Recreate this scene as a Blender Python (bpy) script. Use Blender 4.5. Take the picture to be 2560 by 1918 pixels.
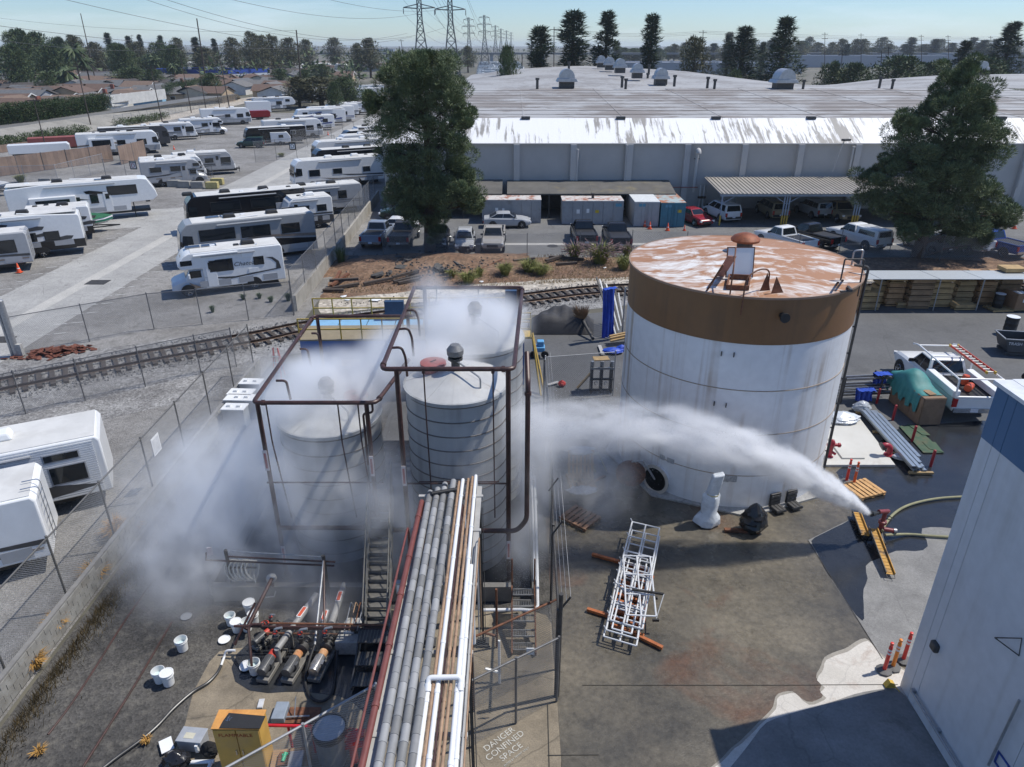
import bpy,math,random
from mathutils import Vector,Matrix
for o in list(bpy.data.objects):bpy.data.objects.remove(o)
R=math.radians
SC=bpy.context.scene
COL=SC.collection
# ------------------------------------------------------------------ camera, sky, sun, exposure
CAM_H,FPX,PITCH=16.2,1776.0,25.5
cd=bpy.data.cameras.new('camera');cam=bpy.data.objects.new('camera',cd);COL.objects.link(cam)
cam.location=(0,0,CAM_H);cam.rotation_euler=(R(90-PITCH),0,0)
cd.sensor_width=36;cd.lens=36*FPX/2560;cd.clip_start=.1;cd.clip_end=30000
SC.camera=cam
SUN_TO=Vector((.968,.249,0)).normalized();SUN_EL=58.5
W=bpy.data.worlds.new('World');SC.world=W;W.use_nodes=True
wn=W.node_tree;wn.nodes.clear()
wo=wn.nodes.new('ShaderNodeOutputWorld');wb=wn.nodes.new('ShaderNodeBackground');ws=wn.nodes.new('ShaderNodeTexSky')
ws.sky_type='NISHITA';ws.sun_disc=False;ws.sun_elevation=R(SUN_EL)
ws.sun_rotation=math.atan2(SUN_TO.x,SUN_TO.y)
ws.air_density=1.0;ws.dust_density=0.1;ws.ozone_density=3.5;ws.altitude=50
wb.inputs['Strength'].default_value=.115
# faint high cloud veil all over the sky
wt=wn.nodes.new('ShaderNodeTexCoord');wm=wn.nodes.new('ShaderNodeMapping');wm.inputs['Scale'].default_value=(1.2,1.2,9)
wz=wn.nodes.new('ShaderNodeTexNoise');wz.inputs['Scale'].default_value=2.2;wz.inputs['Detail'].default_value=7;wz.inputs['Roughness'].default_value=.62
wr=wn.nodes.new('ShaderNodeValToRGB');wr.color_ramp.elements[0].position=.52;wr.color_ramp.elements[1].position=.8
wr.color_ramp.elements[1].color=(.55,.55,.55,1)
wx=wn.nodes.new('ShaderNodeMix');wx.data_type='RGBA';wx.inputs['B'].default_value=(7.4,8.6,9.8,1)
wn.links.new(wt.outputs['Generated'],wm.inputs['Vector']);wn.links.new(wm.outputs['Vector'],wz.inputs['Vector'])
wn.links.new(wz.outputs['Fac'],wr.inputs['Fac']);wn.links.new(wr.outputs['Color'],wx.inputs['Factor'])
wv=wn.nodes.new('ShaderNodeMix');wv.data_type='RGBA';wv.blend_type='MULTIPLY';wv.inputs['Factor'].default_value=1;wv.inputs['B'].default_value=(.74,.89,1.12,1);wn.links.new(ws.outputs['Color'],wv.inputs['A']);wn.links.new(wv.outputs['Result'],wx.inputs['A']);wn.links.new(wx.outputs['Result'],wb.inputs['Color'])
wn.links.new(wb.outputs['Background'],wo.inputs['Surface'])
sl=bpy.data.lights.new('sun','SUN');sl.energy=4.4;sl.angle=R(.53);sl.color=(1,.955,.88)
so=bpy.data.objects.new('sun',sl);COL.objects.link(so);so.location=(30,10,60)
sv=SUN_TO*math.cos(R(SUN_EL))+Vector((0,0,math.sin(R(SUN_EL))))
so.rotation_euler=(-sv).to_track_quat('-Z','Y').to_euler()
SC.view_settings.view_transform='Standard';SC.view_settings.look='None';SC.view_settings.exposure=0;SC.view_settings.gamma=1
SC.render.engine='CYCLES';cy=SC.cycles
cy.use_denoising=True;cy.max_bounces=9;cy.diffuse_bounces=3;cy.glossy_bounces=3;cy.transparent_max_bounces=12
cy.volume_bounces=7;cy.volume_step_rate=1.0;cy.volume_max_steps=256;cy.sample_clamp_indirect=6
try:cy.denoiser='OPENIMAGEDENOISE'
except Exception:pass
# ------------------------------------------------------------------ site survey: photo point -> point on the ground (or at height z)
PC,PS=math.cos(R(PITCH)),math.sin(R(PITCH))
REG=dict(A=(0,0),B=(640,0),C=(1280,0),D=(1920,0),E=(0,400),F=(640,400),G=(1280,400),H=(1920,400),I=(0,800),J=(640,700),K=(1280,800),L=(1920,800),M=(0,1438),N=(480,1200),O=(400,1438),P=(900,1150),Q=(1280,1200),R=(1920,1200),S=(1120,1438),T=(1920,1438),U=(800,1438),V=(200,1100),W=(0,0))
KS=dict(V=4.418,W=.8641)
def ray(r,x,y):
 k=KS.get(r,3.4516);o=REG[r];u=(o[0]+x/k-1280)/FPX;v=(o[1]+y/k-959)/FPX
 return u,PC-v*PS,-PS-v*PC
def g(r,x,y,z=0.0):
 u,dy,dz=ray(r,x,y);t=(z-CAM_H)/dz
 return Vector((u*t,dy*t,z))
def gy(r,x,y,Y):
 u,dy,dz=ray(r,x,y);t=Y/dy
 return Vector((u*t,Y,CAM_H+dz*t))
 # ------------------------------------------------------------------ materials
def nt(m):
 t=m.node_tree;return t,t.nodes,t.links
MATS={}
def pm(name,col,rough=.6,metal=0.,var=.12,scale=4.,bump=0.,bscale=None,tint=None,tscale=.7,tmin=.5,tmax=.75,coord='W',spec=.5,detail=5,stretch=None):
 """principled paint with blotchy colour variation, optional second colour in patches, optional fine relief"""
 if name in MATS:return MATS[name]
 m=bpy.data.materials.new(name);m.use_nodes=True;t,N,L=nt(m);b=N['Principled BSDF']
 b.inputs['Roughness'].default_value=rough;b.inputs['Metallic'].default_value=metal;b.inputs['Specular IOR Level'].default_value=spec
 if coord=='W':src=N.new('ShaderNodeNewGeometry').outputs['Position']
 else:src=N.new('ShaderNodeTexCoord').outputs['Object']
 if stretch:
  mp=N.new('ShaderNodeMapping');mp.inputs['Scale'].default_value=stretch;L.new(src,mp.inputs['Vector']);src=mp.outputs['Vector']
 n=N.new('ShaderNodeTexNoise');n.inputs['Scale'].default_value=scale;n.inputs['Detail'].default_value=detail;n.inputs['Roughness'].default_value=.6
 L.new(src,n.inputs['Vector'])
 mr=N.new('ShaderNodeMapRange');mr.inputs[1].default_value=.3;mr.inputs[2].default_value=.7;mr.inputs[3].default_value=1-var;mr.inputs[4].default_value=1+var
 L.new(n.outputs['Fac'],mr.inputs[0])
 mx=N.new('ShaderNodeMix');mx.data_type='RGBA';mx.blend_type='MULTIPLY';mx.inputs['Factor'].default_value=1
 mx.inputs['A'].default_value=(*col,1);L.new(mr.outputs[0],mx.inputs['B']);out=mx.outputs['Result']
 if tint:
  n2=N.new('ShaderNodeTexNoise');n2.inputs['Scale'].default_value=tscale;n2.inputs['Detail'].default_value=8;n2.inputs['Roughness'].default_value=.65
  L.new(src,n2.inputs['Vector'])
  r2=N.new('ShaderNodeMapRange');r2.inputs[1].default_value=tmin;r2.inputs[2].default_value=tmax;L.new(n2.outputs['Fac'],r2.inputs[0])
  m2=N.new('ShaderNodeMix');m2.data_type='RGBA';m2.inputs['B'].default_value=(*tint,1);L.new(r2.outputs[0],m2.inputs['Factor']);L.new(out,m2.inputs['A']);out=m2.outputs['Result']
 L.new(out,b.inputs['Base Color'])
 if bump:
  n3=N.new('ShaderNodeTexNoise');n3.inputs['Scale'].default_value=bscale or scale*6;n3.inputs['Detail'].default_value=4;L.new(src,n3.inputs['Vector'])
  bp=N.new('ShaderNodeBump');bp.inputs['Strength'].default_value=bump;bp.inputs['Distance'].default_value=.02;L.new(n3.outputs['Fac'],bp.inputs['Height']);L.new(bp.outputs['Normal'],b.inputs['Normal'])
 MATS[name]=m;return m
def paint(name,col,rough=.28,var=.04):return pm(name,col,rough,0,var,2.,coord='O')
# ------------------------------------------------------------------ mesh builder
class MB:
 def __init__(s):s.v=[];s.f=[];s.m=[]
 def add(s,vs,fs,m=0):
  o=len(s.v);s.v+=[tuple(a) for a in vs];s.f+=[tuple(i+o for i in q) for q in fs];s.m+=[m]*len(fs);return s
 def hx(s,vs,m=0):return s.add(vs,[(0,3,2,1),(4,5,6,7),(0,1,5,4),(1,2,6,5),(2,3,7,6),(3,0,4,7)],m)
 def box(s,c,d,rz=0.,m=0,top=(1.,1.)):
  ca,sa=math.cos(rz),math.sin(rz);vs=[]
  for z,tx,ty in ((-.5,1,1),(.5,top[0],top[1])):
   for x,y in ((-.5,-.5),(.5,-.5),(.5,.5),(-.5,.5)):
    X,Y=x*d[0]*tx,y*d[1]*ty
    vs.append((c[0]+X*ca-Y*sa,c[1]+X*sa+Y*ca,c[2]+z*d[2]))
  return s.hx(vs,m)
 def beam(s,a,b,w,h,m=0,up=(0,0,1)):
  a,b=Vector(a),Vector(b);d=(b-a).normalized();u=Vector(up)
  if abs(d.dot(u))>.98:u=Vector((0,1,0))
  x=d.cross(u).normalized();y=x.cross(d).normalized();x*=w/2;y*=h/2
  return s.hx([a-x-y,b-x-y,b+x-y,a+x-y,a-x+y,b-x+y,b+x+y,a+x+y],m)
 def ring(s,c,d,r,n):
  d=Vector(d).normalized();u=Vector((0,0,1)) if abs(d.z)<.9 else Vector((1,0,0))
  x=d.cross(u).normalized();y=x.cross(d)
  return [Vector(c)+(x*math.cos(2*math.pi*i/n)+y*math.sin(2*math.pi*i/n))*r for i in range(n)]
 def loft(s,rings,m=0,caps=True,closed=False):
  n=len(rings[0]);vs=[p for r in rings for p in r];fs=[]
  K=len(rings)
  for k in range(K if closed else K-1):
   for i in range(n):
    j=(i+1)%n;k2=(k+1)%K
    fs.append((k*n+i,k*n+j,k2*n+j,k2*n+i))
  if caps and not closed:fs.append(tuple(range(n-1,-1,-1)));fs.append(tuple((K-1)*n+i for i in range(n)))
  return s.add(vs,fs,m)
 def tube(s,a,b,r,n=8,r2=None,m=0,caps=True):
  d=Vector(b)-Vector(a);return s.loft([s.ring(a,d,r,n),s.ring(b,d,r if r2 is None else r2,n)],m,caps)
 def path(s,pts,r,n=6,m=0):
  P=[Vector(p) for p in pts];rings=[];x=None
  for i,p in enumerate(P):
   d=(P[min(i+1,len(P)-1)]-P[max(i-1,0)]).normalized()
   if x is None:u=Vector((0,0,1)) if abs(d.z)<.9 else Vector((1,0,0));x=d.cross(u).normalized()
   else:
    x=x-d*x.dot(d)
    x=x.normalized() if x.length>1e-6 else d.orthogonal().normalized()
   y=x.cross(d);rr=r[i] if isinstance(r,(list,tuple)) else r
   rings.append([p+(x*math.cos(2*math.pi*k/n)+y*math.sin(2*math.pi*k/n))*rr for k in range(n)])
  return s.loft(rings,m)
 def lathe(s,prof,n=16,c=(0,0,0),m=0,caps=True):
  return s.loft([[(c[0]+r*math.cos(2*math.pi*i/n),c[1]+r*math.sin(2*math.pi*i/n),c[2]+z) for i in range(n)] for r,z in prof],m,caps)
 def pZ(s,poly,z0,z1,m=0):
  n=len(poly);A=sum(poly[i][0]*poly[(i+1)%n][1]-poly[(i+1)%n][0]*poly[i][1] for i in range(n))
  if A<0:poly=poly[::-1]
  return s.loft([[(x,y,z0) for x,y in poly],[(x,y,z1) for x,y in poly]],m)
 def pY(s,poly,y0,y1,m=0):
  n=len(poly);A=sum(poly[i][0]*poly[(i+1)%n][1]-poly[(i+1)%n][0]*poly[i][1] for i in range(n))
  if A<0:poly=poly[::-1]
  return s.loft([[(x,y1,z) for x,z in poly],[(x,y0,z) for x,z in poly]],m)
 def quad(s,a,b,c,d,m=0):return s.add([a,b,c,d],[(0,1,2,3)],m)
 def mesh(s,name,mats,smooth=False,ang=35):
  me=bpy.data.meshes.new(name);me.from_pydata(s.v,[],s.f)
  for k in (mats if isinstance(mats,(list,tuple)) else [mats]):me.materials.append(k)
  if len(set(s.m))>1:me.polygons.foreach_set('material_index',s.m)
  if smooth:
   me.polygons.foreach_set('use_smooth',[True]*len(me.polygons))
   try:me.set_sharp_from_angle(angle=R(ang))
   except Exception:pass
  me.update();return me
 def bd(s,name,mats,parent=None,smooth=False,bev=0,loc=None,rz=None,ang=35):
  return obj(name,s.mesh(name,mats,smooth,ang),parent,bev,loc,rz)
def obj(name,me,parent=None,bev=0,loc=None,rz=None):
 o=bpy.data.objects.new(name,me);COL.objects.link(o)
 if parent:o.parent=parent
 if loc is not None:o.location=loc
 if rz is not None:o.rotation_euler[2]=rz
 if bev:
  md=o.modifiers.new('bevel','BEVEL');md.width=bev;md.segments=2;md.limit_method='ANGLE';md.angle_limit=R(40)
 return o
def tag(o,label=None,cat=None,group=None,kind=None):
 if label:o['label']=label
 if cat:o['category']=cat
 if group:o['group']=group
 if kind:o['kind']=kind
 return o
def Tg(name,label,cat,loc=(0,0,0),rz=0.,group=None):
 o=bpy.data.objects.new(name,None);COL.objects.link(o);o.location=loc;o.rotation_euler=(0,0,rz);o.empty_display_size=.2
 return tag(o,label,cat,group)
def cpt(o,parent=None):
 c=o.copy();COL.objects.link(c);c.parent=parent
 for ch in list(o.children):cpt(ch,c)
 return c
def stc(name,mb,m,smooth=False):return tag(mb.bd(name,m,smooth=smooth),kind='structure')
def txt(s,size,parent,loc,rot,m,align='CENTER',ext=.002,name='lettering',shear=0,sx=1.):
 c=bpy.data.curves.new(name,'FONT');c.body=s;c.size=size;c.align_x=align;c.align_y='CENTER';c.extrude=ext;c.shear=shear;c.materials.append(m)
 q=bpy.data.objects.new(name,c);COL.objects.link(q);dg=bpy.context.evaluated_depsgraph_get();dg.update()
 me=bpy.data.meshes.new_from_object(q.evaluated_get(dg));bpy.data.objects.remove(q);me.name=name
 if not me.materials:me.materials.append(m)
 o=obj(name,me,parent,loc=loc);o.rotation_euler=rot;o.scale=(sx,1,1);return o
def rnd(a,b):return random.uniform(a,b)
def arc(c,r,a0,a1,n,ax=(1,0,0),ay=(0,0,1)):
 ax,ay,c=Vector(ax),Vector(ay),Vector(c)
 return [c+ax*(r*math.cos(R(a0+(a1-a0)*i/n)))+ay*(r*math.sin(R(a0+(a1-a0)*i/n))) for i in range(n+1)]
def bpt(pts,r=.15,n=4):
 """polyline with rounded corners"""
 P=[Vector(p) for p in pts];out=[P[0]]
 for i in range(1,len(P)-1):
  a,b=(P[i-1]-P[i]),(P[i+1]-P[i]);q=min(r,a.length*.45,b.length*.45);A=P[i]+a.normalized()*q;B=P[i]+b.normalized()*q
  for k in range(n+1):
   t=k/n;out.append(A*(1-t)**2+P[i]*2*t*(1-t)+B*t*t)
 return out+[P[-1]]
 # common paints
white=paint('white_paint',(.78,.79,.79));offwhite=pm('offwhite_fibreglass',(.72,.72,.69),.35,var=.06,scale=1.2)
black=paint('black_gloss',(.012,.012,.014),.15);bkm=pm('black_plastic',(.018,.018,.019),.55)
rubber=pm('tyre_rubber',(.018,.018,.018),.8);glass=pm('dark_glass',(.012,.016,.02),.06,spec=.6,var=0)
chrome=pm('bright_steel',(.55,.56,.57),.25,.9);galv=pm('galvanised_steel',(.36,.37,.38),.42,.55,.2,8)
dks=pm('dark_weathered_steel',(.07,.068,.066),.6,.3,.3,6);redlens=paint('red_lens',(.35,.012,.012),.2);amber=paint('amber_lens',(.7,.2,.02),.2);clearlens=paint('clear_lens',(.7,.72,.74),.1)
rpp=pm('red_brown_pipe',(.06,.028,.024),.45,.1,.35,9,tint=(.03,.018,.015),tscale=2.5,tmin=.5,tmax=.7)
rbr=pm('rusty_steel',(.17,.07,.035),.75,.1,.4,8,tint=(.05,.03,.025),tscale=3)
wood=pm('bare_plywood',(.42,.27,.13),.75,0,.2,3,.1,tint=(.30,.17,.08),tscale=1.5)
# ------------------------------------------------------------------ ground sheets
def stony(name,c1,c2,c3,sc=14.,big=.12,rough=.9,bump=.5,wet=None):
 m=bpy.data.materials.new(name);m.use_nodes=True;t,N,L=nt(m);b=N['Principled BSDF'];b.inputs['Roughness'].default_value=rough
 p=N.new('ShaderNodeNewGeometry').outputs['Position']
 v=N.new('ShaderNodeTexVoronoi');v.inputs['Scale'].default_value=sc;L.new(p,v.inputs['Vector'])
 n=N.new('ShaderNodeTexNoise');n.inputs['Scale'].default_value=big;n.inputs['Detail'].default_value=9;n.inputs['Roughness'].default_value=.68;L.new(p,n.inputs['Vector'])
 cr=N.new('ShaderNodeValToRGB');e=cr.color_ramp.elements;e[0].color=(*c1,1);e[1].color=(*c2,1);e[0].position=.38;e[1].position=.62;L.new(n.outputs['Fac'],cr.inputs['Fac'])
 hs=N.new('ShaderNodeMix');hs.data_type='RGBA';hs.blend_type='OVERLAY';hs.inputs['Factor'].default_value=.45;L.new(cr.outputs['Color'],hs.inputs['A'])
 bw=N.new('ShaderNodeRGBToBW');L.new(v.outputs['Color'],bw.inputs['Color']);L.new(bw.outputs['Val'],hs.inputs['B'])
 n2=N.new('ShaderNodeTexNoise');n2.inputs['Scale'].default_value=big*9;n2.inputs['Detail'].default_value=6;L.new(p,n2.inputs['Vector'])
 r2=N.new('ShaderNodeMapRange');r2.inputs[1].default_value=.52;r2.inputs[2].default_value=.72;r2.inputs[4].default_value=.75;L.new(n2.outputs['Fac'],r2.inputs[0])
 mx=N.new('ShaderNodeMix');mx.data_type='RGBA';mx.inputs['B'].default_value=(*c3,1);L.new(r2.outputs[0],mx.inputs['Factor']);L.new(hs.outputs['Result'],mx.inputs['A'])
 L.new(mx.outputs['Result'],b.inputs['Base Color'])
 bp=N.new('ShaderNodeBump');bp.inputs['Strength'].default_value=bump;bp.inputs['Distance'].default_value=.03;L.new(v.outputs['Distance'],bp.inputs['Height']);L.new(bp.outputs['Normal'],b.inputs['Normal'])
 return m
def slab(name,c1,c2,stain,sc=.5,rough=.7,crack=0.,ripple=0.,wetr=None,jitter=.35,crscale=.35,rust=None):
 """poured concrete or asphalt: two tones, stains, hairline cracks, optional wet film with ripples"""
 m=bpy.data.materials.new(name);m.use_nodes=True;t,N,L=nt(m);b=N['Principled BSDF']
 p=N.new('ShaderNodeNewGeometry').outputs['Position']
 def noise(s,d=8,r=.62,dist=0.):
  n=N.new('ShaderNodeTexNoise');n.inputs['Scale'].default_value=s;n.inputs['Detail'].default_value=d;n.inputs['Roughness'].default_value=r;n.inputs['Distortion'].default_value=dist;L.new(p,n.inputs['Vector']);return n.outputs['Fac']
 def rng(f,a,bb,c=0.,d=1.):
  q=N.new('ShaderNodeMapRange');q.inputs[1].default_value=a;q.inputs[2].default_value=bb;q.inputs[3].default_value=c;q.inputs[4].default_value=d;L.new(f,q.inputs[0]);return q.outputs[0]
 def mix(f,a,bb,blend='MIX'):
  q=N.new('ShaderNodeMix');q.data_type='RGBA';q.blend_type=blend
  for k,x in (('Factor',f),('A',a),('B',bb)):
   if isinstance(x,(float,int)):q.inputs[k].default_value=x
   elif isinstance(x,tuple):q.inputs[k].default_value=(*x,1)
   else:L.new(x,q.inputs[k])
  return q.outputs['Result']
 big=noise(sc,9,.66);fine=noise(sc*30,5,.7);st=noise(sc*1.7+.11,10,.7,.6)
 col=mix(rng(big,.36,.64),c1,c2)
 col=mix(rng(st,.56,.74,0,.8),col,stain)
 if rust:col=mix(rng(noise(.22,7,.6,1.2),.56,.7,0,.65),col,rust)
 col=mix(1.,col,rng(fine,.25,.75,1-jitter,1+jitter),'MULTIPLY')
 if crack:
  v=N.new('ShaderNodeTexVoronoi');v.feature='DISTANCE_TO_EDGE';v.inputs['Scale'].default_value=crscale
  q=N.new('ShaderNodeMix');q.data_type='VECTOR';nn=N.new('ShaderNodeTexNoise');nn.inputs['Scale'].default_value=1.3;nn.inputs['Detail'].default_value=6;L.new(p,nn.inputs['Vector'])
  q.inputs['Factor'].default_value=.25;L.new(p,q.inputs[4]);L.new(nn.outputs['Color'],q.inputs[5]);L.new(q.outputs[1],v.inputs['Vector'])
  col=mix(rng(v.outputs['Distance'],0,.006,crack,0),col,tuple(x*.25 for x in c1))
 L.new(col,b.inputs['Base Color'])
 if wetr:L.new(rng(noise(sc*2.3,6),.35,.65,wetr[0],wetr[1]),b.inputs['Roughness'])
 else:b.inputs['Roughness'].default_value=rough
 bp=N.new('ShaderNodeBump');bp.inputs['Strength'].default_value=.25;bp.inputs['Distance'].default_value=.01;L.new(fine,bp.inputs['Height'])
 if ripple:
  mp=N.new('ShaderNodeMapping');mp.inputs['Scale'].default_value=(1,1.9,1);mp.inputs['Rotation'].default_value=(0,0,.6);L.new(p,mp.inputs['Vector'])
  rn=N.new('ShaderNodeTexNoise');rn.inputs['Scale'].default_value=7.5;rn.inputs['Detail'].default_value=3;rn.inputs['Distortion'].default_value=1.4;L.new(mp.outputs['Vector'],rn.inputs['Vector'])
  b2=N.new('ShaderNodeBump');b2.inputs['Strength'].default_value=ripple;b2.inputs['Distance'].default_value=.05;L.new(rn.outputs['Fac'],b2.inputs['Height']);L.new(bp.outputs['Normal'],b2.inputs['Normal']);bp=b2
 L.new(bp.outputs['Normal'],b.inputs['Normal']);return m
m_far=stony('dry_open_ground',(.10,.095,.07),(.17,.155,.125),(.07,.08,.045),.6,.01,bump=.1)
m_lot=stony('crushed_gravel',(.17,.162,.15),(.27,.262,.25),(.125,.12,.11),24,.16)
m_ballast=stony('railway_ballast',(.16,.155,.15),(.29,.285,.275),(.10,.092,.085),11,.5,bump=.9)
m_dirt=stony('pine_needle_dirt',(.15,.085,.05),(.21,.135,.085),(.07,.055,.045),5,.45)
m_sand=stony('pale_sandy_ground',(.36,.32,.26),(.46,.42,.36),(.20,.16,.12),4,.5)
m_dark=stony('dark_oily_gravel',(.045,.043,.04),(.10,.094,.085),(.14,.13,.11),17,.35)
m_lane=slab('lane_concrete',(.30,.295,.28),(.39,.385,.365),(.22,.21,.2),.35,.8,.5)
m_gut=slab('gutter_concrete',(.40,.39,.36),(.47,.455,.42),(.3,.29,.26),.6,.8)
m_asph=slab('parking_asphalt',(.125,.125,.122),(.175,.174,.168),(.075,.074,.072),.22,.85,.7)
m_asph2=slab('yard_asphalt',(.085,.086,.087),(.115,.116,.116),(.05,.05,.05),.25,.75,.35,jitter=.2)
m_wetyard=slab('wet_yard_concrete',(.055,.052,.045),(.165,.143,.105),(.028,.027,.025),.19,.3,.1,.2,(.16,.42),.35,.2,(.13,.06,.032))
m_wet=slab('standing_water_film',(.022,.024,.028),(.034,.036,.039),(.016,.017,.019),.5,.1,0,.10,(.05,.16),.15)
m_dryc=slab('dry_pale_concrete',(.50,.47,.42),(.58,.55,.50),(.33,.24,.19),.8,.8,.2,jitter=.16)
m_greyc=slab('worn_grey_slab',(.165,.163,.158),(.25,.247,.238),(.115,.113,.11),.7,.8,.25,jitter=.3)
m_tanc=slab('sandy_process_slab',(.15,.125,.09),(.27,.225,.16),(.06,.053,.045),.8,.7,.5,jitter=.3)
m_padc=slab('clean_pad_concrete',(.50,.49,.45),(.56,.55,.51),(.40,.36,.30),.7,.8,jitter=.1)
def sht(name,pts,z,m):
 mb=MB();n=len(pts);P=[(p[0],p[1],z) for p in pts]
 A=sum(P[i][0]*P[(i+1)%n][1]-P[(i+1)%n][0]*P[i][1] for i in range(n))
 if A<0:P=P[::-1]
 mb.add(P,[tuple(range(n))]);return stc(name,mb,m)
def wbl(pts,amp=.15,step=.35,seed=1,scale=1.):
 rr=random.Random(seed);out=[];n=len(pts)
 for i in range(n):
  a,b=Vector(pts[i][:2]),Vector(pts[(i+1)%n][:2]);k=max(1,int((b-a).length/step));d=(b-a);nn=Vector((-d.y,d.x)).normalized() if d.length else Vector((0,0))
  for j in range(k):
   t=j/k;out.append(a+d*t+nn*(rr.uniform(-amp,amp)*(0 if j==0 else 1)))
   # one smoothing pass keeps tongues rounded
 q=len(out);return [(out[i-1]+out[i]*2+out[(i+1)%q])/4 for i in range(q)]
def rect(x0,y0,x1,y1):return [(x0,y0),(x1,y0),(x1,y1),(x0,y1)]
BIG=9000
sht('ground',rect(-BIG,-60,BIG,BIG),-.06,m_far)
sht('rv_lot_ground',[(-120,0),(-13.6,0),(-13.6,88),(-17,200),(-120,200)],-.05,m_lot)
# concrete lane with a pale valley gutter and drain grate
LX=-32.25
sht('lane_road',rect(LX-4.3,30,LX+3.3,190),-.044,m_lane)
sht('cross_lane_road',[(LX-4.2,70),(LX-4.2,79),(-75,70),(-80,63),(-60,64),(-45,67)],-.046,m_lane)
sht('valley_gutter_path',rect(LX-.5,30.2,LX+.5,189.5),-.040,m_gut)
mb=MB()
for i in range(26):
 y=41+i*1.9
 for x,s in ((LX+3.1,1),(LX-4.0,-1)):
  for k in range(2):mb.box((x+s*(.1+k*.9),y+k*.32*s,-.037),(.75,.12,.006),.35)
stc('parking_mark_lines',mb,pm('worn_white_marking',(.5,.5,.48),.8,tint=(.33,.325,.31),tscale=3,tmin=.45,tmax=.6))
# railway bed, dirt and sand strips, parking lot, yards
sht('ballast_ground',[(-60,12),(-22,28.5),(-14,33.5),(-14.5,37),(-4,43),(8,46.6),(22,47.5),(60,47.5),(60,52),(20,52),(0,49.8),(-13,44),(-27,37.6),(-60,20)],-.046,m_ballast)
sht('sandy_strip_ground',wbl([(-13,44.5),(0,49.8),(20,52),(60,52),(60,55),(20,54.5),(2,53),(-6,51),(-13.5,49)],.3,1),-.042,m_sand)
sht('dirt_strip_ground',wbl([(-13.8,47.6),(-6,50.4),(2,52.4),(20,54.2),(60,54.5),(60,59),(-13.8,59)],.4,1,3),-.038,m_dirt)
sht('parking_lot_pavement',rect(-13.7,58.8,75,79.5),-.034,m_asph)
sht('lot_gutter_path',rect(-8,62.9,75,63.6),-.03,m_gut)
sht('yard_pavement',[(1.4,20),(60,-10),(60,46.9),(22,46.8),(8,45.8),(1.0,43.6),(-6,40),(-6,24)],-.034,m_asph2)
sht('process_ground',[(-13.4,0),(1.3,0),(1.3,40),(-6,41),(-13.6,36)],-.042,m_dark)
sht('process_slab_pavement',wbl([g('O',1000,600),g('O',480,620),g('O',270,990),g('O',260,1100),g('O',60,1657),(-7.5,8),(1.2,8),(1.2,17.2),(-4,17.4),(-7,17)],.1,.5,5),-.036,m_tanc)
sht('front_yard_pavement',[(1.22,6),(18,6),(18,12),g('R',990,1540),g('R',560,870),g('R',345,515),g('R',730,320),(16,26),(14,30),(1.3,30)],-.03,m_wetyard)
sht('side_yard_pavement',[g('R',990,1545),g('R',560,875),g('R',350,512),g('R',735,322),(13.5,23.2),(24,22),(24,6),(11,6)],-.031,m_greyc)
# water spread over the side yard, its edge wandering
sht('water_film',wbl([g('R',350,515),g('R',735,322),g('L',600,1300),g('L',560,1330),g('L',780,1150),g('L',1180,900),g('L',1500,890),g('L',1900,860),(24,23),(24,20.6),g('R',1500,400),g('R',1310,400),g('R',1300,450),g('R',1400,520),g('R',1350,610),g('R',1100,600),g('R',1020,660),g('R',830,730),g('R',880,850),g('R',820,990),g('R',830,1080),g('R',850,1250),g('R',740,1150),g('R',560,860)],.07,.3,7),-.027,m_wet)
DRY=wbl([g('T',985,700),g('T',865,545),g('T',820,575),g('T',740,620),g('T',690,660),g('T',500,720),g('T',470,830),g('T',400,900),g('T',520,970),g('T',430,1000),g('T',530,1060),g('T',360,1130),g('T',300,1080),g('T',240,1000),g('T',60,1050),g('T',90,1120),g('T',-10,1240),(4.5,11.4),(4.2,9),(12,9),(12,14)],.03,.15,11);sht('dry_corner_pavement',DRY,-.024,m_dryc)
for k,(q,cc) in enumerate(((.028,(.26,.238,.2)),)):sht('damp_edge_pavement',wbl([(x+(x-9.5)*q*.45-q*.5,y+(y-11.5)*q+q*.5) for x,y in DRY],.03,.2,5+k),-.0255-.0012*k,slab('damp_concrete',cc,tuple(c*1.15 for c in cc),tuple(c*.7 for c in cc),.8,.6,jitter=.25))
sht('painted_shade_pavement',wbl([g('T',1140,960),g('T',830,1000),g('T',-20,1260),(5.2,11.6),(5.5,8),(11,8)],.02,.3,4),-.020,slab('shade_darkened_stained_concrete',(.15,.147,.14),(.25,.245,.235),(.06,.058,.056),.45,.6,.3,jitter=.2))  # corner building's shadow painted in: sheet cut to its outline, darker stained concrete
# control joints across the yard slabs
mb=MB()
for a,b in ((g('T',0,945),g('T',1120,940)),(g('S',1160,945),g('T',0,945)),(g('S',860,1100),g('S',875,1657)),(g('R',345,515),g('R',990,1540)),(g('S',860,1550),g('S',1300,1545))):
 mb.beam((a.x,a.y,-.017),(b.x,b.y,-.017),.018,.004)
stc('slab_joint_lines',mb,pm('joint_filler',(.05,.047,.042),.9))
sht('wet_slab_film',wbl([g('O',640,660),g('O',600,930),g('O',780,1000),g('O',1250,990),g('O',1560,1020),(-2.6,12.6),(-2.6,17.3),(-6.8,17.2)],.12,.4,9),-.030,m_wet)
mb=MB();rr=random.Random(3)
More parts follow.
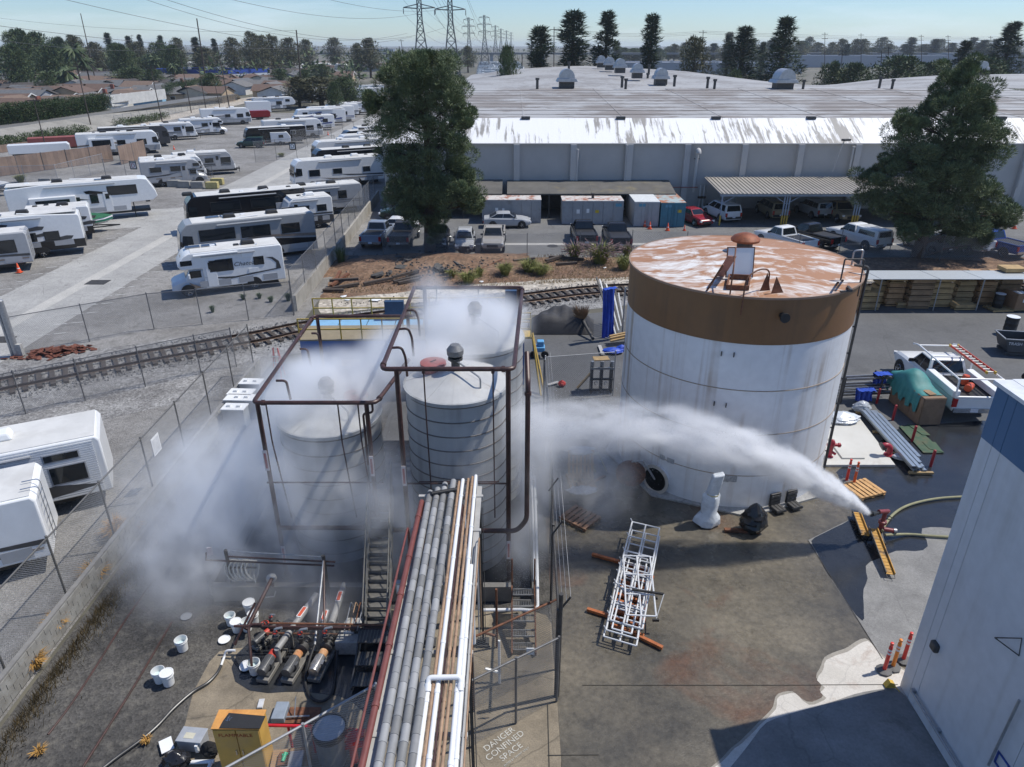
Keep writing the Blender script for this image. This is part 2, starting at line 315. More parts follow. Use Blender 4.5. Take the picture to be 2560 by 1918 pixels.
# ------------------------------------------------------------------ far levee bank with road on top
t0,t1,t2=g('A',-200,1140,2.),g('A',900,985,2.),g('A',2050,812,2.)
f0,f1,f2=g('A',-200,1320),g('A',1050,1085),g('A',2080,850)
mb=MB();off=Vector((-6.5,2.5,0))
tops=[t0,t1,t2];foots=[f0,f1,f2]
mb.add([*foots,*tops],[(0,1,4,3),(1,2,5,4)],0)
mb.add([*[t+Vector((0,0,.004)) for t in tops],*[t+off for t in tops]],[(0,1,4,3),(1,2,5,4)],1)
mb.add([*[t+off for t in tops],*[t+off*1.4-Vector((0,0,2)) for t in tops]],[(0,1,4,3),(1,2,5,4)],0)
mb.add([foots[2],tops[2],tops[2]+off,tops[2]+off*1.4-Vector((0,0,2))],[(0,3,2,1)],0)
stc('levee_bank',mb,[slab('streaked_bank_concrete',(.22,.21,.185),(.31,.295,.26),(.14,.135,.115),.25,.85,.3),m_asph])
sht('access_path',[g('A',1050,1085),g('A',2080,850),g('A',2209,830),g('A',2209,870),g('A',1300,1075)],-.038,m_sand)
sht('cross_street_road',[g('A',1950,765),g('B',0,735),g('B',1050,750),g('B',1050,775),g('B',0,768),g('A',2000,790)],-.036,m_asph2)
# ------------------------------------------------------------------ plants
def leafmat(name,c,var=.35,scale=1.2,trans=.25):
 m=pm(name,c,.6,0,var,scale,spec=.25,coord='W',detail=3)
 return m
m_pine=leafmat('pine_needles',(.125,.16,.078),.5);m_cyp=leafmat('cypress_foliage',(.05,.073,.04));m_broad=leafmat('broadleaf_foliage',(.075,.105,.042),scale=.6)
m_olive=leafmat('dry_olive_foliage',(.12,.118,.062),scale=.5);m_hedge=leafmat('hedge_leaves',(.040,.068,.022));m_palm=leafmat('palm_fronds',(.06,.085,.035))
m_bark=pm('pine_bark',(.085,.055,.04),.9,0,.3,6,.6,20);m_straw=leafmat('dry_straw_grass',(.42,.24,.07),.3,3);m_weed=leafmat('yellow_green_weeds',(.19,.20,.06),.35,3);m_purple=leafmat('feathery_seed_heads',(.25,.17,.17),.3,3)
def needles(mb,c,r,rr,n,ln,wd,up=.35,squash=.8):
 """a lump of foliage: thin blades standing on and inside an uneven ball"""
 V,Fc,Mi=mb.v,mb.f,mb.m
 for _ in range(n):
  z=rr.uniform(-1,1);a=rr.uniform(0,6.2832);q=math.sqrt(1-z*z);k=r*(.55+.45*rr.random()**.6)
  dx,dy,dz=q*math.cos(a),q*math.sin(a),z
  px,py,pz=c[0]+dx*k,c[1]+dy*k,c[2]+dz*k*squash
  ex,ey,ez=dx+rr.uniform(-.5,.5),dy+rr.uniform(-.5,.5),dz*.6+up+rr.uniform(-.4,.4)
  l=ln*rr.uniform(.6,1.25)/math.sqrt(ex*ex+ey*ey+ez*ez+.01)
  sx,sy,sz=rr.uniform(-1,1),rr.uniform(-1,1),rr.uniform(-.5,.5);s=wd/math.sqrt(sx*sx+sy*sy+sz*sz+.01)
  o=len(V);V.append((px-sx*s,py-sy*s,pz-sz*s));V.append((px+sx*s,py+sy*s,pz+sz*s));V.append((px+ex*l,py+ey*l,pz+ez*l))
  Fc.append((o,o+1,o+2));Mi.append(0)
def lumps(rr,H,Wd,z0,n,shape,lean=(0,0)):
 out=[]
 for i in range(n):
  t=(i+rr.random())/n;z=z0+(H-z0)*t;rad=shape(t)*Wd/2;a=rr.uniform(0,6.2832);d=rad*math.sqrt(rr.random())*.82
  out.append((d*math.cos(a)+lean[0]*t,d*math.sin(a)+lean[1]*t,z,max(.18*Wd*.5,rad*rr.uniform(.28,.5))))
 return out
def tree_mesh(name,H,Wd,z0,nl,nb,ln,wd,shape,seed,mat,trunk_r=.25,lean=(0,0),limb=True,up=.35,lobes=None,squash=.8):
 rr=random.Random(seed);cr=MB();ls=lobes or lumps(rr,H,Wd,z0,nl,shape,lean)
 for x,y,z,r in ls:
  needles(cr,(x,y,min(z,H-r*.5)),r,rr,nb,ln,wd,up,squash)
 tr=MB();top=H*.93
 tr.path([(0,0,-.1),(lean[0]*.2+.1,lean[1]*.2,top*.3),(lean[0]*.55,lean[1]*.55,top*.65),(lean[0]*.93,lean[1]*.93,top)],[trunk_r*1.25,trunk_r,trunk_r*.6,trunk_r*.12],8)
 if limb:
  for x,y,z,r in ls[::(12 if lobes else 2)]:
   t=max(.05,(z-.12*H)/H);tr.path([(lean[0]*t,lean[1]*t,z-.1*H*rr.uniform(.3,1)),(x*.5+lean[0]*t*.5,y*.5+lean[1]*t*.5,z-.03*H),(x,y,z)],[trunk_r*.3,trunk_r*.18,.02],5)
 return cr.mesh('crown',mat),tr.mesh('trunk',m_bark,True)
def plant_tree(name,label,cat,meshes,loc,rz=0,s=(1,1,1),group=None):
 t=Tg(name,label,cat,loc,rz,group);t.scale=s
 obj('trunk',meshes[1],t);obj('crown',meshes[0],t);return t
def sh_pine(t):return (.75+.3*math.sin(t*3.1))*(1-t**3*.75) if t>.12 else .6+t*2
def sh_cone(t):return max(.08,(1-t)**.8*(.75+.25*math.sin(9*t))+.05)
def sh_col(t):return max(.1,min(1.,.6+t*1.5)*(1-t**3))
def sh_round(t):return max(.15,math.sin(math.pi*min(1,.12+t*.85))**.7)
# the two big pines by the parking lot
def hero_pine(label,base,lobes_px,Y,seed,lean):
 rr=random.Random(seed);lobes=[]
 for (rg,x,y,rad) in lobes_px:
  p=gy(rg,x,y,Y);r=rad/3.4516/FPX*math.hypot(Y,CAM_H)*1.08
  for k in range(12):
   a=rr.uniform(0,6.28);q=rr.uniform(.1,.85)*r
   lobes.append((p.x-base.x+q*math.cos(a),rr.uniform(-1,1)*min(2.4,r*1.6),p.z+q*math.sin(a)*.9,r*rr.uniform(.38,.58)))
 ms=tree_mesh('pine',15.6,8,2,0,620,.24,.034,None,seed,m_pine,.42,lean,up=.45,lobes=lobes)
 return plant_tree('pine_tree',label,'tree',ms,base,group='tall pines beside the parking lot')
b=g('F',1500,790)
hero_pine('tall dense pine shading the parked cars at the wall end',b,[('B',1450,440,110),('B',1330,600,150),('B',1550,560,150),('B',1180,740,130),('B',1420,760,190),('B',1640,740,160),('B',1020,880,80),('B',1220,930,180),('B',1480,930,200),('B',1730,900,150),('B',1180,1120,170),('B',1450,1130,200),('B',1720,1090,170),('B',1800,1010,90),('B',1230,1300,150),('B',1480,1320,190),('B',1720,1290,140),('B',1280,1480,130),('B',1520,1490,180),('B',1740,1480,110),('B',1290,1620,140),('B',1560,1640,170),('B',1820,1600,130),('F',1260,330,150),('F',1500,330,180),('F',1800,250,140),('F',1850,390,90),('F',1350,440,120),('F',1530,520,130),('F',1560,640,70)],b.y,5,(.4,0))
b=g('H',1285,835)
hero_pine('broad leaning pine towering over the pickups and carport',b,[('D',1720,590,90),('D',1620,690,120),('D',1740,780,130),('D',1500,860,110),('D',1650,900,160),('D',1820,920,110),('D',1180,1050,90),('D',1400,1040,140),('D',1580,1100,160),('D',1800,1120,160),('D',1940,1130,70),('D',1200,1250,150),('D',1430,1290,180),('D',1660,1320,190),('D',1850,1320,130),('D',1060,1430,110),('D',1280,1470,170),('D',1540,1500,190),('D',1780,1500,170),('H',930,150,110),('H',1150,160,170),('H',1420,180,190),('H',1700,170,190),('H',1880,250,110),('H',960,360,120),('H',1180,400,160),('H',1430,420,190),('H',1700,420,180),('H',1980,410,130),('H',1130,530,110),('H',1350,560,140),('H',1640,580,150),('H',1880,570,140),('H',1760,680,110),('H',2020,520,80)],b.y,9,(.5,0))
# library of smaller trees
LIB=dict(cyp=[tree_mesh('c',13,4.4,.6,120,60,.42,.07,sh_cone,20+i,m_cyp,.25,limb=False) for i in range(3)],slim=[tree_mesh('c',13,3.0,.8,110,60,.4,.065,sh_col,30+i,m_cyp,.22,limb=False) for i in range(3)],broad=[tree_mesh('c',8,8,1.2,90,70,.5,.12,sh_round,40+i,m_broad,.25) for i in range(3)],olive=[tree_mesh('c',10,7,2.4,70,60,.55,.12,sh_round,50+i,m_olive,.25) for i in range(3)],bush=[tree_mesh('c',2.4,3.2,.2,16,90,.3,.07,sh_round,60+i,m_broad,.08) for i in range(2)])
def far_pt(px,py,Y):
 u,dy,dz=ray('W',px,py);t=Y/dy
 return Vector((u*t,Y,CAM_H+dz*t))
GL='trees among the houses'
def put_tree(kind,px,ytop,Y,wpx,label,group,name='tree',z0=0.,cat='tree'):
 if group==GL and ytop<100:ytop+=random.uniform(2,14)
 if group==GL and ytop>=116:u,dy,dz=ray('W',px,ytop);Y=min(430,8.4*dy/-dz)
 p=far_pt(px,ytop,Y);ms=LIB[kind][random.randrange(len(LIB[kind]))];Hh=dict(cyp=13,slim=13,broad=8,olive=10,bush=2.4)[kind];Ww=dict(cyp=4.2,slim=2.9,broad=7.6,olive=6.6,bush=3)[kind]
 h=max(1.2,p.z-z0);w=wpx/.8641/FPX*Y*({'cyp':2.0,'slim':2.1}.get(kind,1.15))
 return plant_tree(name,label,cat,ms,(p.x,Y,z0),rnd(0,6),(w/Ww,w/Ww,h/Hh),group)
random.seed(11)
GT='trees standing behind the warehouse roof'
for kind,px,yt,Y,w,lb in (('cyp',1168,60,175,58,'dense dark conifer behind the warehouse, first beside the low roof end'),('cyp',1240,27,180,70,'tallest broad conifer behind the warehouse roof vents'),('slim',1313,27,185,38,'slim ragged conifer behind the row of round roof vents'),('cyp',1410,34,185,46,'tapering conifer rising behind the middle of the warehouse roof'),('olive',1505,85,200,60,'grey green tree in front of a utility pole behind the roof'),('slim',1612,60,190,44,'dark narrow conifer above the white flat roof'),('slim',1702,40,170,44,'dark pencil shaped conifer standing by the big roof vent'),('broad',1098,106,150,44,'round dark tree at the near corner of the long roof'),('cyp',1577,72,330,26,'small distant conifer between two utility poles'),('slim',2193,50,210,40,'open branched conifer at the far end of the skyline'),('slim',2090,90,210,30,'short dark conifer behind the round tree row'),('cyp',1650,92,340,20,'little hazy conifer behind the white roof'),('broad',1945,125,195,110,'wide round dark tree behind the sloping shed roof'),('broad',1850,140,190,80,'round dark tree beside two poles behind the warehouse'),('broad',1800,137,195,60,'round tree hugging the conifer behind the roof vent'),('broad',2030,135,200,90,'dense round tree behind the end roof slope'),('broad',2130,128,200,100,'broad dark tree at the end of the skyline roofs'),('broad',1590,155,165,40,'round shrub like tree at the foot of the roof edge')):
 put_tree(kind,px,yt,Y,w,lb,GT)
GL='trees among the houses'
for i,(kind,px,yt,Y,w) in enumerate((('broad',30,62,330,70),('broad',75,66,360,60),('broad',20,90,270,60),('broad',120,78,380,50),('olive',160,78,420,40),('cyp',150,70,430,24),('olive',200,80,430,40),('cyp',230,68,450,18),('broad',250,82,400,46),('olive',290,84,440,40),('cyp',275,74,470,18),('cyp',300,74,480,14),('broad',340,88,420,50),('olive',380,82,460,34),('cyp',345,74,490,16),('broad',100,100,300,60),('broad',260,100,330,50),('broad',370,100,350,40),('broad',330,118,280,70),('olive',440,90,420,50),('cyp',420,68,470,22),('cyp',460,72,500,16),('olive',500,70,430,40),('olive',540,68,420,40),('olive',560,74,430,40),('olive',585,72,440,36),('olive',620,80,450,44),('olive',660,78,520,36),('olive',720,80,560,36),('olive',795,76,420,44),('olive',770,92,420,34),('broad',690,140,210,50),('broad',600,150,230,36),('broad',655,152,235,30),('broad',450,160,205,40),('broad',280,148,190,70),('broad',330,150,185,50),('broad',45,150,190,50),('broad',95,160,180,36),('olive',850,160,190,30),('broad',1110,170,190,30),('olive',1010,92,500,30),('broad',955,130,230,40),('broad',720,180,160,30),('olive',690,168,175,110),('broad',745,170,172,60),('olive',640,168,178,60))):
 lb=['bushy dark green tree','round leafy green tree','thin grey green tree','tall feathery tree'][i%4]+[' among the house roofs',' beside the wooden poles',' above the mobile home roofs',' on the hazy skyline',' near the blue banded building',' behind the concrete bank'][(i*5+i//6)%6]
 put_tree(kind,px,yt,Y,w,lb,GL)
GF='distant trees along the horizon'
rr=random.Random(4)
for i in range(46):
 px=1340+i*19+rr.uniform(-12,12);Y=rr.uniform(620,900);kind=rr.choice(['olive','olive','broad','cyp','slim']);w=rr.uniform(24,44)*(.6 if kind in ('cyp','slim') else 1)
 put_tree(kind,px,rr.uniform(80,104) if px>1600 else rr.uniform(92,108),Y,w,'hazy small tree in the long distant row past the flat roofs',GF)
 # far mass of trees that nobody could count
mb=MB();rr=random.Random(8)
for i in range(1500):
 Y=rr.uniform(330,900) if i%2 else rr.uniform(480,2400);x=rr.uniform(-1.1,1.1)*Y*.85;h=rr.uniform(4,11)
 if Y<900 and x>-30:continue
 if rr.random()<.3:h*=1.3
 needles(mb,(x,Y,h*.5),h*.62,rr,26,h*.28,h*.09,.3,.75)
tag(mb.bd('far_treeline',m_broad),'low hazy band of far off trees along the horizon','trees',kind='stuff')
# fan palms and feather palms among the houses
def palm(label,px,ytop,Y,h,fr,skirt=True):
 p=far_pt(px,ytop,Y);rr=random.Random(int(px));t=Tg('palm_tree',label,'tree',(p.x,Y,0),rr.uniform(0,6),'palms among the houses');h=max(3,p.z-fr*.4)
 MB().path([(0,0,-.1),(.15,0,h*.5),(0,0,h)],[.32,.25,.22],8).bd('trunk',m_bark,t,True)
 mb=MB()
 for i in range(34):
  a=rr.uniform(0,6.28);el=rr.uniform(-.9,1.2);d=Vector((math.cos(a)*math.cos(el),math.sin(a)*math.cos(el),math.sin(el)));s=Vector((-d.y,d.x,0)).normalized()
  pts=[Vector((0,0,h))+d*fr*k+Vector((0,0,-fr*.5*k*k)) for k in (.12,.4,.7,1)]
  for k in range(3):
   w0,w1=(.1,.28,.22,.02)[k]*fr*.5,(.1,.28,.22,.02)[k+1]*fr*.5
   mb.quad(pts[k]-s*w0+Vector((0,0,-.1*fr*(k>0))),pts[k],pts[k+1],pts[k+1]-s*w1+Vector((0,0,-.1*fr)))
   mb.quad(pts[k],pts[k]+s*w0+Vector((0,0,-.1*fr*(k>0))),pts[k+1]+s*w1+Vector((0,0,-.1*fr)),pts[k+1])
 mb.bd('crown',m_palm,t)
palm('tall fan palm with dead skirt above the house roofs',155,92,270,9,4.4);palm('stout feather palm with drooping fronds by the brown roofs',142,140,290,4,6);palm('small feather palm beside the stout palm',100,150,290,4,4);palm('slender palm near the wooden poles',260,105,330,6,3.4);palm('slim palm above the mobile homes',330,118,330,6,3.4);palm('short palm by the gabled brown roof',180,120,300,5,3.4);palm('lone palm in front of distant homes',372,135,330,4,3)
# clipped ivy hedges along the levee and young growth along the lot fence
def hedge(label,pts,hgt,thick,n,m,name='hedge',ln=.3,wd=.09,z0=2.):
 mb=MB();rr=random.Random(n)
 for i in range(n):
  k=rr.random()*(len(pts)-1);j=int(k);a,b=pts[j],pts[min(j+1,len(pts)-1)];p=a.lerp(b,k-j)
  needles(mb,(p.x+rr.uniform(-.5,.5)*thick,p.y+rr.uniform(-.5,.5)*thick,z0+rr.random()*hgt*.8),rr.uniform(.35,.6)*min(thick,1.5),rr,24,ln,wd,.3)
 return tag(mb.bd(name,m),label,'hedge')
hz=[g('A',-250,1150,2.)+off*1.1,g('A',500,1055,2.)+off*1.05,g('A',1120,955,2.)+off]
hedge('long clipped dark hedge running along the levee road',hz,4.2,2.6,2600,m_hedge)
hedge('shorter clipped hedge at the end of the white wall',[g('A',1590,840,2.)+off,g('A',1930,765,2.)+off],4.2,2.4,800,m_hedge)
hedge('low tangle of green brush along the lot fence',[g('A',-100,1290),g('A',740,1150)],1.6,1.6,380,m_broad,'shrub',z0=.1)
hedge('patch of green brush behind the parked trailers',[g('A',1010,1095),g('A',1450,1020)],1.3,1.4,180,m_broad,'shrub',z0=.1)
hedge('long brownish hedge in front of the wide lawn road',[g('B',480,735),g('B',820,750)],3.2,3,260,m_olive,'hedge',z0=.2)
mb=MB();a,b=g('A',1125,925,2.)+off*.9,g('A',1580,858,2.)+off*.9;mb.beam(a+Vector((0,0,1.3)),b+Vector((0,0,1.3)),.3,2.7)
tag(mb.bd('garden_wall',pm('stained_white_wall',(.55,.54,.51),.8,var=.15,scale=.8)),'stained white garden wall between two hedges on the levee','wall')
# tufts of grass
def tuft(name,label,p,r,h,n,m,grp,seed,m2=None):
 mb=MB();rr=random.Random(seed)
 for i in range(n):
  a=rr.uniform(0,6.28);q=r*.35*math.sqrt(rr.random());lean=rr.uniform(.2,1.)*r;hh=h*rr.uniform(.5,1.1);x,y=q*math.cos(a),q*math.sin(a);w=.012+.004*h
  s=Vector((-math.sin(a),math.cos(a),0))*w;b0=Vector((x,y,-.03));m1=Vector((x+lean*.4*math.cos(a),y+lean*.4*math.sin(a),hh*.75));tp=Vector((x+lean*math.cos(a),y+lean*math.sin(a),hh*rr.uniform(.6,1)))
  mb.add([b0-s,b0+s,m1+s,m1-s,tp],[(0,1,2,3),(3,2,4)],0)
  if m2 and rr.random()<.35:mb.path([m1,tp,tp+Vector((.06*math.cos(a),.06*math.sin(a),.12))],[.01,.035,.006],4,1)
 o=mb.bd(name,[m,m2] if m2 else m,loc=(p.x,p.y,0));return tag(o,label,'grass',grp)
GG='dry grass tufts along the block wall'
for i,(q,r,h,lb) in enumerate(((g('M',310,790),.42,.55,'orange dry grass tuft third up the block wall'),(g('M',500,480),.4,.6,'orange dry grass tuft beside the fence post base'),(g('M',835,20),.5,.55,'spreading dry grass tuft near the white litter by the wall'),(g('V',600,1010),.4,.5,'dry grass tuft at the misty end of the block wall'),(g('V',430,1060),.6,.7,'tall wispy dry grass clump leaning on the block wall'),(g('M',340,1530),.22,.16,'small yellow grass tuft on the open gravel'),(g('M',1270,1440),.16,.2,'tiny dry grass tuft beside the black hose'))):
 tuft('grass_tuft',lb,q,r,h,260 if r>.3 else 70,m_straw,GG,i)
GW='weeds on the dirt strip'
for i,(q,r,h,k,lb) in enumerate(((g('G',540,850),.9,1.3,2,'feathery fountain grass clump behind the first black pickup'),(g('G',760,885),1.5,1.7,2,'largest feathery fountain grass clump between the black pickups'),(g('G',960,940),.9,1.1,1,'bright weed clump next to the tank edge on the dirt'),(g('G',150,960),1.1,1.0,1,'yellow green weed patch before the broken timber'),(g('G',250,985),1.0,.8,1,'low yellow weed patch on pale sand'),(g('F',1830,1060),.9,.9,1,'rounded yellow weed clump on the dirt beside the sprinkler pipe'),(g('F',2150,990),.8,1.0,1,'tall yellow weed clump behind the sand'),(g('F',1690,1010),.6,.7,1,'thin weed clump by the rubble mound'),(g('F',1930,1000),.6,.7,1,'thin weed clump beside the rusty rod'),(g('F',740,900),.7,1.6,3,'tall green weed by the wall gate post'),(g('G',990,830),.6,1.1,2,'fountain grass peeking past the tank roof edge'),(g('F',130,1220),.3,.4,3,'green weed sprouting in gravel behind the fence'),(g('F',280,1210),.35,.6,3,'taller green weed at the fence corner'),(g('F',30,1190),.3,.4,3,'low green weed near the motorhome rear wheel'),(g('E',1835,1310),.25,.5,3,'lone weed stalk inside the lot fence'),(g('E',2100,1200),.3,.4,3,'weed beside the motorhome rear wheel'),(g('A',180,1570),1.0,1.0,1,'dry bush by the screened fence'),(g('B',220,1350),.8,.6,1,'dry grass by the gate with letter sign'),(g('B',700,1320),.9,.8,1,'dry grass patch at the gate post'))):
 tuft('weed_clump',lb,q,r,h,420 if r>.7 else 130,{1:m_weed,2:m_weed,3:m_broad}[k],GW,50+i,m_purple if k==2 else None)
mb=MB();rr=random.Random(77)
for i in range(9000):
 x=rr.uniform(-13,22);y=49+.16*max(0,x+13)+rr.random()**1.6*8;h=rr.uniform(.06,.22);a=rr.uniform(0,6.28)
 if x<2 and rr.random()<.6:continue
 mb.add([(x-.02,y,-.03),(x+.02,y,-.03),(x+.1*math.cos(a),y+.1*math.sin(a),h)],[(0,1,2)])
tag(mb.bd('dry_grass',leafmat('bleached_grass',(.32,.23,.12))),'thin bleached grass growing over the dirt strip','grass',kind='stuff')
mb=MB()
for i in range(5200):
 y=rr.uniform(11,33);x=-13.2+abs(rr.gauss(0,.28));h=rr.uniform(.05,.3);a=rr.uniform(0,6.28)
 mb.add([(x-.012,y,-.05),(x+.012,y,-.05),(x+.12*math.cos(a),y+.12*math.sin(a),h)],[(0,1,2)])
tag(mb.bd('wall_foot_grass',leafmat('brown_dead_grass',(.17,.125,.06))),'matted dead grass at the foot of the block wall','grass',kind='stuff')
# ------------------------------------------------------------------ chain link fences
m_wire=pm('chain_link_wire',(.34,.345,.35),.5,.1,.1);m_post=pm('fence_post_steel',(.17,.17,.172),.5,.4,.2,5);m_postlt=pm('bright_fence_post',(.38,.385,.39),.45,.4,.15,5)
def wire_panel(mb,a,b,h,pitch,w,z0=.05,top=None):
 """diagonal woven wires between two posts a,b, clipped to the panel"""
 a,b=Vector(a),Vector(b);L=(b-a).length;d=(b-a)/L;ha,hb=top if top else (h,h)
 n=int((L+h)/pitch);side=Vector((-d.y,d.x,0)).normalized()*w*.5
 for s in (1,-1):
  for i in range(n+1):
   x0=i*pitch-(h if s>0 else 0);pts=[]
   # line: u = x0 + s*v , v in 0..h
   u0,v0,u1,v1=x0,0.,x0+s*h,h
   if s<0:u0,u1=x0+0,x0-h
   lo,hi=0.,1.
   du=u1-u0
   for lim,sg in ((0,1),(L,-1)):
    q=(lim-u0)/du
    if du*sg>0:lo=max(lo,q)
    else:hi=min(hi,q)
   if hi-lo<.02:continue
   P=a+d*(u0+du*lo)+Vector((0,0,z0+h*lo));Q=a+d*(u0+du*hi)+Vector((0,0,z0+h*hi))
   up=(Q-P).cross(side).normalized()*w*.75
   mb.add([P-up,Q-up,Q+up,P+up],[(0,1,2,3)])
def fence(label,pts,h=2.1,pitch=.1,spacing=3.,wire=.006,rail=True,grp=None,mpost=None,r=.03,barb=0.,bottom=False,z0=0.):
 mpost=mpost or m_post;t=Tg('chain_link_fence',label,'fence',pts[0],0,grp);o=Vector(pts[0]);P=[]
 for i in range(len(pts)-1):
  a,b=Vector(pts[i]),Vector(pts[i+1]);k=max(1,round((b-a).length/spacing));P+=[a.lerp(b,j/k) for j in range(k)]
 P.append(Vector(pts[-1]));P=[p-o for p in P];me=None
 for p in P:
  if me is None:
   m0=MB().tube((0,0,-.1),(0,0,h+.06),r,8);m0.lathe([(r*1.2,h+.05),(r*1.1,h+.09),(0.004,h+.11)],8)
   if barb:m0.beam((0,0,h+.02),(0,barb,h+.32),.03,.03)
   me=m0.mesh('post',mpost,True)
  obj('post',me,t,loc=p)
 w=MB()
 for a,b in zip(P[:-1],P[1:]):
  wire_panel(w,a,b,h-.05,pitch,wire)
  if barb:
   for k in range(3):w.tube(a+Vector((0,barb*(k+1)/3,h+.1*(k+1))),b+Vector((0,barb*(k+1)/3,h+.1*(k+1))),.006,3)
 x=w.bd('wire_mesh',m_wire,t);x['kind']='stuff'
 if rail:
  for i in range(len(pts)-1):
   MB().tube(Vector(pts[i])-o+Vector((0,0,h)),Vector(pts[i+1])-o+Vector((0,0,h)),r*.8,8).bd('top_rail',mpost,t,True)
 return t
GFN='chain link fences around the lots'
A3=lambda y:Vector((-14.05,y,0))
fence('tall chain link fence on the block wall beside the misty tanks',[A3(9),A3(14.35),A3(35.3)],2.75,.085,2.9,.006,grp=GFN,mpost=pm('bronze_fence_post',(.15,.145,.135),.5,.4,.2),r=.035)
fence('chain link fence between the parked trailer and the railway',[g('I',-330,925),g('I',735,690),g('I',1735,460),g('I',2040,395)],2.2,.09,3.0,.006,grp=GFN)
fence('chain link fence along the motorhome lot facing the railway',[g('I',165,300),g('I',1330,75),g('F',325,1340)],2.3,.1,3.1,.006,grp=GFN)
fence('chain link fence on the wall between motorhomes and dirt strip',[g('F',330,1330),g('F',620,950),g('F',700,830),g('F',1030,380)],3.0,.12,3.0,.008,grp=GFN,barb=-.0)
fence('leaning low chain link fence edging the dirt strip by parked cars',[g('F',1100,815),g('G',130,830),g('G',1030,800),(24,58.6,0)],1.9,.14,5.2,.007,rail=False,grp=GFN)
fence('chain link fence behind the pickups under the leaning pine',[g('H',610,800),g('H',1480,860),g('H',2209,890)],2.0,.14,4.2,.007,rail=False,grp=GFN)
fence('far chain link fence at the foot of the levee',[g('A',1000,1095),g('A',2050,870)],2.2,.25,4,.01,grp=GFN)
fence('chain link fence in front of the screened boundary',[g('A',-50,1610),g('A',510,1590),g('A',910,1480)],2.4,.14,3.6,.008,grp=GFN,mpost=m_postlt)
fence('gate fence crossing the lane with a letter sign',[g('E',915,140),g('E',1850,200)],2.2,.18,3.5,.008,grp=GFN)
fence('far gate fence crossing the lane beside dry grass',[g('B',0,1400),g('B',690,1335)],3.0,.2,3.5,.01,grp=GFN)
fence('second row gate fence further up the lane',[g('B',330,1290),g('B',850,1190),g('B',1010,1180)],3.0,.25,4,.01,grp=GFN)
fence('distant fence along the side street',[g('A',1960,790),g('A',2209,810)],2.4,.3,4,.012,grp=GFN)
# wind screen cloth on the boundary fence, seen as tan panels
def screen(label,a,b,h,m):
 t=Tg('screened_fence',label,'fence',a);n=max(2,round((b-a).length/3.2));d=(b-a)/n
 for i in range(n+1):MB().tube((0,0,0),(0,0,h+.1),.04,6).bd('post',m_post,t,True,loc=d*i)
 for i in range(n):
  mb=MB();sd=Vector((-d.y,d.x,0)).normalized();k=6
  for j in range(k):
   u,v=i+(j+.03)/k,i+(j+1)/k;w0,w1=.05*math.sin(j*2.1+i),.05*math.sin((j+1)*2.1+i)
   mb.hx([d*u+sd*w0,d*v+sd*w1,d*v+sd*(w1+.02),d*u+sd*(w0+.02),d*u+sd*w0+Vector((0,0,h)),d*v+sd*w1+Vector((0,0,h)),d*v+sd*(w1+.02)+Vector((0,0,h)),d*u+sd*(w0+.02)+Vector((0,0,h))])
  mb.bd('screen_panel',m,t,True)
m_scr=pm('tan_wind_screen',(.25,.18,.14),.85,var=.2,scale=.6)
screen('tan screened fence hiding scrap and a white trailer',g('A',-60,1530),g('A',980,1390),2.4,m_scr)
screen('upright tan screened gate panels beside the trailers',g('A',1045,1420),g('A',1270,1355),2.6,m_scr)
screen('tan screen along the back of the scrap enclosure',g('A',0,1320),g('A',690,1225),1.2,m_scr)
# steel gate posts at the near lot corner
for i,(q,lb) in enumerate(((g('I',150,305),'thick round steel gate post at the lot corner by the rust pile'),(g('I',110,305),'thinner steel gate post paired with the thick one'))):
 t=Tg('gate_post',lb,'post',q);MB().tube((0,0,-.1),(0,0,3.3),.17-i*.08,14).lathe([(.17-i*.08,3.3),(.1,3.36),(.01,3.4)],14).bd('shaft',galv,t,True);MB().box((.25,0,.35),(.3,.25,.7)).bd('concrete_foot',m_lane,t) if i==0 else MB().tube((0,0,1.2),(.12,0,1.2),.03).bd('hinge',galv,t)
 # ------------------------------------------------------------------ block wall of the process yard: blocks laid one by one
bm=MB().box((0,0,0),(.19,.385,.19)).mesh('block',pm('grey_concrete_block',(.27,.265,.245),.9,0,.2,2.5,.5,60,tint=(.18,.165,.14),tscale=1.2))
t=Tg('block_wall','low concrete block wall under the fence beside the misty yard','wall',(-13.75,9,0))
MB().box((0,13,.43),(.15,26.2,.86)).bd('mortar_core',pm('mortar',(.2,.195,.185),.9),t)
for c in range(4):
 for i in range(65):
  y=.2+i*.4+(.2 if c%2 else 0)
  if c==3 and (i*7)%13==5:continue
  b=obj('block',bm,t,loc=(rnd(-.004,.004),y,.1+c*.2))
  # white placard wired on the fence
p=g('I',1380,985,1.9);t=Tg('fence_placard','white placard wired to the chain link above the block wall','sign',(-14.0,24.2,0));MB().box((0,0,2.0),(.015,.62,.75)).bd('plate',white,t);MB().box((.012,0,2.0),(.006,.5,.6)).bd('face',pm('dull_sign_face',(.62,.63,.64),.5),t)
# concrete wall under the lot fence
for a,b,lb in ((g('F',345,1300),g('F',690,850),'low concrete wall under the fence by the first motorhome'),(g('F',710,830),g('F',1060,340),'low concrete wall under the fence beside the shaded cars')):
 t=Tg('concrete_wall',lb,'wall',a);d=b-a;n=max(3,int(d.length/2.4))
 for i in range(n):MB().beam(d*(i/n)+Vector((0,0,.5)),d*((i+.995)/n)+Vector((0,0,.5)),.2,1.1).bd('panel',pm('weathered_wall_concrete',(.33,.31,.27),.85,0,.2,.8,.2,tint=(.2,.18,.15),tscale=.6),t)
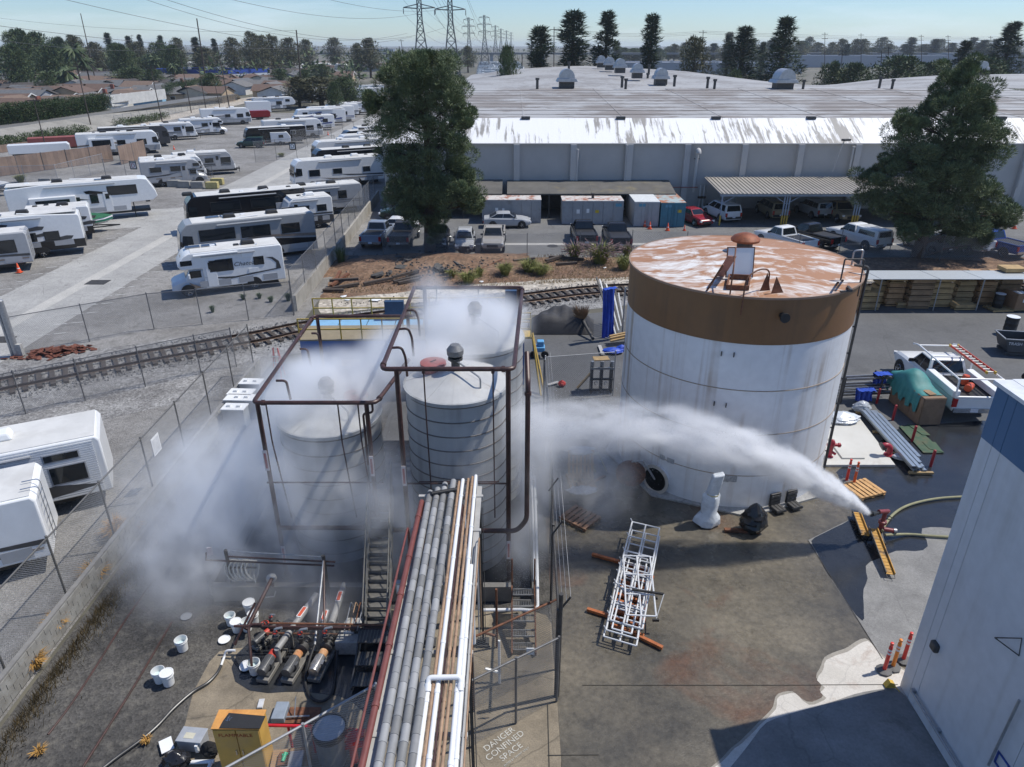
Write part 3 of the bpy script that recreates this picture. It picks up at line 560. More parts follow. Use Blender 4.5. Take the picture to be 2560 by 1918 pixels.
 # ------------------------------------------------------------------ railway
def railpt(s):
 P=[g('I',-330,650),g('I',0,580),g('I',1200,345),g('I',2209,165),g('J',600,395),g('G',100,1208),g('G',1000,1122)]
 P=[Vector((p.x,p.y,0)) for p in P]+[Vector((22,49.8,0)),Vector((45,50.2,0))]
 k=s*(len(P)-1);j=min(int(k),len(P)-2);f=k-j
 a=P[max(j-1,0)];b=P[j];c=P[j+1];d=P[min(j+2,len(P)-1)]
 return .5*((2*b)+(c-a)*f+(2*a-5*b+4*c-d)*f*f+(3*b-a-3*c+d)*f**3)
pts=[railpt(i/400) for i in range(401)];dist=[0]
for a,b in zip(pts[:-1],pts[1:]):dist.append(dist[-1]+(b-a).length)
def along(d):
 import bisect
 i=min(max(bisect.bisect(dist,d)-1,0),399);f=(d-dist[i])/max(1e-6,dist[i+1]-dist[i]);p=pts[i].lerp(pts[i+1],f);return p,(pts[i+1]-pts[i]).normalized()
t=Tg('railway_track','single rusty railway track crossing behind the tanks','railway')
tie=MB().box((0,0,0),(.24,2.55,.18)).mesh('railway_tie',pm('dark_railway_tie',(.06,.048,.04),.9,0,.35,5,.4,30))
d=.3;rr=random.Random(3)
while d<dist[-1]-1:
 p,dr=along(d);o=obj('railway_tie',tie,t,loc=(p.x,p.y,.0+rr.uniform(-.015,.015)),rz=math.atan2(dr.y,dr.x)+rr.uniform(-.04,.04));d+=.62
for s in (-1,1):
 mb=MB();rings=[]
 for i in range(0,401,2):
  dr=(pts[min(i+1,400)]-pts[max(i-1,0)]).normalized();n=Vector((-dr.y,dr.x,0));c=pts[i]+n*.75*s
  rings.append([c+n*x+Vector((0,0,z)) for x,z in ((-.07,.09),(.07,.09),(.02,.12),(.02,.21),(.037,.215),(.037,.25),(-.037,.25),(-.037,.215),(-.02,.21),(-.02,.12))])
 mb.loft(rings);mb.bd('rail',pm('rail_steel',(.09,.06,.045),.5,.6,.25,6),t)
mb=MB();rr=random.Random(5)
for i in range(7000):
 p,dr=along(rr.uniform(0,dist[-1]));n=Vector((-dr.y,dr.x,0));q=p+n*rr.uniform(-2.1,2.1);s=rr.uniform(.03,.085);z=-.04
 mb.add([(q.x-s,q.y-s*.6,z),(q.x+s,q.y-s*.5,z),(q.x+s*.2,q.y+s,z),(q.x+rr.uniform(-.3,.3)*s,q.y,z+s*1.2)],[(0,1,3),(1,2,3),(2,0,3)])
tag(mb.bd('ballast_gravel',m_ballast),'loose grey ballast stones around the railway ties','gravel',kind='stuff')
# ------------------------------------------------------------------ poles, wires, lattice towers
m_pole=pm('creosoted_pole',(.075,.058,.048),.9,0,.25,3)
POLES=[]
def pole(label,base_px,top_px,arms=1,r=.16,Y=None,name='utility_pole'):
 b=far_pt(*base_px,Y) if Y else None
 if not Y:
  u,dy,dz=ray('W',*base_px);tt=-CAM_H/dz;b=Vector((u*tt,dy*tt,0));
 b.z=0;tp=far_pt(*top_px,b.y);t=Tg(name,label,'pole',b,0,'utility poles')
 ln=tp-b;MB().tube((0,0,-.3),ln,r,8,r*.6).bd('shaft',m_pole,t,True)
 for k in range(arms):
  MB().beam(ln*(.97-.07*k)+Vector((-1.1,0,0)),ln*(.97-.07*k)+Vector((1.1,0,0)),.1,.14).bd('crossarm',m_pole,t)
 POLES.append(tp);return tp
pA=pole('tall leaning wooden pole above the house roofs with lines',(208,182),(174,29),0,.27);pB=pole('tall wooden pole before the blue banded building end',(437,137),(425,40),0,.3,250);pC=pole('tall wooden pole at the side street corner',(647,160),(640,65),0,.3,235)
pole('slim pole with floodlight beside the scrap enclosure',(102,330),(72,214),1,.1);pole('wooden pole in the lot hedge by the trailers',(475,232),(462,170),0,.12);pole('wooden pole with crossarm behind the grey roofs',(338,200),(325,145),1,.13,175);pole('dark wooden pole among the brown house roofs',(178,195),(165,140),1,.13,160);pole('wooden pole at the long blue banded wall',(400,170),(389,117),1,.13,200);pole('leaning wooden pole at the end of the blue banded building',(488,180),(468,93),1,.15,190);pole('short pole before the white and blue building',(433,165),(428,140),1,.12,200)
pole('black pole with red top light by the hedge',(897,190),(862,100),0,.13,175)
pole('wooden pole just past the tall pine crown',(878,130),(866,85),1,.16,300);pole('pole standing in the far motorhome field',(1128,160),(1128,118),0,.15,190);pole('pole beside the round tree at the roof corner',(1148,160),(1148,80),1,.16,190)
for i,(x,yt,Y) in enumerate(((1197,58,190),(1519,65,230),(1582,68,250),(1690,70,260),(1782,70,280),(1860,72,300),(1990,75,320),(2048,76,330),(2098,80,350),(1920,100,210),(1905,110,200),(1820,106,210),(2140,78,370),(2200,75,380),(285,75,480),(350,80,470),(500,90,460))):
 pole(['thin distant pole','hazy utility pole','small far pole','narrow wooden pole'][i%4]+' on the skyline, '+['first','second','third','fourth','fifth','sixth','seventh','eighth','ninth','tenth','eleventh','twelfth','thirteenth','fourteenth','fifteenth','sixteenth','seventeenth'][i]+' past the warehouse'*(i<14)+' among the houses'*(i>=14),(x,200),(x,yt),2,.14,Y)
m_tower=pm('tower_steel',(.13,.135,.14),.6,.3)
TOW=[]
def tower(label,px,ytop,Y,H,kind=0):
 p=far_pt(px,ytop,Y);Hh=H;t=Tg('transmission_tower',label,'tower',(p.x,Y,0),.1,'lattice transmission towers');z1=p.z;w0,w1=z1*.1,z1*.022;q=.0042*z1
 def wd(z):return w0+(w1-w0)*min(1,z/(z1*.62)) if z<z1*.62 else w1*(1-(z-z1*.62)/z1*.8)
 for sx in (-1,1):
  for sy in (-1,1):
   MB().path([(sx*wd(z),sy*wd(z),z) for z in (0,z1*.3,z1*.62,z1)],q*1.3,4).bd('leg',m_tower,t)
 br=MB();zs=[z1*k for k in (0,.14,.26,.36,.45,.53,.6,.67,.74,.81,.88,.95,1)]
 for a,b in zip(zs[:-1],zs[1:]):
  A,B=wd(a),wd(b)
  for s in (-1,1):
   for e in (-1,1):
    br.tube((-A*e,s*A,a),(B*e,s*B,b),q*.8,3);br.tube((s*A,-A*e,a),(s*B,B*e,b),q*.8,3)
   br.tube((-B,s*B,b),(B,s*B,b),q*.8,3)
 x=br.bd('bracing',m_tower,t);x['kind']='stuff';tips=[]
 for k,(f,l) in enumerate(((.68,.17),(.82,.20),(.95,.15)) if kind else ((.72,.2),(.86,.22),(.98,.18))):
  mb=MB();z=z1*f;l*=z1*.75
  for s in (-1,1):
   for e in (-1,1):mb.tube((s*w1,e*w1*.8,z),(s*l,0,z+z1*.008),q,4);mb.tube((s*w1,e*w1*.8,z+z1*.035),(s*l,0,z+z1*.008),q*.8,4)
   mb.tube((s*l,0,z),(s*l,0,z-z1*.045),q*.9,4);tips.append(Vector((p.x+s*l,Y,z-z1*.045)))
  mb.bd('crossarm',m_tower,t)
 TOW.append((px,tips));return tips
T1=tower('nearer lattice transmission tower behind the tall pine crown',902,-55,300,46);T2=tower('second lattice transmission tower next to the first',970,-50,300,46)
T3=tower('smaller lattice tower on the hazy skyline past the first two',1012,38,620,46,1);T4=tower('second smaller lattice tower on the hazy skyline',1046,33,620,46,1);T5=tower('distant lattice tower, third pair on the skyline',1070,55,950,46,1);T6=tower('distant lattice tower, last of the line before the haze',1082,62,1100,46,1);tower('tiny far lattice tower fading into haze',1094,66,1400,46,1);tower('tiniest lattice tower at the end of the line',1104,70,1800,46,1)
m_cable=pm('power_cable',(.10,.10,.105),.6)
def cable(label,a,b,sag,r=.035,n=26):
 a,b=Vector(a),Vector(b);P=[a.lerp(b,i/n)-Vector((0,0,sag*4*(i/n)*(1-i/n))) for i in range(n+1)]
 o=Vector(P[0]);return tag(MB().path([p-o for p in P],r,4).bd('power_line',m_cable,loc=o),label,'cable','overhead power lines')
nm=['top','upper','middle','lower','bottom','lowest']
for i in range(6):
 cable(f'{nm[i]} conductor between the first and the third lattice towers',T1[i],T3[i],8,.05);cable(f'{nm[i]} conductor between the second and the fourth lattice towers',T2[i],T4[i],8,.05);cable(f'{nm[i]} far conductor from the third tower into the haze',T3[i],T5[i],8,.07);cable(f'{nm[i]} far conductor from the fourth tower into the haze',T4[i],T6[i],8,.07)
def skyline(label,a,b,sag,r=.04):cable(label,far_pt(*a[:2],a[2]),far_pt(*b[:2],b[2]),sag,r)
skyline('thick wire crossing the sky above the house roofs',(-60,48,140),(890,80,290),4);skyline('long sagging wire from the upper corner to the first tower',(95,-12,150),(905,100,330),4);skyline('second sagging wire meeting the skyline near the towers',(320,-14,160),(960,60,300),6);skyline('third sagging wire below the top edge to the tower',(440,-16,170),(900,30,300),3);skyline('wire running low over the houses',(-60,78,150),(430,98,250),2,.03);skyline('short high wire to the second tower',(660,-14,200),(965,20,300),2);skyline('wire slanting across the middle sky',(300,-6,180),(880,72,295),5);skyline('faint wire pair over the roofs of homes',(-40,34,300),(640,66,235),2,.03)
for i in range(3):skyline(f'{nm[i]} thin wire along the skyline poles behind the warehouse',(1197,60+i*3,190),(1519,67+i*3,230),1,.025);skyline(f'{nm[i]} thin wire further along the skyline poles',(1519,67+i*3,230),(2200,78+i*3,380),1,.03)
# ------------------------------------------------------------------ houses, sheds, far buildings
RC={k:pm('roof_'+k,c,.9,0,.18,1.5,.3,12) for k,c in dict(brown=(.13,.085,.065),grey2=(.15,.145,.14),grey=(.12,.122,.125),tan=(.17,.12,.09),dark=(.07,.062,.058),white=(.6,.6,.58),red=(.2,.1,.08)).items()}
WC={k:pm('stucco_'+k,c,.85,0,.1,.8) for k,c in dict(tan=(.42,.32,.21),white=(.62,.61,.58),grey=(.3,.31,.33),blue=(.25,.45,.6),cream=(.55,.48,.36)).items()}
m_trim=pm('fascia_trim',(.6,.6,.58),.7);m_brick=pm('chimney_brick',(.28,.1,.07),.85,0,.25,6)
def house(label,p,w,d,h,rise,rz,rc,wc,chim=None,win=2,group='houses beyond the levee',name='house'):
 t=Tg(name,label,'house',p,rz,group);MB().box((0,0,h/2),(w,d,h)).bd('wall',wc,t)
 ov=.5;W2,D2=w/2+ov,d/2+ov;z=h-.1;r=MB()
 r.add([(-W2,-D2,z),(W2,-D2,z),(W2,D2,z),(-W2,D2,z),(-W2,0,h+rise),(W2,0,h+rise)],[(0,1,5,4),(2,3,4,5)],0)
 r.add([(-W2,-D2,z-.18),(W2,-D2,z-.18),(W2,D2,z-.18),(-W2,D2,z-.18),(-W2,0,h+rise-.18),(W2,0,h+rise-.18)],[(4,5,1,0),(5,4,3,2)],0)
 rf=r.bd('roof',rc,t)
 gm=MB()
 for sx in (-1,1):gm.add([(sx*w/2,-d/2,h-.02),(sx*w/2,d/2,h-.02),(sx*w/2,0,h+rise*d/(d+2*ov))],[(0,1,2)])
 gm.bd('gable',wc,t)
 for sx in (-1,1):
  fm=MB()
  for sy in (-1,1):fm.beam((sx*(W2+.04),sy*D2,z),(sx*(W2+.04),0,h+rise),.1,.3)
  fm.bd('fascia',m_trim,rf)
 if chim is not None:MB().box((chim,0,h+rise*.6+.4),(.9,.7,rise+1.2)).bd('chimney',m_brick,rf)
 for i in range(win):
  x=(i+.5)/win*w-w/2;f=MB().box((x,-d/2-.02,h*.55),(1.5,.06,1.1)).bd('window',m_trim,t);MB().box((x,-d/2-.06,h*.55),(1.3,.04,.9)).bd('pane',glass,f)
 return t
for i,(px,py,Yo,w,d,rz,rc,wc,ch,lb) in enumerate((('A',150,960,9,12,1.2,'brown','tan',None,'brown gabled house end with tan wall beside the long hedge'),('A',420,920,10,11,1.15,'brown','tan',-2,'brown gabled house with brick chimney by the hedge'),('A',700,860,13,10,.1,'tan','cream',None,'tan roofed house behind the hedge end'),('A',860,850,12,10,-.15,'grey','white',2,'grey roofed house with white gable and brick chimney'),('A',1100,800,13,10,.1,'grey','tan',-4,'long grey roofed house in front of the round tree'),('A',1350,790,13,11,.6,'grey','tan',None,'grey hipped looking house by the wooden pole'),('A',1500,740,12,9,.1,'dark','blue',3,'dark roofed house with pale blue wall and chimney'),('A',60,850,12,9,.1,'brown','tan',-3,'brown roofed house at the edge with small chimney'),('A',20,720,12,10,.2,'brown','cream',None,'brown roofed house beside the feather palm'),('A',110,570,18,10,.15,'brown','white',None,'long low house with white walls among palms'),('A',330,560,18,10,-.05,'grey','white',None,'second long white walled house among palms'),('A',1000,640,13,16,1.45,'dark','white',None,'steep brown A frame roof with white gable'),('A',1180,610,16,12,.05,'brown','tan',None,'big brown pitched roof above the trees'),('A',860,650,16,9,.05,'grey','grey',None,'pale green grey low house by the round shrub'),('A',720,490,16,10,.1,'brown','tan',None,'brown roof half hidden by fan palms'),('A',1190,480,22,10,0,'brown','tan',None,'long brown roof in front of the far trees'),('A',480,640,14,9,.1,'tan','cream',None,'tan roof near the tall leaning pole'),('A',250,640,14,9,0,'tan','cream',None,'low tan roof in front of white walled house'),('B',700,640,16,9,.05,'brown','tan',None,'brown walled block near the side street'))):
 q=g(px,py,Yo,3.2);house(lb,(q.x,q.y,0),w,d,2.7,1.7,rz,RC[rc],WC[wc],ch)
GH='small houses in the suburb beyond the levee';rr=random.Random(61);pr=[]
for k in range(5):
 w,d=(13,10,15,12,16)[k],(9,9,10,8,10)[k];m1=MB().box((0,0,1.4),(w,d,2.8));m1.add([(-w/2,-d/2,2.8),(-w/2,d/2,2.8),(-w/2,0,4.2),(w/2,-d/2,2.8),(w/2,d/2,2.8),(w/2,0,4.2)],[(0,2,1),(3,4,5)]);e=w/2+.5;f=d/2+.6;m2=MB().add([(-e,-f,2.7),(e,-f,2.7),(e,f,2.7),(-e,f,2.7),(-e,0,4.5),(e,0,4.5)],[(0,1,5,4),(2,3,4,5)]);pr.append((m1.mesh('wall',list(WC.values())[k]),m2.mesh('roof',list(RC.values())[k])))
for i in range(240):
 Y=165+360*rr.random()**1.2;x=-52-(Y-150)*.18-rr.random()*(Y*.75-40)
 if Y<240 and x>-105:continue
 t=Tg('small_house','small pitched roof house in the suburb beyond the levee','house',(x,Y,0),rr.choice([0,1.57])+rr.uniform(-.15,.15),GH);a=rr.randrange(5);obj('wall',pr[a][0],t);obj('roof',pr[(a+rr.randrange(1))%5][1],t)
rr=random.Random(21);GM='mobile homes in the far park'
for i in range(330):
 px=rr.uniform(640,900) if i%3 else rr.uniform(300,640);py=rr.uniform(114,156) if px>560 else rr.uniform(125,152)
 u,dy,dz=ray('W',px,py);tt=-CAM_H/dz;X,Y=u*tt,dy*tt
 if Y>640 or Y<215:continue
 t=Tg('mobile_home','small pale mobile home with low pitched roof in the far park','house',(X,Y,0),rr.choice([.15,1.7])+rr.uniform(-.05,.05),GM)
 w=rr.uniform(11,17);MB().box((0,0,1.4),(w,6,2.8)).bd('wall',WC[rr.choice(['white','cream','grey','white'])],t)
 MB().add([(-w/2-.3,-3.4,2.7),(w/2+.3,-3.4,2.7),(w/2+.3,3.4,2.7),(-w/2-.3,3.4,2.7),(-w/2-.3,0,3.8),(w/2+.3,0,3.8)],[(0,1,5,4),(2,3,4,5),(0,4,3),(1,2,5)]).bd('roof',RC[rr.choice(['white','tan','grey','brown','grey'])],t)
def flat_building(label,c,w,d,h,wm,rm,band=None,rz=0,parap=.5,dock=0,name='industrial_building'):
 t=Tg(name,label,'building',c,rz,'flat roofed industrial buildings');n=max(2,int(w/12))
 for i in range(n):MB().box((-w/2+(i+.5)*w/n,0,h/2),(w/n-.06,d,h)).bd('wall_panel',wm,t)
 MB().box((0,0,h-.3),(w-.6,d-.6,.5)).bd('roof',rm,t)
 e=MB()
 for s in (-1,1):e.box((0,s*(d/2-.12),h+parap/2-.02),(w+.04,.3,parap));e.box((s*(w/2-.12),0,h+parap/2-.02),(.3,d-.6,parap))
 e.bd('parapet',band or wm,t)
 if band:MB().box((0,0,h-.55),(w+.12,d+.12,1.1)).bd('colour_band',band,t)
 for k in range(dock):x=-w/2+(k+.6)*w/dock;MB().box((x,-d/2-.05,2),(3.4,.15,3.2)).bd('dock_door',pm('dock_door_grey',(.2,.21,.22),.6),t)
 rr=random.Random(int(abs(c[0])));
 for k in range(3 if w<60 else 6):MB().box((rr.uniform(-.4,.4)*w,rr.uniform(-.3,.3)*d,h+.5),(2,2,1.2)).box((rr.uniform(-.4,.4)*w,rr.uniform(-.3,.3)*d,h+.4),(1.2,1.2,.8)).bd('roof_unit',galv,t)
 return t
m_bblue=pm('royal_blue_paint',(.03,.07,.32),.5);m_roofw=pm('white_membrane_roof',(.72,.72,.7),.6,var=.1,scale=.3);m_greyw=pm('grey_tiltup_wall',(.3,.32,.36),.8);m_greyr=pm('grey_flat_roof',(.22,.22,.22),.85)
a,b=g('A',1380,715),g('A',2090,735);flat_building('low white building with royal blue roof band behind the homes',((a.x+b.x)/2,(a.y+b.y)/2+12,0),(b-a).length,26,5.6,pm('pale_wall',(.5,.53,.57),.8),m_roofw,m_bblue,math.atan2((b-a).y,(b-a).x))
for i,(px,py,w,d,h,lb,wm,rm) in enumerate(((1520,160,120,40,6,'long low building with bright white roof behind the conifers',m_greyw,m_roofw),(1900,146,150,45,8,'long grey tilt up building past the round trees',m_greyw,m_greyr),(1700,132,90,40,7,'hazy grey warehouse block among far trees',m_greyw,m_greyr),(1330,118,60,40,9,'two storey pale office block between the conifers',WC['grey'],m_greyr),(2140,142,70,40,9,'grey hall with bright skylight at the skyline end',m_greyw,m_roofw),(640,108,130,40,6,'long blue grey roof behind the mobile homes',pm('bluegrey_wall',(.16,.19,.26),.8),pm('bluegrey_roof',(.13,.16,.22),.8)),(820,112,70,30,6,'small blue grey block past the mobile homes',pm('bluegrey_wall',(.2,.2,.2)),pm('bluegrey_roof',(.2,.2,.2))),(1850,122,160,60,8,'faraway long grey roof on the skyline',m_greyw,m_greyr),(2150,166,40,20,7,'grey block beside the vent at the far end',m_greyw,m_roofw))):
 u,dy,dz=ray('W',px,py);tt=-CAM_H/dz;flat_building(lb,(u*tt,dy*tt+d/2,0),w,d,h,wm,rm,dock=3)
 # elevated freeway strip on the horizon
t=Tg('overpass','long grey overpass strip on the horizon behind the towers','bridge',(60,760,0));MB().box((60,0,8.5),(900,14,1.8)).bd('deck',m_greyr,t)
for k in range(16):MB().box((-330+k*50,0,3.8),(3,10,7.6)).bd('pier',m_greyw,t)
# water tank on legs far left
# ------------------------------------------------------------------ road vehicles
CM={}
def cmesh(key,fn):
 if key not in CM:CM[key]=fn()
 return CM[key]
def wheel(t,x,y,r=.34,w=.24,rimm=None,side=1):
 def tyre():
  mb=MB();rings=[]
  for rr_,yy in ((r*.62,-w/2),(r*.93,-w/2),(r,-w*.3),(r,w*.3),(r*.93,w/2),(r*.62,w/2)):
   rings.append([(rr_*math.cos(a*math.pi/10),yy,rr_*math.sin(a*math.pi/10)) for a in range(20)])
  return mb.loft(rings[::-1]).mesh('tyre',rubber,True)
 def rim():
  mb=MB();k=.40
  mb.loft([[(q*r*math.cos(a*math.pi/8),yy,q*r*math.sin(a*math.pi/8)) for a in range(16)] for q,yy in ((.64,w/2-.02),(.60,w/2+.012),(.5,w/2-.03),(.2,w/2-.02),(.12,w/2+.015))][::-1])
  for a in range(5):mb.beam((.12*r*math.cos(a*1.2566),w/2+.0,.12*r*math.sin(a*1.2566)),(.6*r*math.cos(a*1.2566),w/2+.0,.6*r*math.sin(a*1.2566)),.05,.03)
  return mb.mesh('rim',rimm or chrome,True)
 o=obj('wheel',cmesh(('ty',r,w),tyre),t,loc=(x,y,r));q=obj('rim',cmesh(('ri',r,w,(rimm or chrome).name),rim),o)
 if side<0:q.rotation_euler[2]=math.pi
CARS=dict(sedan=dict(L=4.65,hw=.9,hull=[(-1,.42,.80,.74),(-.96,.30,.95,.82),(-.7,.22,1.0,.9),(-.2,.2,.97,.91),(.35,.2,.95,.91),(.62,.2,.92,.9),(.9,.24,.78,.84),(.975,.3,.66,.76),(1,.4,.58,.70)],cab=(-.78,.42,.96,-.42,.12,1.43,.8,.62),wx=(-.6,.62)),hatch=dict(L=4.35,hw=.88,hull=[(-1,.42,.95,.78),(-.95,.3,1.02,.86),(-.6,.22,1.0,.89),(0,.2,.97,.89),(.5,.2,.95,.88),(.78,.22,.86,.86),(.95,.3,.72,.76),(1,.4,.6,.68)],cab=(-.96,.55,.97,-.72,.12,1.48,.79,.62),wx=(-.62,.64)),suv=dict(L=4.7,hw=.93,hull=[(-1,.5,1.0,.82),(-.96,.38,1.1,.9),(-.6,.3,1.1,.94),(0,.28,1.08,.94),(.5,.28,1.06,.93),(.8,.3,1.0,.9),(.96,.4,.85,.82),(1,.5,.72,.76)],cab=(-.97,.48,1.07,-.9,.2,1.76,.86,.7),wx=(-.6,.62)),van=dict(L=5.0,hw=.98,hull=[(-1,.45,1.0,.86),(-.97,.3,1.1,.95),(-.5,.24,1.08,.98),(.2,.24,1.05,.98),(.6,.24,1.0,.97),(.86,.28,.86,.9),(.97,.36,.72,.8),(1,.45,.62,.72)],cab=(-.97,.62,1.05,-.9,.22,1.78,.92,.76),wx=(-.58,.62)),pickup=dict(L=5.85,hw=.99,hull=[(-1,.55,1.12,.92),(-.985,.5,1.16,.97),(-.5,.45,1.16,1.0),(-.12,.42,1.16,1.0),(.3,.42,1.16,1.0),(.62,.42,1.14,.99),(.9,.46,1.06,.95),(.985,.52,.95,.88),(1,.6,.85,.8)],cab=(-.15,.44,1.15,-.06,.25,1.86,.9,.74),wx=(-.62,.65)))
def car(kind,label,loc,rz,paintm,group=None,name=None,tail=False,cap=False,s=1.,rimm=None,fold=False,cover=None,shade=None):
 C=CARS[kind];h=C['L']/2;key=(kind,paintm.name,cap)
 cat={'pickup':'pickup truck','van':'minivan','suv':'car'}.get(kind,'car')
 t=Tg(name or {'pickup':'pickup_truck','van':'minivan'}.get(kind,'parked_car'),label,cat,loc,rz,group);t.scale=(s,s,s)
 def hull():
  mb=MB();rings=[]
  for x,zb,zt,hw in C['hull']:
   x*=h;m_=zb+(zt-zb)*.55;rings.append([(x,-hw*.88,zb),(x,-hw*.98,zb+.12),(x,-hw,m_),(x,-hw*.97,zt-.1),(x,-hw*.86,zt),(x,hw*.86,zt),(x,hw*.97,zt-.1),(x,hw,m_),(x,hw*.98,zb+.12),(x,hw*.88,zb)])
  mb.loft(rings);return mb.mesh('body',paintm,True,28)
 obj('body',cmesh(('hull',)+key,hull),t)
 x0,x1,zb,r0,r1,zr,wb,wr=C['cab'];x0,x1,r0,r1=x0*h,x1*h,r0*h,r1*h
 def corners(e=0.):
  return [(x0,-wb-e,zb),(x1,-wb-e,zb),(x1,wb+e,zb),(x0,wb+e,zb),(r0,-wr-e,zr),(r1,-wr-e,zr),(r1,wr+e,zr),(r0,wr+e,zr)]
 def cabin():
  mb=MB();m1=.5;mid=[((x0+r0)/2-.05*(kind!='pickup'),0),((x1+r1)/2+.06,0)]
  B=[[(x0,-wb),(x1,-wb),(x1-.05,wb*0+wb),(x0,wb)]]
  r_a=[(x0,-wb,zb-.05),(x1,-wb,zb-.05),(x1,wb,zb-.05),(x0,wb,zb-.05)]
  r_b=[(x0,-wb,zb),(x1,-wb,zb),(x1,wb,zb),(x0,wb,zb)]
  r_c=[(r0,-wr,zr-.06),(r1,-wr,zr-.06),(r1,wr,zr-.06),(r0,wr,zr-.06)]
  r_d=[(r0+.12,-wr+.1,zr),(r1-.12,-wr+.1,zr),(r1-.12,wr-.1,zr),(r0+.12,wr-.1,zr)]
  mb.loft([r_a,r_b,r_c,r_d]);return mb.mesh('cabin',paintm,True,30)
 obj('cabin',cmesh(('cab',)+key,cabin),t)
 c=corners();zt2=zr-.06;c[4:]=[(x,y,zt2) for x,y,z in c[4:]]
 def pane(a,b,cc,d,i0,i1,j0,j1,name):
  a,b,cc,d=map(Vector,(a,b,cc,d))
  def P(u,v):return a.lerp(b,u).lerp(d.lerp(cc,u),v)
  n=(b-a).cross(d-a).normalized()*.012;q=[P(i0,j0),P(i1,j0),P(i1,j1),P(i0,j1)]
  mb=MB().add([p+n for p in q]+[p-n for p in q],[(0,1,2,3),(0,4,5,1),(1,5,6,2),(2,6,7,3),(3,7,4,0)])
  return mb.mesh(name,glass)
 obj('windshield',cmesh(('ws',)+key,lambda:pane(c[1],c[2],c[6],c[5],.06,.94,.1,.95,'windshield')),t)
 obj('rear_window',cmesh(('rw',)+key,lambda:pane(c[3],c[0],c[4],c[7],.08,.92,.15,.93,'rear_window')),t)
 ns=3 if kind in ('van','suv') else 2
 for i in range(ns):
  u0,u1=.05+i*.9/ns+.012,.05+(i+1)*.9/ns-.012
  obj('side_window',cmesh(('sl',i)+key,lambda:pane(c[0],c[1],c[5],c[4],u0,u1,.12,.93,'side_window')),t)
  obj('side_window',cmesh(('sr',i)+key,lambda:pane(c[2],c[3],c[7],c[6],u0,u1,.12,.93,'side_window')),t)
 r=.4 if kind=='pickup' else .36 if kind in ('suv','van') else .33
 for wx in C['wx']:
  for sd in (-1,1):
   y=sd*(C['hull'][3][3]-.11)
   MB_=cmesh(('arch',r),lambda:MB().loft([[(r*1.2*math.cos(k*math.pi/8),yy,r*1.2*math.sin(k*math.pi/8)) for k in range(16)] for yy in (.02,-.02)]).mesh('wheel_arch',bkm))
   obj('wheel_arch',MB_,t,loc=(wx*h,sd*(C['hull'][3][3]-.005),r*1.02));wheel(t,wx*h,y+sd*.03,r,.24,rimm,sd)
 z=C['hull'][0][2];hwf,hwr=C['hull'][-2][3],C['hull'][0][3]
 for sd in (-1,1):
  obj('headlight',cmesh(('hl',kind),lambda:MB().box((0,0,0),(.16,.36,.15)).mesh('headlight',clearlens)),t,loc=(h*.965,sd*(hwf-.12),C['hull'][-2][2]-.08),rz=-sd*.35)
  obj('taillight',cmesh(('tl',kind),lambda:MB().box((0,0,0),(.1,.2,.38 if kind in ('pickup','van','suv') else .16)).mesh('taillight',redlens)),t,loc=(-h+.02,sd*(hwr-.06),z-.18))
  obj('mirror',cmesh(('mi',paintm.name),lambda:MB().box((0,0,0),(.12,.22,.15),0,0,(.7,.8)).mesh('mirror',bkm)),t,loc=(x1-.25,sd*(wb+.1),zb+.12))
 obj('rear_bumper',cmesh(('rb',kind),lambda:MB().box((0,0,0),(.14,hwr*1.9,.2)).mesh('rear_bumper',chrome if kind=='pickup' else bkm)),t,loc=(-h-.01,0,.52 if kind!='pickup' else .6))
 obj('grille',cmesh(('gr',kind),lambda:MB().box((0,0,0),(.06,.95,.24)).box((.035,0,0),(.02,.8,.03)).mesh('grille',bkm)),t,loc=(h*.99,0,C['hull'][-1][2]-.14))
 obj('licence_plate',cmesh('lp',lambda:MB().box((0,0,0),(.02,.32,.16)).mesh('licence_plate',pm('plate_white',(.6,.62,.66),.4))),t,loc=(-h-.09,0,.6 if kind!='pickup' else .62))
 if kind=='pickup' and not cap:
  bed=MB().box(((-.985*h+x0)/2-.02,0,1.165),(x0+.975*h-.14,1.62,.02))
  obj('bed_liner',bed.mesh('bed_liner',cover or bkm),t)
  br=MB()
  for sd in (-1,1):br.box(((-.98*h+x0)/2,sd*.9,1.2),(x0+.97*h,.14,.1))
  br.box((-h*.985,0,1.2),(.1,1.7,.1));br.bd('bed_rail',paintm,t,bev=.03)
 if cap:
  mb=MB();a,b=-h*.98,x0+.02
  mb.loft([[(a,-.93,1.14),(b,-.93,1.14),(b,.93,1.14),(a,.93,1.14)],[(a+.1,-.78,1.8),(b,-.8,1.82),(b,.8,1.82),(a+.1,.78,1.8)],[(a+.3,-.6,1.86),(b-.1,-.6,1.88),(b-.1,.6,1.88),(a+.3,.6,1.86)]])
  mb.bd('bed_cap',paintm,t,True)
  for sd in (-1,1):MB().add([((a+.35),sd*.90,1.28),(b-.3,sd*.905,1.28),(b-.35,sd*.83,1.66),(a+.45,sd*.83,1.66)],[(0,1,2,3) if sd<0 else (3,2,1,0)]).bd('cap_window',glass,t)
  MB().add([(a-.005,.72,1.26),(a-.005,-.72,1.26),(a+.075,-.64,1.7),(a+.075,.64,1.7)],[(0,1,2,3)]).bd('rear_glass',glass,t)
 return t
P_=lambda n,c,r=.22:paint('car_'+n,c,r)
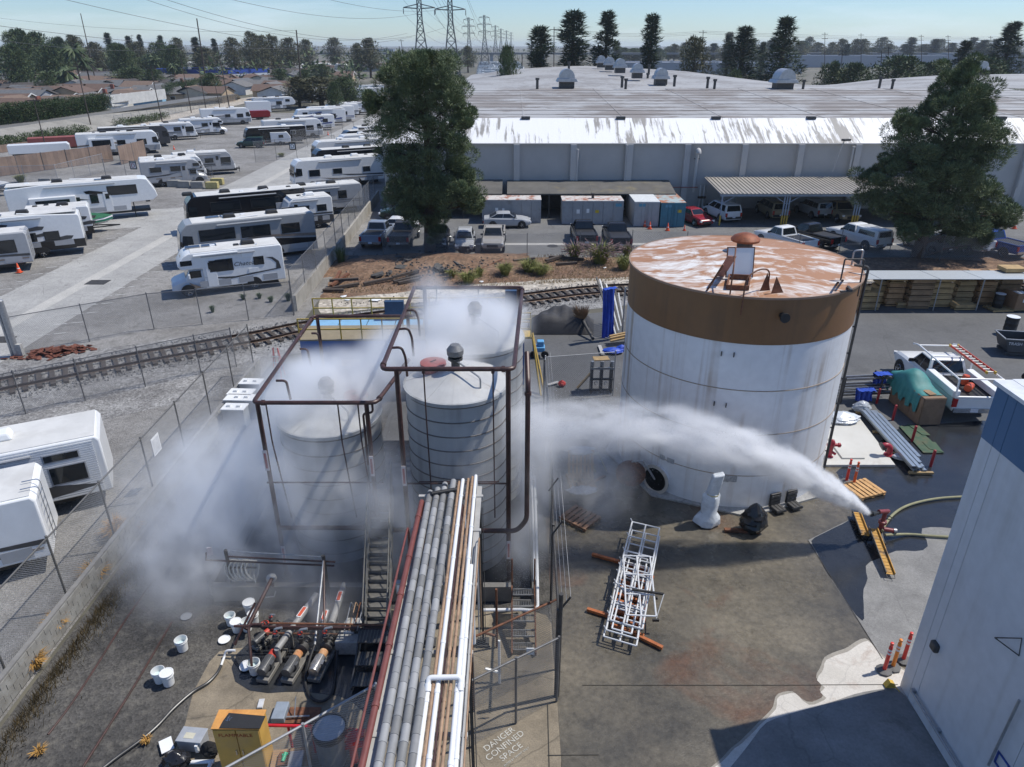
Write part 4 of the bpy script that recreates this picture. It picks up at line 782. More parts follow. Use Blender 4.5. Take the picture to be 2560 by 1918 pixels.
silver=P_('silver',(.42,.43,.44));cwhite=P_('white',(.72,.73,.73));cblack=P_('black',(.012,.012,.014));cnavy=P_('navy',(.02,.04,.10));cred=P_('red',(.25,.012,.02));cgrey=P_('grey',(.15,.155,.16));cbronze=P_('bronze',(.28,.23,.15));csteel=P_('steel_blue',(.22,.26,.33));ccharc=P_('charcoal',(.05,.05,.055));cblue=P_('blue',(.02,.06,.28));ctan=P_('tan_silver',(.36,.34,.31))
GC='cars parked in front of the warehouse'
def park(kind,lb,a,b,m,**k):
 return car(kind,lb,a,b,m,group=GC,**k)
def at_centre(r,x,y,dx=0,dy=0):q=g(r,x,y);return (q.x+dx,q.y+dy,0)
UP,DN=R(90),R(-90)
park('pickup','silver blue pickup with dark rear window nearest the wall gate',at_centre('F',1010,775,0,2.9),R(86),csteel)
park('pickup','dark charcoal pickup in pine shade between two parked vehicles',at_centre('F',1245,780,0,2.9),R(87),ccharc)
park('sedan','white coupe parked across behind the shaded pickups',at_centre('F',1200,640,-.2,.9),R(176),cwhite)
park('suv','dark green wagon behind the white coupe under the pine',at_centre('F',1260,530,0,1),R(182),P_('dark_green',(.02,.04,.035)))
park('hatch','black hatchback beside the pine trunk',at_centre('F',1560,790,0,2.2),DN,cblack)
park('hatch','silver hatchback with black roof facing the dirt strip',at_centre('F',1790,805,0,2.2),R(-88),silver)
park('pickup','old silver pickup facing the dirt strip beside the hatchback',at_centre('F',2045,815,0,2.9),R(-91),ctan)
park('sedan','silver sedan parked across in front of the grey container',at_centre('G',-40,590,-.05,.85),R(2),silver)
park('pickup','black pickup with bed cover before the tall feathery grass',at_centre('G',640,770,0,2.9),R(91),cblack)
park('pickup','black pickup with bed cover nearest the brown banded tank',at_centre('G',935,795,0,2.9),R(91),cblack)
park('sedan','bright red sedan next to the teal container',at_centre('G',1640,580,-.4,2.1),R(-68),cred)
park('van','white minivan parked under the carport edge',at_centre('G',1890,545,-.4,2.4),R(103),cwhite)
park('van','bronze minivan deep in carport shade',at_centre('H',90,525,0,2.4),R(93),cbronze)
t=park('suv','small white suv with a spare wheel cover on its back door',at_centre('H',500,520,-.6,2.3),R(100),silver);MB().lathe([(.01,-.09),(.3,-.09),(.36,-.04),(.36,.08),(.01,.08)],20).bd('spare_wheel_cover',white,t,True);t.children[-1].location=(-2.4,0,.95);t.children[-1].rotation_euler=(0,R(90),0)
park('pickup','tan brown pickup facing out from the carport',at_centre('H',720,560,-.2,2.9),R(-88),cbronze)
park('pickup','white crew cab pickup behind the tank roof',at_centre('H',350,830,-1.1,2.9),R(115),cwhite)
park('pickup','black pickup with open bed beside the white camper pickup',at_centre('H',520,790,-.6,2.6),R(118),cblack)
park('pickup','white pickup with camper shell and dark rear window',at_centre('H',970,795,-.9,2.7),R(112),cwhite,cap=True)
park('sedan','grey muscle sedan just past the leaning pine trunk',at_centre('H',1530,825,-.5,2.1),R(107),cgrey)
park('pickup','white pickup with closed tailgate under the pine branches',at_centre('H',1850,835,-.8,2.7),R(112),cwhite)
park('pickup','blue pickup with black bed cover past the pine',at_centre('H',2140,860,-.5,2.7),R(110),cblue)
# ------------------------------------------------------------------ motorhomes and trailers
def side_decal(t,L,poly,hw,m,name='side_stripe',both=True):
 for sd in ((-1,1) if both else (-1,)):
  P2=[(x,sd*(hw+.012),z) for x,z in poly];n=len(P2);A=sum(poly[i][0]*poly[(i+1)%n][1]-poly[(i+1)%n][0]*poly[i][1] for i in range(n))
  P3=P2 if (A>0)==(sd<0) else P2[::-1]
  MB().add(P3,[tuple(range(n))]).bd(name,m,t)
m_swoosh=pm('dark_grey_graphic',(.06,.06,.062),.4);m_tanst=pm('taupe_graphic',(.2,.16,.13),.4);m_bluest=pm('blue_graphic',(.06,.08,.22),.4);m_solar=pm('solar_cell',(.02,.025,.045),.15);m_greyfib=pm('silver_fibreglass',(.36,.37,.385),.3,var=.05)
m_dk=paint('coach_black',(.014,.014,.016),.12)
m_rvroof=pm('rv_roof_membrane',(.60,.595,.57),.6,0,.1,1.2,tint=(.5,.49,.46),tscale=.9)
def rv(kind,label,A,B,body=None,lower=None,dec='swoosh',dm=None,ac=2,solar=0,seed=0,detail=2,H=None,slide=False,ladder=False,Wd=2.45,roofm=None,name=None,win=None,stripe=True,flip=False,zb=None):
 """A = front, B = rear ground corner of the side turned to us"""
 A,B=Vector((A.x,A.y,0)),Vector((B.x,B.y,0));body=body or white;L=(A-B).length;d=(A-B)/L;n=Vector((-d.y,d.x,0))
 if n.y<0:n=-n
 c=(A+B)/2+n*Wd/2;rz=math.atan2(d.y,d.x);rr=random.Random(seed);dm=dm or m_swoosh
 near=-1 if n.dot(Vector((-d.y,d.x,0)))>0 else 1
 t=Tg(name or {'A':'motorhome','C':'motorhome','T':'travel_trailer','F':'fifth_wheel_trailer'}[kind],label,'motorhome' if kind in 'AC' else 'trailer',c,rz,'motorhomes and trailers in the storage lot')
 h=L/2;hw=Wd/2;H=H or {'A':3.45,'C':3.1,'T':3.0,'F':3.55}[kind];fl=zb or {'A':.45,'C':.5,'T':.62,'F':.75}[kind]
 if kind=='A':prof=[(-h,fl+.1),(h-.15,fl),(h,fl+.6),(h-.06,1.5),(h-.3,H-.55),(h-.75,H-.06),(h-1.1,H),(-h+.1,H),(-h,H-.15)]
 elif kind=='T':prof=[(-h,fl),(h-1.0,fl),(h-.9,fl+.25),(h-.85,1.5),(h-1.25,H-.35),(h-1.7,H),(-h+.12,H),(-h,H-.2)]
 elif kind=='F':prof=[(-h,fl),(h-2.7,fl),(h-2.6,1.55),(h-.5,1.62),(h,2.0),(h-.1,2.5),(h-.75,H-.1),(h-1.3,H),(-h+3,H),(-h+.1,H-.2),(-h,H-.4)]
 else:prof=[(-h,fl),(h-2.15,fl),(h-2.15,1.95),(h-.75,1.98),(h-.55,2.3),(h-1.0,H-.2),(h-1.4,H),(-h+.1,H),(-h,H-.2)]
 b=MB().pY(prof,-hw,hw).bd('body',body,t,bev=.07 if detail else 0)
 if detail:b.modifiers['bevel'].segments=3;b.data.polygons.foreach_set('use_smooth',[True]*len(b.data.polygons));b.data.set_sharp_from_angle(angle=R(30))
 rx=h-(1.5 if kind in 'TFC' else 1.2)
 MB().box(((rx-h)/2+.05,0,H+.014),(rx+h-.2,Wd-.16,.03)).bd('roof',roofm or m_rvroof,t)
 if lower:MB().pY([(-h-.01,fl-.12),(h-(1.0 if kind=='T' else 2.72 if kind=='F' else .2),fl-.12),(h-(1.0 if kind=='T' else 2.72 if kind=='F' else .12),fl+.55),(-h-.01,fl+.55)],-hw-.014,hw+.014).bd('skirt',lower,t)
 # wheels
 wx={'A':(h*.62,-h*.38),'C':(h-1.0,-h*.42),'T':(-.1*h,-.1*h-.85),'F':(-.25*h,-.25*h-.9)}[kind]
 for x in wx:
  for sd in (-1,1):wheel(t,x,sd*(hw-.16),.42 if kind in 'AC' else .36,.26,chrome if seed%2 else galv,sd)
  if detail:
   for sd in (-1,1):obj('wheel_arch',cmesh('rvarch',lambda:MB().loft([[(.52*math.cos(k*math.pi/10),yy,.52*math.sin(k*math.pi/10)) for k in range(11)] for yy in (.012,-.012)]).mesh('wheel_arch',bkm)),t,loc=(x,sd*(hw+.004),.42))
 if kind in 'TF' and detail:
  f=MB()
  if kind=='T':f.beam((h-1.1,.5,fl-.05),(h-.05,0,fl-.12),.1,.14);f.beam((h-1.1,-.5,fl-.05),(h-.05,0,fl-.12),.1,.14);f.tube((h-.15,0,.05),(h-.15,0,fl+.2),.04)
  else:f.box((h-1.0,0,1.45),(.4,.4,.3));f.tube((h-2.4,-hw+.3,0),(h-2.4,-hw+.3,1.5),.05);f.tube((h-2.4,hw-.3,0),(h-2.4,hw-.3,1.5),.05)
  f.bd('hitch',bkm,t)
  if kind=='T':MB().tube((h-.75,.17,fl),(h-.75,.17,fl+.5),.15,10).tube((h-.75,-.17,fl),(h-.75,-.17,fl+.5),.15,10).bd('gas_bottle',white,t,True)
 if detail:MB().box((0,0,fl-.12),(L*.86,Wd*.8,.25)).bd('chassis',bkm,t)
 # windows and door on both sides
 wins=win or ([(.55,1.9,1.3,.75),(.05,1.95,1.1,.6),(-.6,1.95,.9,.6)] if kind!='F' else [(.2,2.1,1.4,.8),(-.45,2.0,1.6,.9),(.62,2.7,1.0,.5)])
 for fx,z,w,hh in wins:
  for sd in (-1,1):
   q=MB().box((fx*h,sd*(hw+.012),z),(w+.12,.04,hh+.12)).bd('window_frame',bkm if seed%2 else m_greyfib,t,bev=.02 if detail>1 else 0)
   MB().box((fx*h,sd*(hw+.026),z),(w,.03,hh)).bd('pane',glass,q)
 if detail>0 and kind!='A':
  q=MB().box((.3*h,near*(hw+.012),fl+1.05),(.68,.04,1.9)).bd('door',body,t,bev=.02);MB().box((.3*h,near*(hw+.035),fl+1.6),(.34,.02,.5)).bd('door_window',glass,q)
 if kind=='A':
  MB().loft([[(h-.02,-hw+.12,1.55),(h-.02,hw-.12,1.55),(h-.05,hw-.12,1.55),(h-.05,-hw+.12,1.55)],[(h-.235,-hw+.14,H-.7),(h-.235,hw-.14,H-.7),(h-.29,hw-.14,H-.7),(h-.29,-hw+.14,H-.7)]]).bd('windshield',glass,t)
  for sd in (-1,1):
   MB().hx([(h-1.1,sd*(hw-.02),1.7),(h-.22,sd*(hw-.02),1.6),(h-.22,sd*(hw+.02),1.6),(h-1.1,sd*(hw+.02),1.7),(h-1.1,sd*(hw-.02),2.5),(h-.42,sd*(hw-.02),2.6),(h-.42,sd*(hw+.02),2.6),(h-1.1,sd*(hw+.02),2.5)]).bd('cab_window',glass,t)
   MB().box((h+.01,sd*(hw-.35),.95),(.06,.4,.22)).bd('headlight',clearlens,t);MB().box((h-.2,sd*(hw+.22),2.0),(.15,.2,.4)).bd('mirror',bkm,t,bev=.03)
 if kind=='C':
  mb=MB();secs=[(h-2.2,.5,1.95,hw-.12),(h-1.25,.48,1.95,hw-.14),(h-.95,.48,1.32,hw-.2),(h-.25,.46,1.12,hw-.26),(h-.03,.5,1.0,hw-.32),(h,.6,.9,hw-.36)]
  mb.loft([[(x,-w,zb_),(x,-w,zt-.2),(x,-w*.84,zt),(x,w*.84,zt),(x,w,zt-.2),(x,w,zb_)] for x,zb_,zt,w in secs]);mb.bd('cab',P_('pale_blue_grey',(.55,.60,.66)) if seed==1 else body,t,True)
  MB().quad((h-.93,-hw+.36,1.34),(h-.93,hw-.36,1.34),(h-1.24,hw-.32,1.93),(h-1.24,-hw+.32,1.93)).bd('windshield',glass,t)
  for sd in (-1,1):
   MB().box((h-1.62,sd*(hw-.115),1.58),(.75,.03,.5)).bd('cab_window',glass,t);MB().box((h-.02,sd*(hw-.55),.82),(.1,.3,.16)).bd('headlight',clearlens,t);MB().box((h-.06,sd*(hw-.42),.66),(.1,.16,.14)).bd('indicator',amber,t)
   MB().box((h-1.2,sd*(hw+.06),1.5),(.12,.2,.32)).bd('mirror',white,t,bev=.03)
   MB().box((h-1.15,sd*(hw+.012),2.45),(.75,.03,.36)).bd('bunk_window',glass,t,bev=.01)
  MB().quad((h-.64,-.45,2.38),(h-.64,.45,2.38),(h-.88,.4,2.75),(h-.88,-.4,2.75)).bd('bunk_glass',glass,t)
  MB().box((h-.02,0,.55),(.14,Wd-.6,.16)).bd('bumper',P_('pale_blue_grey',(.55,.60,.66)),t,bev=.03)
 if detail:
  q=near*(hw+.012);MB().tube((-.25*L,near*(hw+.06),H-.28),(.22*L,near*(hw+.06),H-.28),.06,8).bd('awning',m_greyfib,t,True)
  for x in (-.36,-.14,.06,.2):MB().box((x*L,q,fl+.34),(.13*L,.02,.42)).bd('compartment_door',m_greyfib if body!=m_dk else m_swoosh,t)
  # roof gear
 for i in range(ac):
  x=(-.35+.6*i+rr.uniform(-.1,.1))*h;q=MB().box((x,rr.uniform(-.15,.15),H+.17),(1.0,.7,.3),0,0,(.82,.82)).bd('air_conditioner',bkm if seed%2 else white,t,bev=.08)
 if detail:
  for i in range(2):MB().box((rr.uniform(-.8,.5)*h,rr.uniform(-.6,.6),H+.06),(.42,.42,.1),0,0,(.8,.8)).bd('roof_vent',white if rr.random()<.6 else bkm,t)
  MB().tube((rr.uniform(-.6,.3)*h,.7,H),(rr.uniform(-.6,.3)*h,.7,H+.12),.05,8).bd('vent_pipe',white,t)
 for i in range(solar):
  q=MB().box((.25*h+(i%3)*1.1-.9*(i//3),-.45+.9*(i//3),H+.07),(1.02,.68,.04)).bd('solar_frame',galv,t);MB().box((.25*h+(i%3)*1.1-.9*(i//3),-.45+.9*(i//3),H+.095),(.97,.63,.012)).bd('solar_cell',m_solar,q)
 if slide:
  x0=-.42*h;q=MB().box((x0,near*(hw+.28),1.85),(L*.3,.6,1.75)).bd('slide_out',body,t,bev=.04);MB().box((x0,near*(hw+.59),2.0),(L*.22,.03,.95)).bd('slide_window',glass,q)
 if ladder:
  mb=MB()
  for yy in (-.25,.25):mb.path(bpt([(-h-.1,hw*.45+yy,1.0),(-h-.1,hw*.45+yy,H+.12),(-h+.4,hw*.45+yy,H+.12)],.15),.018,6)
  mb.bd('ladder_rail',chrome,t)
  for k in range(6):MB().tube((-h-.1,hw*.45-.25,1.15+k*.33),(-h-.1,hw*.45+.25,1.15+k*.33),.014,6).bd('ladder_rung',chrome,t)
 if dec=='swoosh':
  side_decal(t,L,[(-h+.1,1.15),(-.2*h,1.35),(.3*h,1.85),(-.05*h,1.55),(-.5*h,1.4),(-h+.1,1.35)],hw,dm);side_decal(t,L,[(-h+.2,.95),(.1*h,.95),(.45*h,1.3),(.05*h,1.1),(-h+.2,1.05)],hw,m_tanst)
 elif dec=='slash':
  for k,(x,z) in enumerate(((.3,2.5),(-.15,2.1),(-.3,1.6),(-.5,1.15))):side_decal(t,L,[(x*h+1.5,z+.02),(x*h-1.5,z+.52),(x*h-2.0,z+.45),(x*h-1.8,z+.2)],hw,dm)
 elif dec=='band':side_decal(t,L,[(-h+.05,1.35),(h-1.3,1.35),(h-1.3,1.5),(-h+.05,1.5)],hw,dm);side_decal(t,L,[(-h+.05,1.18),(h-1.3,1.18),(h-1.3,1.26),(-h+.05,1.26)],hw,dm)
 elif dec=='two':side_decal(t,L,[(-h+.02,fl+.1),(h-.2,fl+.1),(h-.1,1.35),(.4*h,1.3),(-.2*h,1.7),(-h+.02,1.35)],hw,dm);side_decal(t,L,[(-h+.02,1.5),(-.2*h,1.85),(.35*h,1.5),(-.1*h,2.05),(-h+.02,1.75)],hw,m_tanst)
 elif dec=='curl':side_decal(t,L,[(-h+.25,1.35),(-h+.35,1.9),(-h+.75,2.25),(-h+1.3,2.3),(-h+.85,2.12),(-h+.55,1.8),(-h+.6,1.4),(-.1*h,1.15),(.45*h,1.3),(.0,1.0)],hw,m_swoosh);side_decal(t,L,[(.48*h,.6),(.62*h,.6),(.72*h,1.1),(.66*h,.95)],hw,m_tanst)
 return t,L,hw,near
AX=R(28);U=Vector((math.cos(AX),math.sin(AX),0))
def rvp(kind,label,px,L,front='+',end='+',ax=None,**k):
 """place by the near lower corner at one end of the rig; rigs stand side by side at one slant to the lane"""
 u=U if ax is None else Vector((math.cos(R(ax)),math.sin(R(ax)),0));p=g(*px);p.z=0
 hi,lo=(p,p-u*L) if end=='+' else (p+u*L,p)
 return rv(kind,label,hi if front=='+' else lo,lo if front=='+' else hi,**k)
m_wb=pm('white_gelcoat',(.74,.75,.75),.25,var=.04)
m_coach=pm('coach_silver',(.30,.31,.32),.25,var=.05)
# row with rear ends on the fence side
t,L,hw,nr=rvp('C','white class C motorhome with script lettering nearest the railway fence',('F',262,1030,.45),7.7,'-',ax=25.5,body=m_wb,dec='curl',ac=1,solar=2,seed=1,win=[(.12,2.05,1.5,.75),(-.55,2.1,.6,.5)])
for z,x in ((2.6,-.2),(1.45,-.28)):MB().box((x*L/2-.6,nr*(hw+.02),z),(.7,.03,.32)).bd('wall_grille',white,t,bev=.01)
txt('Chateau',.42,t,(-.22*L/2-.35,nr*(hw+.02),2.0),(R(90),0,0 if nr<0 else math.pi),m_swoosh,shear=.3,sx=1.2)
MB().tube((-L*.1,nr*(hw+.08),2.92),(L*.28,nr*(hw+.08),2.92),.07,8).bd('awning',white,t,True)
rvp('A','long black and silver coach with tan stripes behind the white class C',('F',533,748,.5),10.8,'-',body=m_coach,dec='two',dm=m_dk,ac=2,solar=2,seed=3,lower=m_coach,win=[(.45,2.45,2.6,.8),(-.1,2.4,2.2,.8),(-.62,2.35,1.4,.7)])
rvp('A','black fronted coach with white roof and rounded cap in the slanted row',('F',452,500,.5),11.2,'-',body=m_dk,dec='swoosh',dm=m_coach,ac=3,seed=5,lower=m_coach,win=[(.35,2.4,2.6,.8),(-.3,2.4,2.6,.8)])
rvp('T','short white travel trailer with black lower skirt beside the coaches',('F',675,520,.62),5.4,'-',body=m_wb,lower=m_swoosh,dec='band',ac=1,seed=6)
rvp('T','pale grey travel trailer with white wheel covers by the lot wall',('F',925,395,.6),9.4,'-',body=m_greyfib,dec='band',dm=pm('mid_grey_graphic',(.2,.2,.21),.4),ac=2,seed=7,win=[(-.55,2.0,.8,.7),(-.2,2.05,.6,.5)])
rvp('A','long white coach with rounded bright nose in the slanted row',('B',335,1610,.5),11.5,'-','-',body=m_wb,dec='swoosh',ac=2,seed=8)
rvp('A','black windowed coach with white roof past the rounded white one',('B',515,1500,.5),11.5,'-','-',body=m_dk,dec='',ac=2,seed=9,lower=m_coach)
rvp('A','white domed coach farther along the slanted row',('B',515,1410,.5),11.5,'-','-',body=m_wb,dec='band',ac=2,seed=10)
rvp('A','white coach with roof pods near the pine',('B',735,1345,.5),10.5,'-','-',body=m_wb,dec='swoosh',ac=2,seed=12,detail=1)
rvp('A','dark blue black coach with white roof near the pine',('B',767,1300,.5),10.5,'-','-',body=m_dk,dec='',ac=2,seed=11,detail=1)
rvp('T','last white trailer of the row before the gate by the pine',('B',812,1225,.6),9,'-','-',body=m_wb,dec='band',ac=2,seed=13,detail=1)
# row across the lane
rvp('T','grey trailer with rear ladder at the picture edge by the orange cone',('E',292,880,.6),9,'-',body=m_greyfib,dec='swoosh',ac=1,seed=21,ladder=True,win=[(-.62,2.0,1.6,.9),(.3,2.0,1.,.7)])
rvp('F','long white trailer with black slashes and solar roof panels',('E',748,740,.62),11,'-',body=m_wb,lower=m_dk,dec='slash',ac=1,solar=6,seed=23,ladder=True,win=[(-.58,1.75,1.0,.62),(-.28,1.75,1.0,.62)])
rvp('T','small white trailer end squeezed between the boat and the black slashed rig',('E',815,620,.6),6.5,'-',body=m_wb,lower=m_dk,dec='slash',ac=1,seed=25)
rvp('F','big white fifth wheel with dark raised front and wide black windows',('E',1370,345,1.55),13.2,'+',body=m_wb,dec='slash',dm=m_dk,ac=2,solar=1,seed=27,slide=True,win=[(.52,2.85,2.6,.8),(-.35,1.9,3.6,1.0),(.12,2.2,.6,.8)],H=3.85)
rvp('C','silver grey class C van with teal windshield behind the concrete blocks',('E',1798,175,.4),7.6,'+',body=m_greyfib,dec='swoosh',ac=1,seed=30,win=[(.05,2.1,1.2,.6),(-.55,2.1,1.3,.6)])
rvp('T','white trailer with black striped front behind the silver van',('A',1835,1500,.6),8.5,'+',body=m_wb,lower=m_dk,dec='slash',ac=2,seed=31)
rvp('T','silver nosed trailer with gas bottle at the lane corner',('A',2085,1455,.6),8.5,'+',body=m_greyfib,dec='band',ac=1,seed=32)
rvp('A','white coach with slide outs behind the tan screened gate',('A',1395,1290,.5),12,'+',body=m_wb,dec='two',dm=m_coach,ac=2,seed=33,slide=True)
rvp('A','dark fronted coach tucked behind the white slide out coach',('A',1478,1235,.5),11,'+',body=m_swoosh,dec='',ac=2,seed=34)
rvp('T','white trailer with dark door beside the open boat',('A',1740,1170,.6),8.5,'+',body=m_wb,dec='band',ac=1,seed=35)
rvp('C','white class C with bunk over cab facing the lane',('A',1965,1140,.4),8.5,'+',body=m_wb,dec='swoosh',ac=2,seed=36)
rvp('A','white coach behind the blue covered boat',('A',2175,1050,.5),10.5,'+',body=m_wb,dec='two',dm=m_coach,ac=2,seed=38)
rvp('F','white fifth wheel with cut away front near the red trailer',('B',345,905,1.5),11,'+',body=m_wb,dec='band',ac=2,seed=39,detail=1)
rvp('T','pale trailer behind the rusty drum',('B',500,885,.6),9,'+',body=m_greyfib,dec='',ac=1,seed=40,detail=1)
rvp('A','white coach with small square windows near the brown hedge',('B',612,862,.5),10,'+',body=m_wb,dec='band',ac=2,seed=41,detail=1)
rvp('A','cream coach nearest the brown hedge and tan wall',('B',725,838,.5),9,'+',body=offwhite,dec='band',ac=2,seed=42,detail=1)
rvp('A','white coach facing the gate beside the long black trailer',('B',585,1165,.45),11,'+',body=m_wb,dec='two',dm=m_coach,ac=2,seed=43)
rvp('T','long black enclosed trailer behind the gate fence',('B',440,1205,.6),11.5,'-',body=m_dk,dec='',ac=1,seed=44,win=[(-.6,2,.8,.6)])
rvp('T','white striped trailer with two small rear windows past the black one',('B',682,1095,.6),9.5,'-',body=m_wb,dec='slash',dm=m_bluest,ac=1,seed=45,detail=1)
rvp('F','pale blue striped fifth wheel in the slanted far row',('B',780,1050,.7),11,'-',body=m_wb,dec='slash',dm=m_bluest,ac=1,seed=46,detail=1)
rvp('A','white coach with violet swoosh in the far row',('B',855,1030,.5),11,'-',body=m_wb,dec='swoosh',dm=m_bluest,ac=1,seed=47,detail=1)
rvp('T','white trailer beside the grey boat in the far row',('B',890,985,.6),9,'-',body=m_wb,dec='band',ac=1,seed=48,detail=1)
rvp('T','white trailer with roof pod half hidden by the pine',('B',992,965,.6),9,'-',body=m_wb,dec='band',ac=2,seed=49,detail=1)
rvp('A','white coach with black windshield under the tall black pole',('B',800,850,.5),11,'-','-',body=m_wb,dec='band',ac=1,seed=50,detail=1)
rvp('T','white trailer partly behind the pine beyond the far coach',('B',880,800,.6),10,'-','-',body=m_wb,dec='',ac=1,seed=52,detail=1)
# two trailers on our side of the railway
t,L,hw,nr=rvp('T','white ribbed trailer with grey roof and dark swirls beyond the block wall',('I',985,1470,.55),9,'-',ax=27,body=m_wb,dec='',ac=1,seed=54,roofm=m_rvroof,win=[(-.72,1.7,1.15,.68),(-.7,2.45,1.1,.26),(-.12,1.7,.75,.7)])
for k in range(24):
 b=MB().box((-.42,nr*(hw+.014),.72+k*.092),(L-1.35,.02,.05)).bd('siding_rib',m_wb,t)
side_decal(t,L,[(-.95*L/2,1.0),(-.55*L/2,.8),(-.3*L/2,1.15),(-.6*L/2,1.3)],hw+.014,m_swoosh);side_decal(t,L,[(-.5*L/2,2.15),(-.1*L/2,2.3),(.3*L/2,2.05),(-.1*L/2,2.12)],hw+.014,m_swoosh)
rvp('T','white round cornered trailer end cut by the picture edge behind the fence',('W',118,1200,.6),7,'-',ax=27,body=white,dec='swoosh',ac=0,seed=56,ladder=True,win=[(.3,1.8,.8,.6)])
# ------------------------------------------------------------------ boats
def boat(label,px,L,ax,hullm,coverm=None,trim=None,seed=0,tower=False):
 p=g(*px);p.z=0;u=Vector((math.cos(R(ax)),math.sin(R(ax)),0));c=p-u*L/2;t=Tg('trailered_boat',label,'boat',c,R(ax),'boats on trailers');h=L/2
 secs=[(-h,.75,1.0,.55),(-h*.3,1.05,1.05,.5),(h*.4,1.0,1.1,.55),(h*.8,.6,1.2,.75),(h,.06,1.3,1.1)]
 mb=MB().loft([[(x,0,z0),(x,w*.7,z0+.18),(x,w,z1),(x,w*.9,z1+.12),(x,-w*.9,z1+.12),(x,-w,z1),(x,-w*.7,z0+.18)] for x,w,z1,z0 in secs]);mb.bd('hull',hullm,t,True)
 if coverm:MB().loft([[(x,w,z1+.14),(x,w*.4,z1+.14+b),(x,-w*.4,z1+.14+b),(x,-w,z1+.14)] for (x,w,z1,z0),b in zip(secs,(.2,.5,.45,.2,.02))]).bd('cover',coverm,t,True)
 else:
  MB().box((0,0,1.4),(.9,1.2,.5),0,0,(.6,.9)).bd('console',glass,t);
 if trim:
  for s in (-1,1):MB().loft([[(x,s*(w+.015),z1-.05),(x,s*(w+.015),z1-.2)]+[(x,s*(w+.03),z1-.2),(x,s*(w+.03),z1-.05)] for x,w,z1,z0 in secs]).bd('hull_stripe',trim,t)
 if tower:
  mb=MB()
  for s in (-1,1):mb.path(bpt([(-.4,s*1,1.2),(.1,s*.8,2.6),(.3,0,2.7)],.2),.03,6);mb.path(bpt([(.8,s*1,1.2),(.2,s*.8,2.6)],.2),.03,6)
  mb.bd('wake_tower',chrome,t)
 f=MB();f.beam((-h*.7,.5,.45),(h*.6,.5,.45),.08,.1);f.beam((-h*.7,-.5,.45),(h*.6,-.5,.45),.08,.1);f.beam((h*.6,.5,.45),(h*1.15,0,.45),.08,.1);f.beam((h*.6,-.5,.45),(h*1.15,0,.45),.08,.1);f.bd('trailer_frame',bkm,t)
 MB().box((-h-.15,0,.9),(.35,.4,.8),0,0,(.7,.7)).bd('outboard_motor',bkm,t,bev=.05)
 for s in (-1,1):wheel(t,-h*.3,s*.95,.3,.2,None,s)
boat('white speedboat under a green cover on its trailer',('E',1000,600),6.2,20,m_wb,pm('green_canvas',(.015,.11,.05),.8,var=.15),pm('green_gelcoat',(.02,.16,.10),.3))
boat('open white boat bow beside the white trailer',('A',1560,1180),6.5,24,m_wb,None,None);boat('boat under a blue cover before the white coach',('A',1985,1060),6.5,24,m_wb,pm('blue_canvas',(.02,.08,.25),.8,var=.15));boat('white boat with bent wake tower beside the silver nosed trailer',('A',1900,1440),6.5,24,m_wb,None,m_swoosh,tower=True);boat('small grey covered boat at the picture edge by a concrete block',('E',110,300),5,15,csteel,pm('grey_canvas',(.4,.41,.42),.8));boat('grey boat in the far row by the white trailers',('B',915,990),6,26,m_greyfib,None)
car('suv','dark green and white vintage wagon behind the fence',at_centre('A',2150,1280,0,1.2),R(185),P_('old_green',(.03,.06,.05)))
t=Tg('teardrop_trailer','small white box trailer before the long black trailer','trailer',at_centre('B',200,1255,0,1.2),R(20));MB().pY([(-1.7,.5),(1.7,.5),(1.75,1.4),(1.2,2.2),(-1.7,2.2)],-.95,.95).bd('body',m_wb,t,bev=.08);MB().box((-.3,0,2.32),(2.4,1.7,.1)).bd('roof_rack',bkm,t);MB().box((.1,-.96,1.5),(.8,.03,.5)).bd('window',glass,t);wheel(t,-.1,-.9,.34);wheel(t,-.1,.9,.34,side=-1)
for lb,px,L,m,hh in (('white box trailer lying in the scrap enclosure behind tan screen',('A',620,1330),8.5,m_wb,1.9),('red box container behind the white box in the scrap enclosure',('A',735,1285),8,pm('faded_red_box',(.25,.07,.06),.7,var=.2,scale=1),2.2),('red open trailer with wheels beside the white box truck',('B',122,1025),5,cred,2.0),('white box truck body by the red trailer',('B',130,985),6,m_wb,3.2)):
 p=g(*px);p.z=0;c=p-U*L/2;t=Tg('box_trailer',lb,'trailer',(c.x,c.y,0),AX);MB().pY([(-L/2,.55),(L/2,.55),(L/2,hh-.3),(L/2-.35,hh),(-L/2,hh)],-1.1,1.1).bd('body',m,t,bev=.05);MB().box((0,0,.42),(L*.9,1.6,.2)).bd('chassis',bkm,t)
 for x in (-.4,.4):wheel(t,x,-.95,.36);wheel(t,x,.95,.36,side=-1)
t=Tg('rusty_drum','rust brown drum lying by the pale trailer','drum',at_centre('B',440,890,0,.8),.3);MB().loft([[(x,q*math.cos(k*.524),1.0+q*math.sin(k*.524)) for k in range(12)] for x,q in ((-1.6,.8),(-1.5,.95),(1.5,.95),(1.6,.8))]).bd('shell',rbr,t,True);MB().box((0,0,.2),(2.4,1.2,.4)).bd('cradle',bkm,t)
